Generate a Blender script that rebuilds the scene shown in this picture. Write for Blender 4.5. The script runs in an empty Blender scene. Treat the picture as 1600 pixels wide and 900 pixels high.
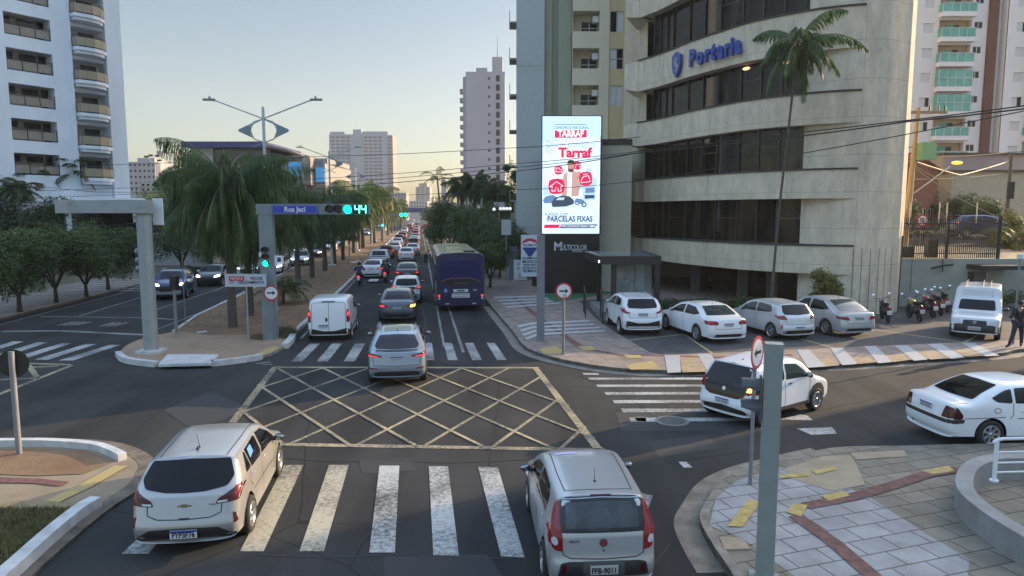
import bpy, bmesh, math, random
from mathutils import Vector, Matrix
from mathutils.bvhtree import BVHTree
R = math.radians
random.seed(7)
S = bpy.context.scene
COL = S.collection
# ---------------------------------------------------------------- camera
H = 5.2; FPX = 1080.0; HOR = 331.0
PIT = math.atan((450-HOR)/FPX); cP, sP = math.cos(PIT), math.sin(PIT)
cd = bpy.data.cameras.new('camera'); cam = bpy.data.objects.new('camera', cd); COL.objects.link(cam)
cam.location = (0, 0, H); cam.rotation_euler = (R(90)-PIT, 0, 0)
cd.sensor_width = 36; cd.lens = 36*FPX/1600; cd.clip_start = .1; cd.clip_end = 5000
S.camera = cam
# ---------------------------------------------------------------- light
SUN_AZ, SUN_EL = 59.5, 14.0          # azimuth clockwise from +Y
w = bpy.data.worlds.new('World'); S.world = w; w.use_nodes = True
nt = w.node_tree; bg = nt.nodes['Background']
sky = nt.nodes.new('ShaderNodeTexSky'); sky.sky_type = 'NISHITA'; sky.sun_disc = False
sky.sun_elevation = R(SUN_EL); sky.sun_rotation = R(SUN_AZ)
sky.air_density = 1.0; sky.dust_density = 2.2; sky.ozone_density = 1.3; sky.altitude = 300
hs = nt.nodes.new('ShaderNodeHueSaturation'); hs.inputs['Saturation'].default_value = 1.0; nt.links.new(sky.outputs[0], hs.inputs['Color']); tcw = nt.nodes.new('ShaderNodeTexCoord'); sx_ = nt.nodes.new('ShaderNodeSeparateXYZ'); nt.links.new(tcw.outputs['Generated'], sx_.inputs[0])
mr = nt.nodes.new('ShaderNodeMapRange'); mr.inputs[1].default_value = .3; mr.inputs[2].default_value = .58; mr.inputs[3].default_value = 1; mr.inputs[4].default_value = 4.0; mr.interpolation_type = 'SMOOTHSTEP'; nt.links.new(sx_.outputs[2], mr.inputs[0])
vs_ = nt.nodes.new('ShaderNodeVectorMath'); vs_.operation = 'SCALE'; nt.links.new(hs.outputs[0], vs_.inputs[0]); nt.links.new(mr.outputs[0], vs_.inputs['Scale']); tn = nt.nodes.new('ShaderNodeMix'); tn.data_type = 'RGBA'; tn.blend_type = 'MULTIPLY'; tn.inputs[0].default_value = 1; tn.inputs[7].default_value = (1.08, 1, .92, 1); nt.links.new(vs_.outputs[0], tn.inputs[6]); nt.links.new(tn.outputs[2], bg.inputs[0])   # unseen sky overhead brightened to add fill, whole sky tinted warm
bg.inputs[1].default_value = 0.082
ld = bpy.data.lights.new('sun', 'SUN'); ld.energy = 3.6; ld.angle = R(.5); ld.color = (1, .74, .45)
lo = bpy.data.objects.new('sun', ld); COL.objects.link(lo)
_sd = Vector((math.sin(R(SUN_AZ))*math.cos(R(SUN_EL)), math.cos(R(SUN_AZ))*math.cos(R(SUN_EL)), math.sin(R(SUN_EL))))
lo.rotation_euler = _sd.to_track_quat('Z', 'Y').to_euler(); lo.location = (40, 30, 60)
S.view_settings.view_transform = 'Standard'; S.view_settings.look = 'None'
S.view_settings.exposure = 1.34; S.view_settings.gamma = 1
S.render.engine = 'CYCLES'
S.cycles.max_bounces = 6; S.cycles.diffuse_bounces = 3; S.cycles.glossy_bounces = 3
S.cycles.transparent_max_bounces = 6; S.cycles.use_denoising = True
# ---------------------------------------------------------------- photo geometry -> world
def G(px, py, z=0.0):
    a = (px-800)/FPX; b = (450-py)/FPX
    dy = cP + b*sP; dz = -sP + b*cP
    t = (z-H)/dz
    return Vector((a*t, dy*t, z))
def ZP(y, py):
    b = (450-py)/FPX
    return H + y*(b*cP - sP)/(cP + b*sP)
def XP(y, z, px):
    return (px-800)/FPX*(y*cP-(z-H)*sP)
def PT(px, py, y):
    z = ZP(y, py); return Vector((XP(y, z, px), y, z))
AV = R(7.63)                                        # the avenue runs 7.6 deg left of the view
AVD = Vector((-math.sin(AV), math.cos(AV), 0)); AVR = Vector((math.cos(AV), math.sin(AV), 0))
def AP(s, t, z=0):                                  # s along the avenue, t to its right
    return AVD*s + AVR*t + Vector((0, 0, z))
# ---------------------------------------------------------------- materials
MATS = {}
def mat(name, col, rough=.6, metal=0, var=0, scale=3.0, bump=0, bscale=40, col2=None, spec=None, emit=None, estr=1, coat=0, alpha=None, streak=0):
    if name in MATS: return MATS[name]
    m = bpy.data.materials.new(name); m.use_nodes = True; n = m.node_tree.nodes; l = m.node_tree.links
    p = n['Principled BSDF']
    if len(col) == 3: col = tuple(col)+(1,)
    p.inputs['Base Color'].default_value = col
    p.inputs['Roughness'].default_value = rough; p.inputs['Metallic'].default_value = metal
    if spec is not None: p.inputs['Specular IOR Level'].default_value = spec
    if coat: p.inputs['Coat Weight'].default_value = coat; p.inputs['Coat Roughness'].default_value = .06
    if emit: p.inputs['Emission Color'].default_value = tuple(emit)+(1,); p.inputs['Emission Strength'].default_value = estr
    if alpha is not None: p.inputs['Alpha'].default_value = alpha
    if var or col2:
        tc = n.new('ShaderNodeTexCoord'); mp = n.new('ShaderNodeMapping'); l.new(tc.outputs['Object'], mp.inputs[0])
        if streak: mp.inputs['Scale'].default_value = (1, 1, streak)
        nz = n.new('ShaderNodeTexNoise'); nz.inputs['Scale'].default_value = scale; nz.inputs['Detail'].default_value = 9; nz.inputs['Roughness'].default_value = .65
        l.new(mp.outputs[0], nz.inputs['Vector'])
        rp = n.new('ShaderNodeValToRGB'); l.new(nz.outputs[0], rp.inputs[0])
        c2 = tuple(col2)+(1,) if col2 else tuple(min(1, c*(1+var)) for c in col[:3])+(1,)
        c1 = col if col2 else tuple(c*(1-var) for c in col[:3])+(1,)
        rp.color_ramp.elements[0].position = .35; rp.color_ramp.elements[1].position = .68
        rp.color_ramp.elements[0].color = c1; rp.color_ramp.elements[1].color = c2
        l.new(rp.outputs[0], p.inputs['Base Color'])
    if bump:
        tc = n.new('ShaderNodeTexCoord')
        nb = n.new('ShaderNodeTexNoise'); nb.inputs['Scale'].default_value = bscale; nb.inputs['Detail'].default_value = 6
        l.new(tc.outputs['Object'], nb.inputs['Vector'])
        b = n.new('ShaderNodeBump'); b.inputs['Strength'].default_value = bump; b.inputs['Distance'].default_value = .02
        l.new(nb.outputs[0], b.inputs['Height']); l.new(b.outputs[0], p.inputs['Normal'])
    MATS[name] = m; return m
# ---------------------------------------------------------------- mesh builder
class MB:
    def __init__(s): s.v = []; s.f = []; s.m = []; s.mi = 0; s.sm = []; s.smooth = False
    def add(s, vs, fs, mi=None):
        o = len(s.v); s.v += [tuple(p) for p in vs]
        for f in fs: s.f.append([o+i for i in f]); s.m.append(s.mi if mi is None else mi); s.sm.append(s.smooth)
    def quad(s, a, b, c, d, mi=None): s.add([a, b, c, d], [(0, 1, 2, 3)], mi)
    def poly(s, pts, mi=None): s.add(pts, [tuple(range(len(pts)))], mi)
    def box(s, x0, x1, y0, y1, z0, z1, mi=None, M=None):
        vs = [Vector(p) for p in ((x0,y0,z0),(x1,y0,z0),(x1,y1,z0),(x0,y1,z0),(x0,y0,z1),(x1,y0,z1),(x1,y1,z1),(x0,y1,z1))]
        if M is not None: vs = [M @ p for p in vs]
        s.add(vs, [(3,2,1,0),(4,5,6,7),(0,1,5,4),(1,2,6,5),(2,3,7,6),(3,0,4,7)], mi)
    def prism(s, pts, z0, z1, mi=None, sidemi=None, M=None):
        # pts counter-clockwise in xy (fixed if not)
        A = sum(pts[i][0]*pts[(i+1)%len(pts)][1]-pts[(i+1)%len(pts)][0]*pts[i][1] for i in range(len(pts)))
        if A < 0: pts = list(pts)[::-1]
        n = len(pts)
        vs = [Vector((p[0], p[1], z0)) for p in pts]+[Vector((p[0], p[1], z1)) for p in pts]
        if M is not None: vs = [M @ p for p in vs]
        s.add(vs, [tuple(range(n, 2*n)), tuple(range(n-1, -1, -1))], mi)
        s.add(vs, [(i, (i+1)%n, n+(i+1)%n, n+i) for i in range(n)], mi if sidemi is None else sidemi)
    def tube(s, p0, p1, r0, r1=None, n=8, mi=None, caps=True):
        p0 = Vector(p0); p1 = Vector(p1); r1 = r0 if r1 is None else r1
        d = (p1-p0).normalized(); u = d.orthogonal().normalized(); w_ = d.cross(u)
        vs = [p+(u*math.cos(2*math.pi*i/n)+w_*math.sin(2*math.pi*i/n))*r for p, r in ((p0, r0), (p1, r1)) for i in range(n)]
        o = s.smooth; s.smooth = n > 5
        s.add(vs, [(i, (i+1)%n, n+(i+1)%n, n+i) for i in range(n)], mi); s.smooth = o
        if caps: s.add(vs, [tuple(range(n-1, -1, -1)), tuple(range(n, 2*n))], mi)
    def path(s, pts, rad, n=6, mi=None):
        pts = [Vector(p) for p in pts]; k = len(pts); vs = []
        rr = rad if isinstance(rad, (list, tuple)) else [rad]*k
        up = None
        for i, p in enumerate(pts):
            d = (pts[min(i+1, k-1)]-pts[max(i-1, 0)]).normalized()
            if up is None: up = d.orthogonal().normalized()
            u = (up-d*up.dot(d)).normalized(); up = u; w_ = d.cross(u)
            vs += [p+(u*math.cos(2*math.pi*j/n)+w_*math.sin(2*math.pi*j/n))*rr[i] for j in range(n)]
        o = s.smooth; s.smooth = True
        s.add(vs, [(i*n+j, i*n+(j+1)%n, (i+1)*n+(j+1)%n, (i+1)*n+j) for i in range(k-1) for j in range(n)], mi); s.smooth = o
        s.add(vs, [tuple(range(n-1, -1, -1)), tuple(range((k-1)*n, k*n))], mi)
    def disc(s, c, nrm, r, n=20, mi=None, rx=None):
        c = Vector(c); nrm = Vector(nrm).normalized(); u = Vector((0, 0, 1)).cross(nrm)
        u = u.normalized() if u.length > .01 else Vector((1, 0, 0)); w_ = nrm.cross(u)
        s.poly([c+u*math.cos(2*math.pi*i/n)*(rx or r)+w_*math.sin(2*math.pi*i/n)*r for i in range(n)], mi)
    def ball(s, c, r, n=8, mi=None, sc=(1, 1, 1)):
        c = Vector(c); vs = []; fs = []
        for i in range(n+1):
            th = math.pi*i/n
            for j in range(2*n):
                ph = math.pi*j/n
                vs.append(c+Vector((r*sc[0]*math.sin(th)*math.cos(ph), r*sc[1]*math.sin(th)*math.sin(ph), r*sc[2]*math.cos(th))))
        for i in range(n):
            for j in range(2*n):
                fs.append((i*2*n+j, (i+1)*2*n+j, (i+1)*2*n+(j+1)%(2*n), i*2*n+(j+1)%(2*n)))
        o = s.smooth; s.smooth = True; s.add(vs, fs, mi); s.smooth = o
    def mesh(s, name, mats):
        me = bpy.data.meshes.new(name); me.from_pydata(s.v, [], s.f)
        for m in (mats if isinstance(mats, (list, tuple)) else [mats]): me.materials.append(m)
        me.polygons.foreach_set('material_index', s.m); me.polygons.foreach_set('use_smooth', s.sm)
        me.validate(); me.update(); return me
    def obj(s, name, mats, parent=None, **kw):
        o = bpy.data.objects.new(name, s.mesh(name, mats)); COL.objects.link(o)
        if parent: o.parent = parent
        tagp(o, **kw); return o
def tagp(o, label=None, cat=None, group=None, kind=None):
    if label: o['label'] = label
    if cat: o['category'] = cat
    if group: o['group'] = group
    if kind: o['kind'] = kind
    return o
def thing(name, label, cat, loc=(0, 0, 0), rz=0, group=None, scale=None):
    o = bpy.data.objects.new(name, None); COL.objects.link(o); o.location = loc; o.rotation_euler = (0, 0, rz)
    o.empty_display_size = .2
    if scale: o.scale = (scale,)*3
    return tagp(o, label, cat, group)
KIDS = {}
def dup(root, loc, rz, label, group=None, scale=None):
    def cp(o, par):
        c = o.copy(); COL.objects.link(c)
        if par: c.parent = par
        for ch in o.children: cp(ch, c)
        return c
    r = cp(root, None); r.location = loc; r.rotation_euler = (0, 0, rz); r['label'] = label
    if group: r['group'] = group
    if scale: r.scale = scale if isinstance(scale, (tuple, list)) else (scale,)*3
    return r
def struct(name, mb, mats): return mb.obj(name, mats, kind='structure')
def text(body, size, m, M, parent, name='lettering', bold=0.0, align='CENTER', depth=.004, sx=1.0, space=1.0):
    c = bpy.data.curves.new(name, 'FONT'); c.body = body; c.size = size; c.align_x = align; c.align_y = 'CENTER'
    c.extrude = depth; c.offset = bold; c.space_character = space; c.resolution_u = 3; c.fill_mode = 'BOTH'
    o = bpy.data.objects.new('t', c); COL.objects.link(o)
    dg = bpy.context.evaluated_depsgraph_get(); me = bpy.data.meshes.new_from_object(o.evaluated_get(dg))
    bpy.data.objects.remove(o); bpy.data.curves.remove(c)
    me.transform(M @ Matrix.Diagonal((sx, 1, 1, 1))); me.materials.clear(); me.materials.append(m)
    o = bpy.data.objects.new(name, me); COL.objects.link(o); o.parent = parent
    return o
FACE = Matrix.Rotation(R(90), 4, 'X')               # text standing up, read from -Y
# ================================================================ ground
def asphalt():
    m = bpy.data.materials.new('asphalt'); m.use_nodes = True; n = m.node_tree.nodes; l = m.node_tree.links; p = n['Principled BSDF']
    tc = n.new('ShaderNodeTexCoord')
    a = n.new('ShaderNodeTexNoise'); a.inputs['Scale'].default_value = .28; a.inputs['Detail'].default_value = 6
    b = n.new('ShaderNodeTexNoise'); b.inputs['Scale'].default_value = 48; b.inputs['Detail'].default_value = 8
    mp = n.new('ShaderNodeMapping'); mp.inputs['Rotation'].default_value = (0, 0, -AV); mp.inputs['Scale'].default_value = (1.1, .06, 1)
    t = n.new('ShaderNodeTexNoise'); t.inputs['Scale'].default_value = 1; t.inputs['Detail'].default_value = 3
    l.new(tc.outputs['Object'], a.inputs[0]); l.new(tc.outputs['Object'], b.inputs[0]); l.new(tc.outputs['Object'], mp.inputs[0]); l.new(mp.outputs[0], t.inputs[0])
    m1 = n.new('ShaderNodeMath'); m1.operation = 'MULTIPLY_ADD'; m1.inputs[1].default_value = .5; l.new(a.outputs[0], m1.inputs[0])
    m2 = n.new('ShaderNodeMath'); m2.operation = 'MULTIPLY_ADD'; m2.inputs[1].default_value = .6; l.new(b.outputs[0], m2.inputs[0]); l.new(m1.outputs[0], m2.inputs[2])
    m1.inputs[2].default_value = -.25
    m3 = n.new('ShaderNodeMath'); m3.operation = 'MULTIPLY_ADD'; m3.inputs[1].default_value = .42; l.new(t.outputs[0], m3.inputs[0]); l.new(m2.outputs[0], m3.inputs[2])
    rp = n.new('ShaderNodeValToRGB'); l.new(m3.outputs[0], rp.inputs[0])
    rp.color_ramp.elements[0].position = .34; rp.color_ramp.elements[0].color = (.017, .0175, .018, 1)
    rp.color_ramp.elements[1].position = .7; rp.color_ramp.elements[1].color = (.058, .058, .057, 1)
    # cracks and dark sealed seams
    vo = n.new('ShaderNodeTexVoronoi'); vo.feature = 'DISTANCE_TO_EDGE'; vo.inputs['Scale'].default_value = .16
    ns = n.new('ShaderNodeTexNoise'); ns.inputs['Scale'].default_value = 1.1; ns.inputs['Detail'].default_value = 5
    mx = n.new('ShaderNodeMix'); mx.data_type = 'VECTOR'; mx.inputs[0].default_value = .12
    l.new(tc.outputs['Object'], ns.inputs[0]); l.new(tc.outputs['Object'], mx.inputs[4]); l.new(ns.outputs['Color'], mx.inputs[5]); l.new(mx.outputs[1], vo.inputs['Vector'])
    cr = n.new('ShaderNodeMath'); cr.operation = 'LESS_THAN'; cr.inputs[1].default_value = .0016; l.new(vo.outputs[0], cr.inputs[0])
    mc = n.new('ShaderNodeMix'); mc.data_type = 'RGBA'; l.new(cr.outputs[0], mc.inputs[0]); l.new(rp.outputs[0], mc.inputs[6]); mc.inputs[7].default_value = (.016, .016, .016, 1)
    l.new(mc.outputs[2], p.inputs['Base Color'])
    p.inputs['Roughness'].default_value = .95; p.inputs['Specular IOR Level'].default_value = .2
    bu = n.new('ShaderNodeBump'); bu.inputs['Strength'].default_value = .35; bu.inputs['Distance'].default_value = .01
    v2 = n.new('ShaderNodeTexNoise'); v2.inputs['Scale'].default_value = 90; l.new(tc.outputs['Object'], v2.inputs[0]); l.new(v2.outputs[0], bu.inputs['Height']); l.new(bu.outputs[0], p.inputs['Normal'])
    return m
def pavers(name, c1, c2, mortar, sx, sy, rot, off=.5, msize=.012, rough=.85):
    m = bpy.data.materials.new(name); m.use_nodes = True; n = m.node_tree.nodes; l = m.node_tree.links; p = n['Principled BSDF']
    tc = n.new('ShaderNodeTexCoord'); mp = n.new('ShaderNodeMapping'); mp.inputs['Rotation'].default_value = (0, 0, rot); l.new(tc.outputs['Object'], mp.inputs[0])
    b = n.new('ShaderNodeTexBrick'); b.inputs['Scale'].default_value = 1; b.inputs['Brick Width'].default_value = sx; b.inputs['Row Height'].default_value = sy
    b.inputs['Mortar Size'].default_value = msize; b.offset = off; b.inputs['Color1'].default_value = (*c1, 1); b.inputs['Color2'].default_value = (*c2, 1); b.inputs['Mortar'].default_value = (*mortar, 1)
    l.new(mp.outputs[0], b.inputs[0])
    nz = n.new('ShaderNodeTexNoise'); nz.inputs['Scale'].default_value = 1.3; nz.inputs['Detail'].default_value = 10; nz.inputs['Roughness'].default_value = .7; l.new(tc.outputs['Object'], nz.inputs[0])
    rp = n.new('ShaderNodeValToRGB'); rp.color_ramp.elements[0].position = .3; rp.color_ramp.elements[0].color = (.55, .53, .5, 1); rp.color_ramp.elements[1].position = .65; l.new(nz.outputs[0], rp.inputs[0])
    mx = n.new('ShaderNodeMix'); mx.data_type = 'RGBA'; mx.blend_type = 'MULTIPLY'; mx.inputs[0].default_value = 1; l.new(b.outputs[0], mx.inputs[6]); l.new(rp.outputs[0], mx.inputs[7]); l.new(mx.outputs[2], p.inputs['Base Color'])
    p.inputs['Roughness'].default_value = rough
    bu = n.new('ShaderNodeBump'); bu.inputs['Strength'].default_value = .5; bu.inputs['Distance'].default_value = .008; bu.invert = True; l.new(b.outputs['Fac'], bu.inputs['Height']); l.new(bu.outputs[0], p.inputs['Normal'])
    return m
def paint(name, col, wear=.5, ws=11.0, under=(.055, .055, .055)):
    m = bpy.data.materials.new(name); m.use_nodes = True; n = m.node_tree.nodes; l = m.node_tree.links; p = n['Principled BSDF']
    tc = n.new('ShaderNodeTexCoord')
    a = n.new('ShaderNodeTexNoise'); a.inputs['Scale'].default_value = ws; a.inputs['Detail'].default_value = 10; a.inputs['Roughness'].default_value = .75; l.new(tc.outputs['Object'], a.inputs[0])
    a2 = n.new('ShaderNodeTexNoise'); a2.inputs['Scale'].default_value = .6; a2.inputs['Detail'].default_value = 3; l.new(tc.outputs['Object'], a2.inputs[0])
    sm = n.new('ShaderNodeMath'); sm.operation = 'MULTIPLY_ADD'; sm.inputs[1].default_value = .6; l.new(a2.outputs[0], sm.inputs[0]); l.new(a.outputs[0], sm.inputs[2])
    rp = n.new('ShaderNodeValToRGB'); l.new(sm.outputs[0], rp.inputs[0])
    e = rp.color_ramp.elements; e[0].position = .55+.4*wear*.55; e[0].color = (*under, 1); e[1].position = min(.99, .72+.4*wear*.6); e[1].color = (*col, 1)
    e[0].position -= .12; e[1].position -= .06
    l.new(rp.outputs[0], p.inputs['Base Color']); p.inputs['Roughness'].default_value = .7
    return m
M_ASPH = asphalt()
M_KERB = mat('kerb_concrete', (.23, .2, .165), .9, var=.35, scale=3, bump=.4)
M_KERBW = mat('whitewashed_kerb', (.5, .5, .49), .85, var=.22, scale=2.5, bump=.3)
M_DIRT = mat('dry_soil', (.17, .085, .045), .95, scale=.8, col2=(.24, .165, .085), bump=.8, bscale=25)
M_PINK = pavers('pink_pavers', (.33, .26, .22), (.28, .22, .19), (.13, .1, .09), .62, .62, R(-12), 0, .01)
M_LOT = pavers('lot_pavers', (.08, .08, .084), (.068, .068, .072), (.06, .06, .06), .25, .12, R(10), .5, .008)
M_GREY = pavers('grey_slabs', (.37, .365, .36), (.31, .31, .31), (.09, .085, .08), .62, .31*1.3, R(-18), .5, .012)
M_BEIGE = pavers('beige_slabs', (.27, .235, .18), (.21, .19, .15), (.07, .06, .05), .62, .31*1.3, R(-18), .5, .012)
M_NOSE = mat('sand_concrete', (.27, .175, .115), .9, scale=1.2, col2=(.35, .25, .17), bump=.3)
M_WHITE = paint('road_paint_white', (.44, .44, .42), .98)
M_WORN = paint('road_paint_white_worn', (.42, .42, .41), .75)
M_YEL = paint('road_paint_yellow', (.46, .37, .21), 1.12)
M_LINE = paint('lane_line_paint', (.3, .3, .3), .95)
# base ground, to the horizon
g = MB(); g.quad((-3000, -300, -.05), (3000, -300, -.05), (3000, 4500, -.05), (-3000, 4500, -.05))
struct('ground', g, mat('ground_soil', (.14, .12, .09), .95, var=.3, scale=.05))
g = MB(); g.poly([(-90, -12, 0), (90, -12, 0), (90, 30, 0), (60, 33, 0), tuple(AP(42, 14)), tuple(AP(44, 13)), tuple(AP(700, 13)), tuple(AP(700, -34)), tuple(AP(60, -34)), (-90, 26, 0)])
struct('road', g, M_ASPH)
def slab(name, pts, z1, m, z0=-.04, side=None):
    g = MB(); g.prism([(p[0], p[1]) for p in pts], z0, z1, 0, 1); return struct(name, g, [m, side or M_KERB])
def sheet(g, pts, z, mi=None):
    A = sum(pts[i][0]*pts[(i+1)%len(pts)][1]-pts[(i+1)%len(pts)][0]*pts[i][1] for i in range(len(pts)))
    if A < 0: pts = list(pts)[::-1]
    g.poly([(p[0], p[1], z) for p in pts], mi)
def ribbon(g, pts, w, z, mi=None, side=1, z0=None):
    # strip of width w to one side of a polyline; with z0 it is a solid kerb
    P = [Vector((p[0], p[1], 0)) for p in pts]; n = len(P); q = []
    for i in range(n):
        d = (P[min(i+1, n-1)]-P[max(i-1, 0)]).normalized(); q.append(P[i]+Vector((-d.y, d.x, 0))*w*side)
    for i in range(n-1):
        a, b, c, d = P[i], P[i+1], q[i+1], q[i]
        if z0 is None: sheet(g, [a, b, c, d], z, mi)
        else: g.prism([a, b, c, d], z0, z, mi)
def GL(*p): return [G(*q) for q in p]
def smooth(pts, k=6):
    P = [Vector((p[0], p[1], 0)) for p in pts]; out = []
    for i in range(len(P)-1):
        a = P[max(i-1, 0)]; b = P[i]; c = P[i+1]; d = P[min(i+2, len(P)-1)]
        for j in range(k):
            t = j/k
            out.append(.5*((2*b)+(c-a)*t+(2*a-5*b+4*c-d)*t*t+(3*b-a-3*c+d)*t**3))
    out.append(P[-1]); return out
# --- right-hand block: pavement with the building's car park
kR = smooth(GL((678, 368), (688, 384), (722, 425), (760, 472), (782, 499), (800, 520), (815, 541), (827, 550), (850, 559), (895, 570), (960, 580), (1037, 584), (1100, 583), (1280, 576), (1440, 566), (1562, 557), (1600, 550), (1750, 538)))
far = [AP(300, 5.2)]+kR
blk = far+[Vector((60, 27, 0)), Vector((80, 200, 0)), Vector((60, 320, 0))]
slab('pavement', blk, .12, M_PINK)
g = MB(); ribbon(g, [p for p in far], .16, .127, 0, 1, .0); struct('kerb', g, M_KERB)
g = MB(); ribbon(g, far[20:], .38, .004, 0, -1); struct('gutter', g, mat('gutter_concrete', (.2, .18, .155), .9, var=.3, scale=2, bump=.3))
lot = GL((930, 497, .12), (955, 515, .12), (980, 530, .12), (1014, 550, .12), (1038, 555, .12), (1100, 552, .12), (1222, 547, .12), (1350, 541, .12), (1450, 537, .12), (1570, 532, .12), (1700, 524, .12))
g = MB(); sheet(g, lot+[Vector((34, 29.5, 0)), Vector((34, 38, 0)), Vector((5, 40, 0)), G(905, 470, .12)], .124); struct('car_park', g, M_LOT)
g = MB()                                            # yellow bay lines and kerb-side tactile plates
for a, b in (((1068, 523), (1112, 553)), ((985, 532), (1070, 523)), ((1240, 527), (1305, 545)), ((1355, 514), (1508, 536)), ((1508, 536), (1530, 524)), ((1175, 529), (1222, 545))):
    ribbon(g, [G(*a, .12), G(*b, .12)], .09, .128)
struct('bay_lines', g, paint('bay_paint', (.42, .35, .16), .5, under=(.1, .1, .1)))
g = MB()                                            # pale diagonal bars on the pavement in front of the lot
for q in (((1038,555),(1062,555),(1064,582),(1043,583)), ((1090,553),(1110,553),(1130,581),(1106,582)), ((1245,547),(1265,547),(1290,573),(1262,575)), ((1297,544),(1316,544),(1340,569),(1316,571)), ((1350,541),(1369,541),(1394,566),(1372,568)), ((1397,540),(1418,540),(1450,562),(1428,564)), ((1449,538),(1470,537),(1508,559),(1486,561)), ((1502,536),(1522,536),(1562,556),(1540,557))):
    sheet(g, GL(*[(x, y, .12) for x, y in q]), .13)
struct('pavement_bars', g, paint('pavement_paint', (.36, .37, .38), .3, under=(.25, .2, .17)))
g = MB()
for q in (((1062,556),(1092,554),(1104,581),(1066,582)), ((1268,562),(1296,560),(1312,571),(1290,573)), ((1322,559),(1352,557),(1370,566),(1342,569)), ((1376,556),(1408,553),(1425,562),(1396,566)), ((1432,552),(1464,549),(1484,560),(1454,562)), ((1488,547),(1520,545),(1538,556),(1510,558))):
    sheet(g, GL(*[(x, y, .12) for x, y in q]), .1275)
struct('pavement_patches', g, mat('ochre_concrete', (.32, .24, .15), .9, var=.25, scale=3))
g = MB()                                            # the two sets of white bars crossing the avenue pavement
for k in range(4):
    sheet(g, GL(*[(x, y, .12) for x, y in ((808+4*k, 509+6.5*k), (828+4*k, 504.5+5.5*k), (920+8*k, 500.5+5.2*k), (922+8*k, 502.5+5.2*k), (829+4*k, 507.5+5.5*k), (811+4*k, 512+6.5*k))]), .13)
for k in range(4):
    sheet(g, GL(*[(x, y, .12) for x, y in ((770+6*k, 464+5*k), (850+8*k, 462+3.6*k), (852+8*k, 463.6+3.6*k), (774+6*k, 466.4+5*k))]), .13)
struct('driveway_bars', g, paint('bar_paint', (.42, .43, .44), .25, under=(.25, .2, .17)))
g = MB()                                            # red tactile trail on the avenue pavement
ribbon(g, GL((800, 465, .12), (830, 490, .12), (870, 520, .12), (905, 545, .12)), .28, .1285)
ribbon(g, GL((910, 546, .12), (975, 557, .12), (1010, 556, .12), (1110, 560, .12), (1240, 556, .12)), .28, .1285)
struct('tactile_trail', g, mat('red_tactile', (.16, .07, .06), .9, var=.3, scale=9, bump=.6, bscale=18))
g = MB()
sheet(g, GL((842, 545, .12), (868, 541, .12), (886, 552, .12), (850, 553, .12)), .1285); sheet(g, GL((978, 571, .12), (1020, 564, .12), (1032, 577, .12), (985, 578, .12)), .1285)
sheet(g, GL((902, 541, .12), (925, 541, .12), (930, 547, .12), (912, 548, .12)), .1315); sheet(g, GL((975, 555, .12), (1000, 555, .12), (1004, 560, .12), (980, 560, .12)), .1315)
struct('tactile_plates', g, paint('yellow_tactile', (.4, .3, .11), .5, 7, under=(.22, .17, .12)))
# --- median with palms
mR = [AP(190, -5.3), AP(120, -5.3)]+GL((535, 450), (500, 482), (456, 522))
mL = GL((275, 521), (310, 496), (357, 473), (384, 460))+[AP(120, -12.7), AP(190, -12.7)]
nose = smooth(GL((456, 522), (452, 537), (430, 553), (395, 564), (340, 571), (248, 572.5), (205, 568), (189, 558), (196, 545), (225, 532), (262, 524), (275, 521)), 4)
slab('median', mR[:-1]+nose+mL[1:], .10, M_DIRT)
g = MB(); ribbon(g, mR, .18, .14, 0, 1, .0) ; ribbon(g, mL, .16, .13, 0, 1, 0)
struct('median_kerb', g, M_KERBW)
g = MB(); sheet(g, nose+GL((330, 528), (400, 527), (440, 530)), .104)
struct('median_nose', g, M_NOSE)
g = MB(); ribbon(g, nose, .55, .004, 0, -1)
struct('median_gutter', g, mat('nose_gutter', (.17, .13, .1), .9, var=.3, scale=2))
g = MB(); ribbon(g, smooth(GL((190, 556), (200, 565), (228, 570), (248, 572)), 3), .2, .19, 0, -1, .0); ribbon(g, smooth(GL((330, 571), (350, 569), (395, 563), (402, 561)), 3), .2, .19, 0, -1, .0); ribbon(g, smooth(GL((440, 545), (449, 536), (453, 529)), 3), .25, .2, 0, -1, 0)
struct('nose_kerb', g, M_KERBW)
g = MB(); g.prism(GL((247, 572, .13), (330, 570, .13), (342, 556, .13), (262, 556, .13)), .1, .19); sheet_ = g
struct('drain_cover', g, M_KERBW)
g = MB(); a, b = G(249, 572.2, .02), G(328, 570.4, .02); g.box(0, (b-a).length, -.06, -.01, .03, .12, 0, Matrix.Translation(a)@Matrix.Rotation(math.atan2(b.y-a.y, b.x-a.x), 4, 'Z'))
struct('drain_slot', g, mat('drain_dark', (.01, .01, .01), 1))
g = MB(); sheet(g, GL((400, 553, .1), (428, 541, .1), (438, 544, .1), (412, 556, .1)), .109)
struct('median_tactile', g, MATS.get('x') or bpy.data.materials['yellow_tactile'])
g = MB()
for k in range(3): sheet(g, GL((590+k*0, 440, .1), (575, 440, .1), (578, 436, .1), (592, 436, .1)), .11+.004*k) if k == 0 else None
sheet(g, GL((306, 519, .1), (322, 517, .1), (324, 519, .1), (308, 521, .1)), .114); sheet(g, GL((546, 409, .1), (562, 407, .1), (566, 410, .1), (550, 411, .1)), .114)
struct('inspection_covers', g, M_KERBW)
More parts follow.
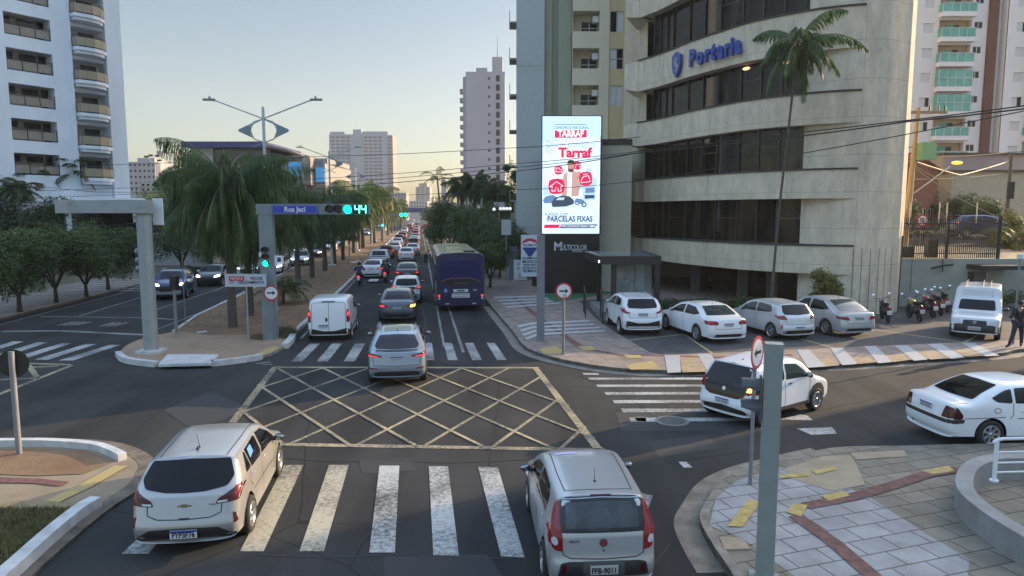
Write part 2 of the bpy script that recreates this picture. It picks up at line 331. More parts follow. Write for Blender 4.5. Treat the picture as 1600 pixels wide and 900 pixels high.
# --- left pavement along the far carriageway
kL = GL((-260, 572), (-120, 534), (0, 502), (46, 490), (100, 477), (185, 455), (240, 440.5))+[AP(110, -27.4), AP(190, -27.6)]
slab('left_pavement', kL+[AP(190, -80), Vector((-110, 60, 0)), Vector((-90, 20, 0))], .12, mat('worn_stone_paving', (.15, .125, .1), .9, scale=.7, col2=(.23, .2, .165), bump=.4))
g = MB(); ribbon(g, kL, .3, .135, 0, 1, 0); struct('left_kerb', g, mat('ochre_kerb', (.24, .19, .13), .9, var=.35, scale=2))
g = MB(); sheet(g, GL((-200, 470, .12), (0, 462, .12), (60, 456, .12), (100, 445, .12), (165, 432, .12), (90, 425, .12), (-200, 430, .12)), .126); struct('verge', g, mat('verge_grass', (.07, .075, .035), .95, scale=1, col2=(.12, .11, .06)))
g = MB()
for k in range(6):
    y = 436+3.2*k; ribbon(g, GL((152-9*k, y+.5, .12), (222, y+1.5+.3*k, .12)), .17+.0*k, .13)
struct('left_driveway_bars', g, paint('bar_paint2', (.4, .42, .42), .2, under=(.2, .17, .15)))
# --- near left corner
cL = smooth(GL((-300, 700), (0, 690), (100, 689), (165, 692), (210, 702), (243, 722), (240, 742), (222, 765), (170, 800), (110, 850), (55, 900), (-40, 1000), (-200, 1200)), 5)
slab('corner_pavement', cL+[Vector((-16, 4, 0)), Vector((-40, 8, 0)), Vector((-40, 16, 0))], .05, mat('corner_concrete', (.22, .17, .11), .9, scale=1.5, col2=(.3, .23, .15), bump=.4))
g = MB(); ribbon(g, cL, .32, .056, 0, -1, 0)
struct('corner_gutter', g, mat('corner_gutter_concrete', (.15, .12, .09), .95, var=.4, scale=3, bump=.5))
g = MB(); ribbon(g, smooth(GL((-100, 705), (0, 702), (75, 702), (140, 707), (168, 716), (185, 725)), 4), .17, .2, 0, 1, .02)
ribbon(g, smooth(GL((160, 797), (135, 812), (90, 850), (35, 902), (-40, 970)), 4), .22, .24, 0, -1, .02)
struct('corner_kerb', g, M_KERBW)
g = MB(); sheet(g, GL((-100, 707), (0, 705), (75, 705), (138, 710), (165, 720), (172, 727), (130, 745), (60, 748), (-100, 742)), .062)
struct('corner_soil', g, M_DIRT)
g = MB(); sheet(g, GL((-60, 746, .06), (0, 746, .06), (60, 748, .06), (108, 753, .06), (95, 760, .06), (50, 755, .06), (-60, 754, .06)), .066)
struct('corner_tactile_trail', g, bpy.data.materials['red_tactile'])
g = MB(); ribbon(g, GL((178, 728, .06), (120, 760, .06), (60, 788, .06), (30, 802, .06)), .3, .07); ribbon(g, GL((0, 792, .06), (-80, 800, .06)), .3, .07)
struct('corner_yellow', g, bpy.data.materials['yellow_tactile'])
g = MB(); sheet(g, GL((-100, 800), (0, 795), (60, 790), (110, 797), (150, 797), (128, 812), (85, 850), (30, 902), (-60, 1000), (-200, 1000)), .12)
struct('grass_bed', g, mat('grass_bed_soil', (.15, .12, .06), .95, scale=2, col2=(.27, .22, .13), bump=.7))
# --- near right plaza
cR = smooth(GL((2100, 700), (1800, 702), (1600, 701), (1417, 705), (1315, 707), (1262, 716), (1217, 727), (1165, 741), (1125, 762), (1103, 795), (1093, 822), (1112, 862), (1140, 905), (1180, 980), (1230, 1080)), 5)
slab('plaza', cR+[Vector((6, 3, 0)), Vector((30, 3, 0))], .13, M_BEIGE)
g = MB(); ribbon(g, cR[45:], .14, .15, 0, 1, 0); struct('plaza_kerb', g, M_KERB)
g = MB(); ribbon(g, cR[22:60], .42, .006, 0, -1); struct('plaza_gutter', g, mat('cracked_concrete', (.21, .18, .14), .92, var=.35, scale=2, bump=.6))
g = MB(); sheet(g, GL((1217, 730, .13), (1150, 752, .13), (1118, 780, .13), (1108, 822, .13), (1160, 842, .13), (1240, 900, .13), (1300, 960, .13), (1500, 1000, .13), (1515, 875, .13), (1440, 830, .13), (1355, 775, .13), (1330, 765, .13), (1290, 755, .13)), .136)
struct('grey_paving', g, M_GREY)
g = MB(); sheet(g, GL((1235, 748, .13), (1225, 733, .13), (1290, 713, .13), (1330, 712, .13), (1342, 735, .13), (1352, 758, .13), (1300, 768, .13)), .142)
sheet(g, GL((1328, 709, .13), (1412, 704, .13), (1418, 714, .13), (1338, 719, .13)), .142)
struct('ramp_concrete', g, mat('ramp_sand', (.27, .21, .14), .9, scale=2, col2=(.36, .29, .2), bump=.3))
g = MB()
def trail(pts, w): ribbon(g, GL(*[(x, y, .13) for x, y in pts]), w, .148, 0, 1)
trail([(1600, 727), (1490, 730), (1440, 738), (1380, 757), (1320, 774), (1250, 787)], .26); trail([(1232, 808), (1290, 850), (1350, 903), (1460, 1010)], .27)
struct('plaza_tactile_trail', g, mat('brick_tactile', (.15, .075, .062), .9, var=.4, scale=5, bump=.6, bscale=14))
g = MB()
for q in (((1440,737),(1480,729),(1492,737),(1458,743)), ((1282,776),(1316,769),(1328,776),(1295,784)), ((1228,802),(1240,788),(1262,791),(1252,809)), ((1136,824),(1168,783),(1190,784),(1160,825)), ((1268,737),(1302,731),(1308,735),(1276,743)), ((1218,744),(1262,740),(1266,745),(1220,749))):
    sheet(g, GL(*[(x, y, .13) for x, y in q]), .153)
struct('plaza_tactile_plates', g, mat('yellow_plate', (.42, .31, .1), .8, var=.25, scale=6, bump=.6, bscale=16))
g = MB(); g.prism(GL((1124, 842, .13), (1160, 842, .13), (1172, 860, .13), (1132, 861, .13)), .1, .16); struct('utility_cover', g, mat('cover_concrete', (.32, .25, .17), .9, var=.2))
g = MB()                                            # sealed seams
for pts in (((322, 588), (290, 612), (262, 634), (205, 676)), ((445, 716), (520, 722), (600, 719), (700, 724), (835, 718)), ((1000, 735), (1040, 725), (1120, 712), (1200, 700)), ((400, 868), (520, 872), (640, 868), (800, 874)), ((905, 588), (960, 610), (1010, 640), (1040, 690)), ((660, 480), (668, 530), (676, 560)), ((30, 600), (140, 612), (250, 604)), ((1300, 640), (1360, 655), (1430, 650)), ((1045, 850), (1020, 880), (990, 900))):
    ribbon(g, smooth(GL(*pts), 4), .035, .0052)
struct('asphalt_seams', g, mat('bitumen', (.012, .012, .012), .6))
# ---------------------------------------------------------------- road paint
g = MB()
for q in (((190,866),(232,866),(262,830),(228,830)), ((375,862),(412,862),(474,727),(444,727)), ((468,862),(506,862),(545,727),(514,727)), ((577,864),(617,864),(624,728),(593,728)), ((677,868),(717,869),(700,729),(670,729)), ((783,870),(820,872),(778,731),(747,730)), ((870,880),(905,880),(850,735),(820,733)), ((960,870),(985,870),(1020,775),(1000,770))):
    sheet(g, GL(*q), .008)
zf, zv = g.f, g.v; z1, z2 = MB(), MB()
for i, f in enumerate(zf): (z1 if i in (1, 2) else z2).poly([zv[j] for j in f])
struct('zebra_crossing', z2, M_WHITE); struct('zebra_crossing_sun_tint', z1, paint('road_paint_sun_tint', (.43, .39, .29), .8))  # two stripes carry the warm sunlight in their paint colour
g = MB()
for x0 in (455, 495, 537, 578, 664, 700, 738, 777):
    x1 = 655+(x0-655)*.865
    sheet(g, GL((x0, 565), (x0+17, 565), (x1+ 18, 537), (x1+2, 537)) if x0 < 600 else GL((x0, 563), (x0+15, 563), (655+(x0-655)*.87+12, 536), (655+(x0-655)*.87-1, 536)), .008)
struct('far_zebra_crossing', g, M_WHITE)
g = MB()
for k in range(6): sheet(g, GL((918+13*k, 590.5+10.5*k+(k**2)*.4), (921+13*k, 593.5+11*k+(k**2)*.45), (1180, 593.5+10.6*k+(k**2)*.45), (1180, 590+10.6*k+(k**2)*.4)), .008)
for q in (((910,583),(935,583.5),(936,586),(912,586)), ((990,652),(1009,652),(1010,659),(996,659)), ((1245,670),(1300,668),(1308,678),(1268,680)), ((1250,648),(1262,650),(1270,657),(1215,656)), ((1060,722),(1072,722),(1082,731),(1068,731))): sheet(g, GL(*q), .008)
struct('side_street_crossing', g, M_WHITE)
g = MB()
for k in range(7):
    x0 = 172-38*k; y0 = 539-1.3*k; sheet(g, GL((x0, y0), (x0+17, y0), (x0-58, y0+24.5), (x0-80, y0+24.5)), .008)
struct('left_zebra_crossing', g, M_WHITE)
g = MB()
def ln(a, b, w=.12): ribbon(g, GL(a, b) if not isinstance(a, Vector) else [a, b], w, .007)
ln((0, 519), (90, 518), .3); ln((90, 518), (225, 524.5), .3); ln((60, 495), (225, 497), .18); ln((225, 497), (275, 500), .18)
for a, b in (((125, 494), (230, 462)), ((236, 487), (345, 451)), ((0, 508), (185, 460)), ((232, 521), (330, 482))): ln(a, b, .1)
ln(G(185, 460), AP(110, -26.6), .1); ln(G(230, 462), AP(110, -22.2), .1); ln(G(345, 451), AP(110, -17.6), .1); ln(G(330, 482), AP(110, -13.4), .1)
for k in range(4):
    x = 88+9*k; sheet(g, GL((x, 508.5), (x+5, 508.5), (x+30, 503), (x+25, 503)), .007)
for k in range(3):
    x = 155+10*k; sheet(g, GL((x, 510), (x+4, 510), (x+26, 504.5), (x+21, 504)), .007)
for s0 in range(22, 180, 4):                        # dashes between the two queues and the solid bus-lane pair
    if s0 == 22: continue
    ribbon(g, [AP(s0+1.5, -1.85), AP(s0+3.1, -1.85)], .13, .007)
ribbon(g, [AP(26.5, .95), AP(200, .95)], .1, .007); ribbon(g, [AP(25.3, 1.62), AP(200, 1.25)], .11, .007)
ribbon(g, [AP(29, -4.85), AP(200, -4.85)], .1, .007)
ln((400, 569), (424, 566), .12); ln((409, 570), (425, 570), .1)
struct('lane_lines', g, M_LINE)
# yellow box
C = [G(425, 575), G(840, 577), G(940, 703), G(332, 690)]
g = MB()
bl, br, fr, fl = G(330, 695), G(945, 706), G(842, 576), G(424, 575)
def lerp(a, b, t): return a+(b-a)*t
for a, b in ((fl, fr), (fr, br), (br, bl), (bl, fl)): ribbon(g, [a, b], .2, .008, 0, 1 if (a is fl) else -1)
# diamond lattice: evenly spaced diagonals across the box (parametric u,v), clipped to it
def bil(u, v): return lerp(lerp(bl, br, u), lerp(fl, fr, u), v)
W_, D_ = 9.0, 8.6; sl = .62
def diag(c, sgn, z):
    # line v = sgn*k*(u-c) inside the unit square, k so that lines cross evenly
    k = 1.0/.52
    pts = []
    us = [c, c+sgn/k]
    u0, u1 = us; v0, v1 = 0., 1.
    def clip(u0, v0, u1, v1):
        t0, t1 = 0., 1.
        du = u1-u0
        for lo_, hi_ in ((0, 1),):
            ta, tb = (lo_-u0)/du, (hi_-u0)/du
            if ta > tb: ta, tb = tb, ta
            t0, t1 = max(t0, ta), min(t1, tb)
        return (t0, t1)
    t0, t1 = clip(u0, v0, u1, v1)
    if t1-t0 < .04: return
    a = bil(u0+(u1-u0)*t0, t0); b = bil(u0+(u1-u0)*t1, t1)
    ribbon(g, [a, b], .047, z, 0, 1); ribbon(g, [a, b], .047, z, 0, -1)
for i in range(-3, 8):
    diag(i*.173+.02, 1, .012); diag(i*.173+.02, -1, .016)
struct('yellow_box_marking', g, M_YEL)
g = MB()
for a, b in (((-60, 566), (108, 571)), ((108, 571), (-40, 630)), ((-60, 580), (90, 573)), ((40, 571), (52, 590)), ((-40, 596), (60, 592))): ribbon(g, GL(a, b), .17, .008+.003*(a[0] == 40))
struct('left_yellow_box', g, M_YEL)
g = MB(); c = G(1050, 658); g.prism([(c.x+.42*math.cos(t*.35), c.y+.42*math.sin(t*.35)) for t in range(18)], 0, .012); g.prism([(c.x+.33*math.cos(t*.35), c.y+.33*math.sin(t*.35)) for t in range(18)], .012, .017, 1)
struct('manhole_cover', g, [mat('manhole_ring', (.2, .19, .18), .8), mat('manhole_iron', (.09, .09, .09), .6, var=.4, scale=30)])
g = MB(); sheet(g, [c+Vector((-1.4, -.8, 0)), c+Vector((1.3, -.8, 0)), c+Vector((1.4, .75, 0)), c+Vector((-1.3, .75, 0))], .004); sheet(g, GL((424, 552), (447, 548), (436, 554), (420, 556)), .004)
for q in (((255, 640), (330, 612), (395, 640), (300, 672)), ((560, 720), (640, 716), (652, 735), (566, 741)), ((1010, 690), (1100, 680), (1130, 700), (1030, 715)), ((600, 870), (760, 866), (790, 905), (600, 915))): sheet(g, GL(*q), .0045)
struct('asphalt_patch', g, mat('fresh_asphalt', (.03, .03, .032), .85, bump=.3))
# ================================================================ buildings
def concrete(name, c, jx=2.4, jz=1.5, var=.22, line=(.7, .7, .7), streak=.35):
    m = bpy.data.materials.new(name); m.use_nodes = True; n = m.node_tree.nodes; l = m.node_tree.links; p = n['Principled BSDF']
    tc = n.new('ShaderNodeTexCoord'); mp = n.new('ShaderNodeMapping'); mp.inputs['Scale'].default_value = (1, 1, streak); l.new(tc.outputs['Object'], mp.inputs[0])
    a = n.new('ShaderNodeTexNoise'); a.inputs['Scale'].default_value = 1.9; a.inputs['Detail'].default_value = 12; a.inputs['Roughness'].default_value = .8; l.new(mp.outputs[0], a.inputs[0])
    rp = n.new('ShaderNodeValToRGB'); rp.color_ramp.elements[0].position = .3; rp.color_ramp.elements[1].position = .7
    rp.color_ramp.elements[0].color = (*[x*(1-var) for x in c], 1); rp.color_ramp.elements[1].color = (*[x*(1+var*.7) for x in c], 1); l.new(a.outputs[0], rp.inputs[0])
    s = n.new('ShaderNodeSeparateXYZ'); l.new(tc.outputs['Object'], s.inputs[0])
    col = rp.outputs[0]
    for ax, per, wd in (('Z', jz, .012), ('X', jx, .010)):
        if not per: continue
        d = n.new('ShaderNodeMath'); d.operation = 'DIVIDE'; d.inputs[1].default_value = per; l.new(s.outputs[ax], d.inputs[0])
        f = n.new('ShaderNodeMath'); f.operation = 'FRACT'; l.new(d.outputs[0], f.inputs[0])
        t = n.new('ShaderNodeMath'); t.operation = 'LESS_THAN'; t.inputs[1].default_value = wd*2/per; l.new(f.outputs[0], t.inputs[0])
        mx = n.new('ShaderNodeMix'); mx.data_type = 'RGBA'; mx.blend_type = 'MULTIPLY'; l.new(t.outputs[0], mx.inputs[0]); l.new(col, mx.inputs[6]); mx.inputs[7].default_value = (*line, 1); col = mx.outputs[2]
    l.new(col, p.inputs['Base Color']); p.inputs['Roughness'].default_value = .9
    b = n.new('ShaderNodeBump'); b.inputs['Strength'].default_value = .5; b.inputs['Distance'].default_value = .02; v = n.new('ShaderNodeTexNoise'); v.inputs['Scale'].default_value = 14; v.inputs['Detail'].default_value = 8
    l.new(tc.outputs['Object'], v.inputs[0]); l.new(v.outputs[0], b.inputs['Height']); l.new(b.outputs[0], p.inputs['Normal'])
    return m
def glass(name, c=(.02, .022, .025), r=.06, spec=.6, var=0):
    return mat(name, c, r, spec=spec, var=var, scale=.6)
M_GL = glass('dark_window_glass', (.012, .013, .015), .06, .35); M_FR = mat('dark_frame', (.03, .028, .026), .45)
M_ALU = mat('aluminium_frame', (.5, .5, .5), .35, .6)
def curtain(name, c):                               # tinted glass with blinds and rooms showing faintly
    m = bpy.data.materials.new(name); m.use_nodes = True; n = m.node_tree.nodes; l = m.node_tree.links; p = n['Principled BSDF']
    tc = n.new('ShaderNodeTexCoord'); mp = n.new('ShaderNodeMapping'); mp.inputs['Scale'].default_value = (2.2, 2.2, .35); l.new(tc.outputs['Object'], mp.inputs[0])
    a = n.new('ShaderNodeTexNoise'); a.inputs['Scale'].default_value = 1; a.inputs['Detail'].default_value = 4; l.new(mp.outputs[0], a.inputs[0])
    rp = n.new('ShaderNodeValToRGB'); rp.color_ramp.elements[0].position = .46; rp.color_ramp.elements[0].color = (*c, 1); rp.color_ramp.elements[1].position = .68; rp.color_ramp.elements[1].color = (c[0]*5, c[1]*4.6, c[2]*3.6, 1)
    l.new(a.outputs[0], rp.inputs[0]); l.new(rp.outputs[0], p.inputs['Base Color']); p.inputs['Roughness'].default_value = .05; p.inputs['Specular IOR Level'].default_value = .28
    return m
M_TINT = curtain('bronze_tinted_glass', (.008, .007, .006))
def wall_holes(mb, x0, x1, z0, z1, holes, depth=.25, mi=0, y=0):
    xs = sorted({x0, x1, *[h[0] for h in holes], *[h[1] for h in holes]}); zs = sorted({z0, z1, *[h[2] for h in holes], *[h[3] for h in holes]})
    for i in range(len(xs)-1):
        for j in range(len(zs)-1):
            cx, cz = (xs[i]+xs[i+1])/2, (zs[j]+zs[j+1])/2
            if any(h[0] < cx < h[1] and h[2] < cz < h[3] for h in holes): continue
            mb.quad((xs[i], y, zs[j]), (xs[i+1], y, zs[j]), (xs[i+1], y, zs[j+1]), (xs[i], y, zs[j+1]), mi)
    for a, b, c, d in holes:
        e = y+depth
        mb.quad((a, y, c), (a, e, c), (a, e, d), (a, y, d), mi); mb.quad((b, e, c), (b, y, c), (b, y, d), (b, e, d), mi)
        mb.quad((a, y, d), (a, e, d), (b, e, d), (b, y, d), mi); mb.quad((a, e, c), (a, y, c), (b, y, c), (b, e, c), mi)
def shell(mb, x0, x1, y1, z0, z1, y0=0, mi=0):      # sides, back and roof behind a front wall
    mb.quad((x1, y0, z0), (x1, y1, z0), (x1, y1, z1), (x1, y0, z1), mi); mb.quad((x0, y1, z0), (x0, y0, z0), (x0, y0, z1), (x0, y1, z1), mi)
    mb.quad((x1, y1, z0), (x0, y1, z0), (x0, y1, z1), (x1, y1, z1), mi); mb.quad((x0, y0, z1), (x1, y0, z1), (x1, y1, z1), (x0, y1, z1), mi)
def window(par, x0, x1, z0, z1, y, mf, mg, nx=2, nz=1, fw=.05, name='window', sash=None):
    g = MB(); g.quad((x0, y, z0), (x1, y, z0), (x1, y, z1), (x0, y, z1), 1)
    f = MB()
    for k in range(nx+1):
        x = x0+(x1-x0)*k/nx; f.box(max(x0, x-fw/2), min(x1, x+fw/2), y-.05, y-.004, z0, z1)
    for k in range(nz+1):
        z = z0+(z1-z0)*k/nz; f.box(x0, x1, y-.062, y-.006, max(z0, z-fw/2), min(z1, z+fw/2))
    if sash: g.quad((x0+(x1-x0)*sash[0], y-.012, z0), (x0+(x1-x0)*sash[1], y-.012, z0), (x0+(x1-x0)*sash[1], y-.012, z1), (x0+(x1-x0)*sash[0], y-.012, z1), 2)
    o = g.obj(name, [M_GL, mg, mat('white_shutter', (.55, .55, .56), .6, var=.06)], par); f.obj('frame', mf, o); return o
# ---------------------------------------------------------------- left apartment tower
def left_tower():
    u = math.atan2(.839, .545); O = Vector((-38.6-.545*12, 60-.839*12, 0))
    t = thing('apartment_tower', 'white apartment tower at the left edge with recessed loggias and rounded glass-front balconies', 'apartment building', O, u)
    # local x along the facade (s+12), local y to the back-left
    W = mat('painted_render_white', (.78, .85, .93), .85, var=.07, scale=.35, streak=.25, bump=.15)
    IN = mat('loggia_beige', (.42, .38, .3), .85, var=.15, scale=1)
    zt = [10.0+2.78*k for k in range(-1, 10)]
    g = MB(); holes = [(8.5, 11.9, z-1.75, z) for z in zt[1:]]+[(2.5, 5.6, z-1.75, z) for z in zt[1:]]
    wall_holes(g, 0, 13.3, 0, 40, holes, 1.3)
    # recessed bay behind balconies and the end fin
    bays = [(13.3, 16.3, z-2.45, z+.05) for z in zt[1:]]
    wall_holes(g, 13.3, 16.4, 0, 40, bays, 1.0, 0, .35)
    g.box(13.2, 13.42, -.12, .5, 0, 40); g.box(16.3, 17.7, -.1, 1.2, 0, 40)
    shell(g, 0, 17.6, 14, 0, 40, .4)
    g.obj('wall', W, t)
    rnd = random.Random(3)
    for k, z in enumerate(zt[1:]):
        for x0, x1 in ((8.5, 11.9), (2.5, 5.6)):
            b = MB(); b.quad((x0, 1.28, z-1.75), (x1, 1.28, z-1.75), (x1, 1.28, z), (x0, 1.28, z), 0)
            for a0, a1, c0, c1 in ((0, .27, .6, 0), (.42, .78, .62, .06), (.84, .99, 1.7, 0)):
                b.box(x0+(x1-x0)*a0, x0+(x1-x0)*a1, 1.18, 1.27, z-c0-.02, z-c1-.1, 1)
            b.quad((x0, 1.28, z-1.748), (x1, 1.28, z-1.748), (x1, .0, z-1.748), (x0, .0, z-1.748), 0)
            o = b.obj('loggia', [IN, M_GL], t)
            r = MB(); r.box(x0+.02, x1-.02, .1, .13, z-1.62, z-.92, 0)
            for i in range(4): x = x0+.04+(x1-x0-.08)*i/3; r.box(x-.025, x+.025, .06, .1, z-1.7, z-.72, 1)
            r.box(x0, x1, .05, .11, z-.74, z-.7, 1); r.box(x0, x1, .05, .1, z-.9, z-.87, 1)
            r.obj('railing', [mat('tan_panel', (.3, .27, .22), .5, var=.1+.05*rnd.random()), M_FR], o)
        # balcony
        zb = z-1.75
        P = [(13.5, .3), (13.5, -.75), (14.9, -1.0), (15.7, -.75), (16.35, -.1), (16.35, .3)]
        s = MB(); s.prism(P, zb-.36, zb-.08); s.prism([(13.6, .3), (13.6, -.6), (14.9, -.82), (15.6, -.6), (16.2, -.05), (16.2, .3)], zb-.62, zb-.36)
        o = s.obj('balcony', W, t)
        r = MB(); q = [(13.52, .2), (13.52, -.72), (14.9, -.96), (15.68, -.72), (16.32, -.08)]
        for i in range(4):
            a = Vector((*q[i], 0)); c = Vector((*q[i+1], 0)); n_ = Vector(((c-a).y, -(c-a).x, 0)).normalized()*.02
            r.add([a+Vector((0, 0, zb+.03)), c+Vector((0, 0, zb+.03)), c+Vector((0, 0, zb+.72)), a+Vector((0, 0, zb+.72)), a+n_+Vector((0, 0, zb+.03)), c+n_+Vector((0, 0, zb+.03)), c+n_+Vector((0, 0, zb+.72)), a+n_+Vector((0, 0, zb+.72))], [(0, 1, 2, 3), (7, 6, 5, 4), (3, 2, 6, 7)], 0)
            for h in (.9, .76, 0.0): r.tube(a+Vector((0, 0, zb+h)), c+Vector((0, 0, zb+h)), .025, n=5, mi=1)
            r.tube(a+Vector((0, 0, zb-.08)), a+Vector((0, 0, zb+.9)), .028, n=5, mi=1)
        a = Vector((14.2, -.84, 0)); r.tube(a+Vector((0, 0, zb)), a+Vector((0, 0, zb+.9)), .025, n=5, mi=1)
        r.obj('railing', [mat('tan_glass', (.33, .29, .2), .3), M_FR], o)
        b = MB(); b.quad((13.3, 1.34, z-2.45), (16.3, 1.34, z-2.45), (16.3, 1.34, z+.05), (13.3, 1.34, z+.05), 0); b.box(14.7, 16.0, 1.26, 1.33, zb, zb+1.55, 1); b.box(15.33, 15.37, 1.2, 1.26, zb, zb+1.55, 2)
        b.obj('balcony_door', [mat('bay_cream', (.5, .49, .45), .85), M_GL, M_FR], t)
    c = MB(); c.box(11, 17.7, -2.2, .0, 5.4, 5.7); c.box(14.6, 17.7, -.3, -.05, .3, 5.4, 1); c.box(11.2, 11.6, -2, -1.6, 0, 5.4)
    c.obj('entrance_canopy', [W, M_GL], t)
left_tower()
# low annex between tower and mall
def annex():
    O = PT(198, 331, 66); t = thing('annex_building', 'low white annex with a strip window beside the left apartment tower', 'building', (O.x-1, 66, 0))
    g = MB(); wall_holes(g, 0, 9, 0, 5.0, [(1.2, 3.4, .3, 4.2), (4.4, 8, 3.5, 4.2)], .3); shell(g, 0, 9, 10, 0, 5.0); g.obj('wall', mat('annex_white', (.5, .53, .54), .85, var=.08), t)
    window(t, 1.2, 3.4, .3, 4.2, .28, M_FR, M_GL, 2, 2); window(t, 4.4, 8, 3.5, 4.2, .28, M_FR, M_GL, 4)
annex()
# ---------------------------------------------------------------- towers down the avenue
def slab_tower():
    Y = 225; x0 = XP(Y, 30, 722); x1 = XP(Y, 30, 789); z1 = ZP(Y, 112)
    t = thing('residential_tower', 'slim grey-white residential tower above the palms with one column of arched windows', 'tower', (x0, Y, 0))
    w_ = x1-x0; M = mat('tower_grey_render', (.37, .36, .38), .85, var=.06, scale=.1)
    g = MB(); X = lambda px: (px-722)/67*w_
    g.box(X(728), w_, 0, 16, 0, z1); g.box(X(723), X(728)-.01, 2, 14, 0, z1-1.2); g.box(X(744), X(761), 2, 8, z1, z1+1.6); g.box(X(769), X(785), 2, 8, z1, z1+5)
    g.obj('wall', M, t)
    g = MB(); g.tube((X(777), 4, z1+5), (X(777), 4, z1+12), .1, .03, 5); g.obj('mast', M_FR, t)
    dz = (ZP(Y, 119)-ZP(Y, 308))/13.5
    for k in range(14):
        z = ZP(Y, 120)-dz*k
        f = MB(); f.box(X(775), X(781), -.06, .1, z-1.5, z+.3, 0); f.box(X(776), X(780), -.06, .1, z+.3, z+.5, 0); f.box(X(775)-.1, X(781)+.1, -.14, .1, z-1.65, z-1.5, 1); f.obj('window', [M_GL, M], t)
        f = MB(); f.box(X(763), X(766), -.05, .1, z-.9, z-.1); f.obj('small_window', M_GL, t)
        if k: 
            b = MB(); b.box(X(718), X(724), 2.5, 6, z-1.7, z-1.4); b.box(X(718), X(718)+.15, 2.5, 6, z-1.4, z-.5, 0); b.box(X(718), X(724), 2.5, 2.6, z-1.4, z-.5, 0); b.obj('balcony', mat('balcony_grey', (.32, .3, .3), .8), t)
slab_tower()
def hotel():
    Y = 600; x0 = XP(Y, 30, 516); x1 = XP(Y, 30, 606); z1 = ZP(Y, 206)
    t = thing('hotel_tower', 'wide pale grey-blue tower block with rows of small windows and a blank central strip', 'tower', (x0, Y, 0), R(0))
    w_ = x1-x0; M = mat('hotel_grey', (.25, .29, .33), .85)
    g = MB(); g.box(0, w_, 0, 16, 0, z1-2); g.box(w_, w_+4.5, 1.5, 24, 0, z1-2.5, 1); g.box(w_*.42, w_*.56, -.8, 14, 0, z1+2); g.box(0, w_*.25, 4, 5, z1-2, z1+.6); g.box(w_*.56, w_, 4, 4.6, z1-2, z1+.8)
    g.obj('wall', [M, mat('hotel_warm', (.24, .23, .21), .85)], t)
    n = 22; dz = (z1-8)/n
    for k in range(n):
        z = z1-5.4-dz*k; r = MB()
        for a, b in ((.03, .38), (.6, .93)):
            m_ = 4 if a < .1 else 4
            for i in range(m_):
                xa = w_*(a+(b-a)*i/m_); xb = xa+w_*(b-a)/m_*.78; r.box(xa, xb, -.12, 0, z, z+dz*.55, 0)
        for i in range(3): r.box(w_+.8+i*1.3, w_+1.6+i*1.3, 1.35, 1.5, z, z+dz*.5, 0)
        r.obj('window_row', mat('hotel_pane', (.05, .07, .1), .3), t)
hotel()
def simple_block(name, label, px0, px1, pyt, Y, m, mw, nx, nz, depth=12, pyb=None, wr=.5, hr=.45, cat='building', cap=0):
    x0 = XP(Y, 5, px0); x1 = XP(Y, 5, px1); z1 = ZP(Y, pyt)
    t = thing(name, label, cat, (x0, Y, 0)); w_ = x1-x0
    g = MB(); g.box(0, w_, 0, depth, 0, z1)
    if cap: g.box(w_*.2, w_*.8, 2, depth*.8, z1, z1+cap)
    g.obj('wall', m, t)
    if nz:
        zb = ZP(Y, pyb) if pyb else 2; dz = (z1-zb)/nz
        for k in range(nz):
            r = MB()
            for i in range(nx):
                c = w_*(i+.5)/nx; h = w_/nx*wr/2; r.box(c-h, c+h, -.08, 0, zb+dz*(k+.5-hr/2), zb+dz*(k+.5+hr/2))
            r.obj('window_row', mw, t)
    return t
PANE = mat('far_pane', (.09, .1, .12), .25)
simple_block('apartment_block', 'far tan apartment block with a glazed blue middle strip, left of the obelisk', 650, 672, 292, 560, mat('far_tan', (.36, .3, .26), .9), mat('far_blue_pane', (.16, .2, .26), .2), 3, 9, 14, 322, .5, .5, cap=3)
simple_block('apartment_block', 'narrow far beige block against the right side of the tan apartment block', 671, 678, 308, 570, mat('far_tan'+'2', (.34, .3, .27), .9), PANE, 2, 5, 12, 325)
simple_block('apartment_block', 'small grey block at the foot of the wide hotel tower', 613, 635, 301, 430, mat('far_grey', (.3, .29, .28), .9), PANE, 5, 5, 12, 325)
simple_block('office_block', 'long low far building with a pale wall beyond the overpass', 628, 668, 314, 480, mat('far_pale', (.4, .36, .32), .9), PANE, 9, 2, 12, 325)
simple_block('office_block', 'low far white building behind the round street trees', 676, 714, 316, 500, mat('far_white', (.45, .43, .4), .9), PANE, 7, 2, 12, 325)
simple_block('apartment_block', 'small pinkish apartment block on the skyline right of the left tower', 205, 247, 253, 190, mat('far_pink', (.4, .36, .36), .9), M_GL, 6, 5, 12, 300, .35, .4, cap=1.2)
simple_block('apartment_block', 'low grey block under the construction crane', 262, 285, 257, 210, mat('far_grey2', (.36, .36, .36), .9), M_GL, 4, 4, 12, 300)
simple_block('office_block', 'pale low building behind the left palms with yellow-lit walls', 222, 262, 285, 150, mat('far_beige2', (.42, .4, .35), .9), M_GL, 5, 2, 12, 300)
def obelisk():
    Y = 420; p = PT(694.5, 331, Y); t = thing('obelisk', 'tall narrow grey obelisk on the far skyline above a bent palm', 'obelisk', (p.x, Y, 0)); z1 = ZP(Y, 277)
    g = MB(); 
    def ring(h, z): return [(-h, -h, z), (h, -h, z), (h, h, z), (-h, h, z)]
    r = ring(2.1, 0)+ring(1.4, z1-1.5)+ring(.9, z1-1.3)+ring(.8, z1)
    g.add(r, [(i+4*k, (i+1) % 4+4*k, (i+1) % 4+4*k+4, i+4*k+4) for k in range(3) for i in range(4)]+[(12, 13, 14, 15)])
    g.obj('shaft', mat('obelisk_stone', (.3, .29, .3), .9), t)
obelisk()
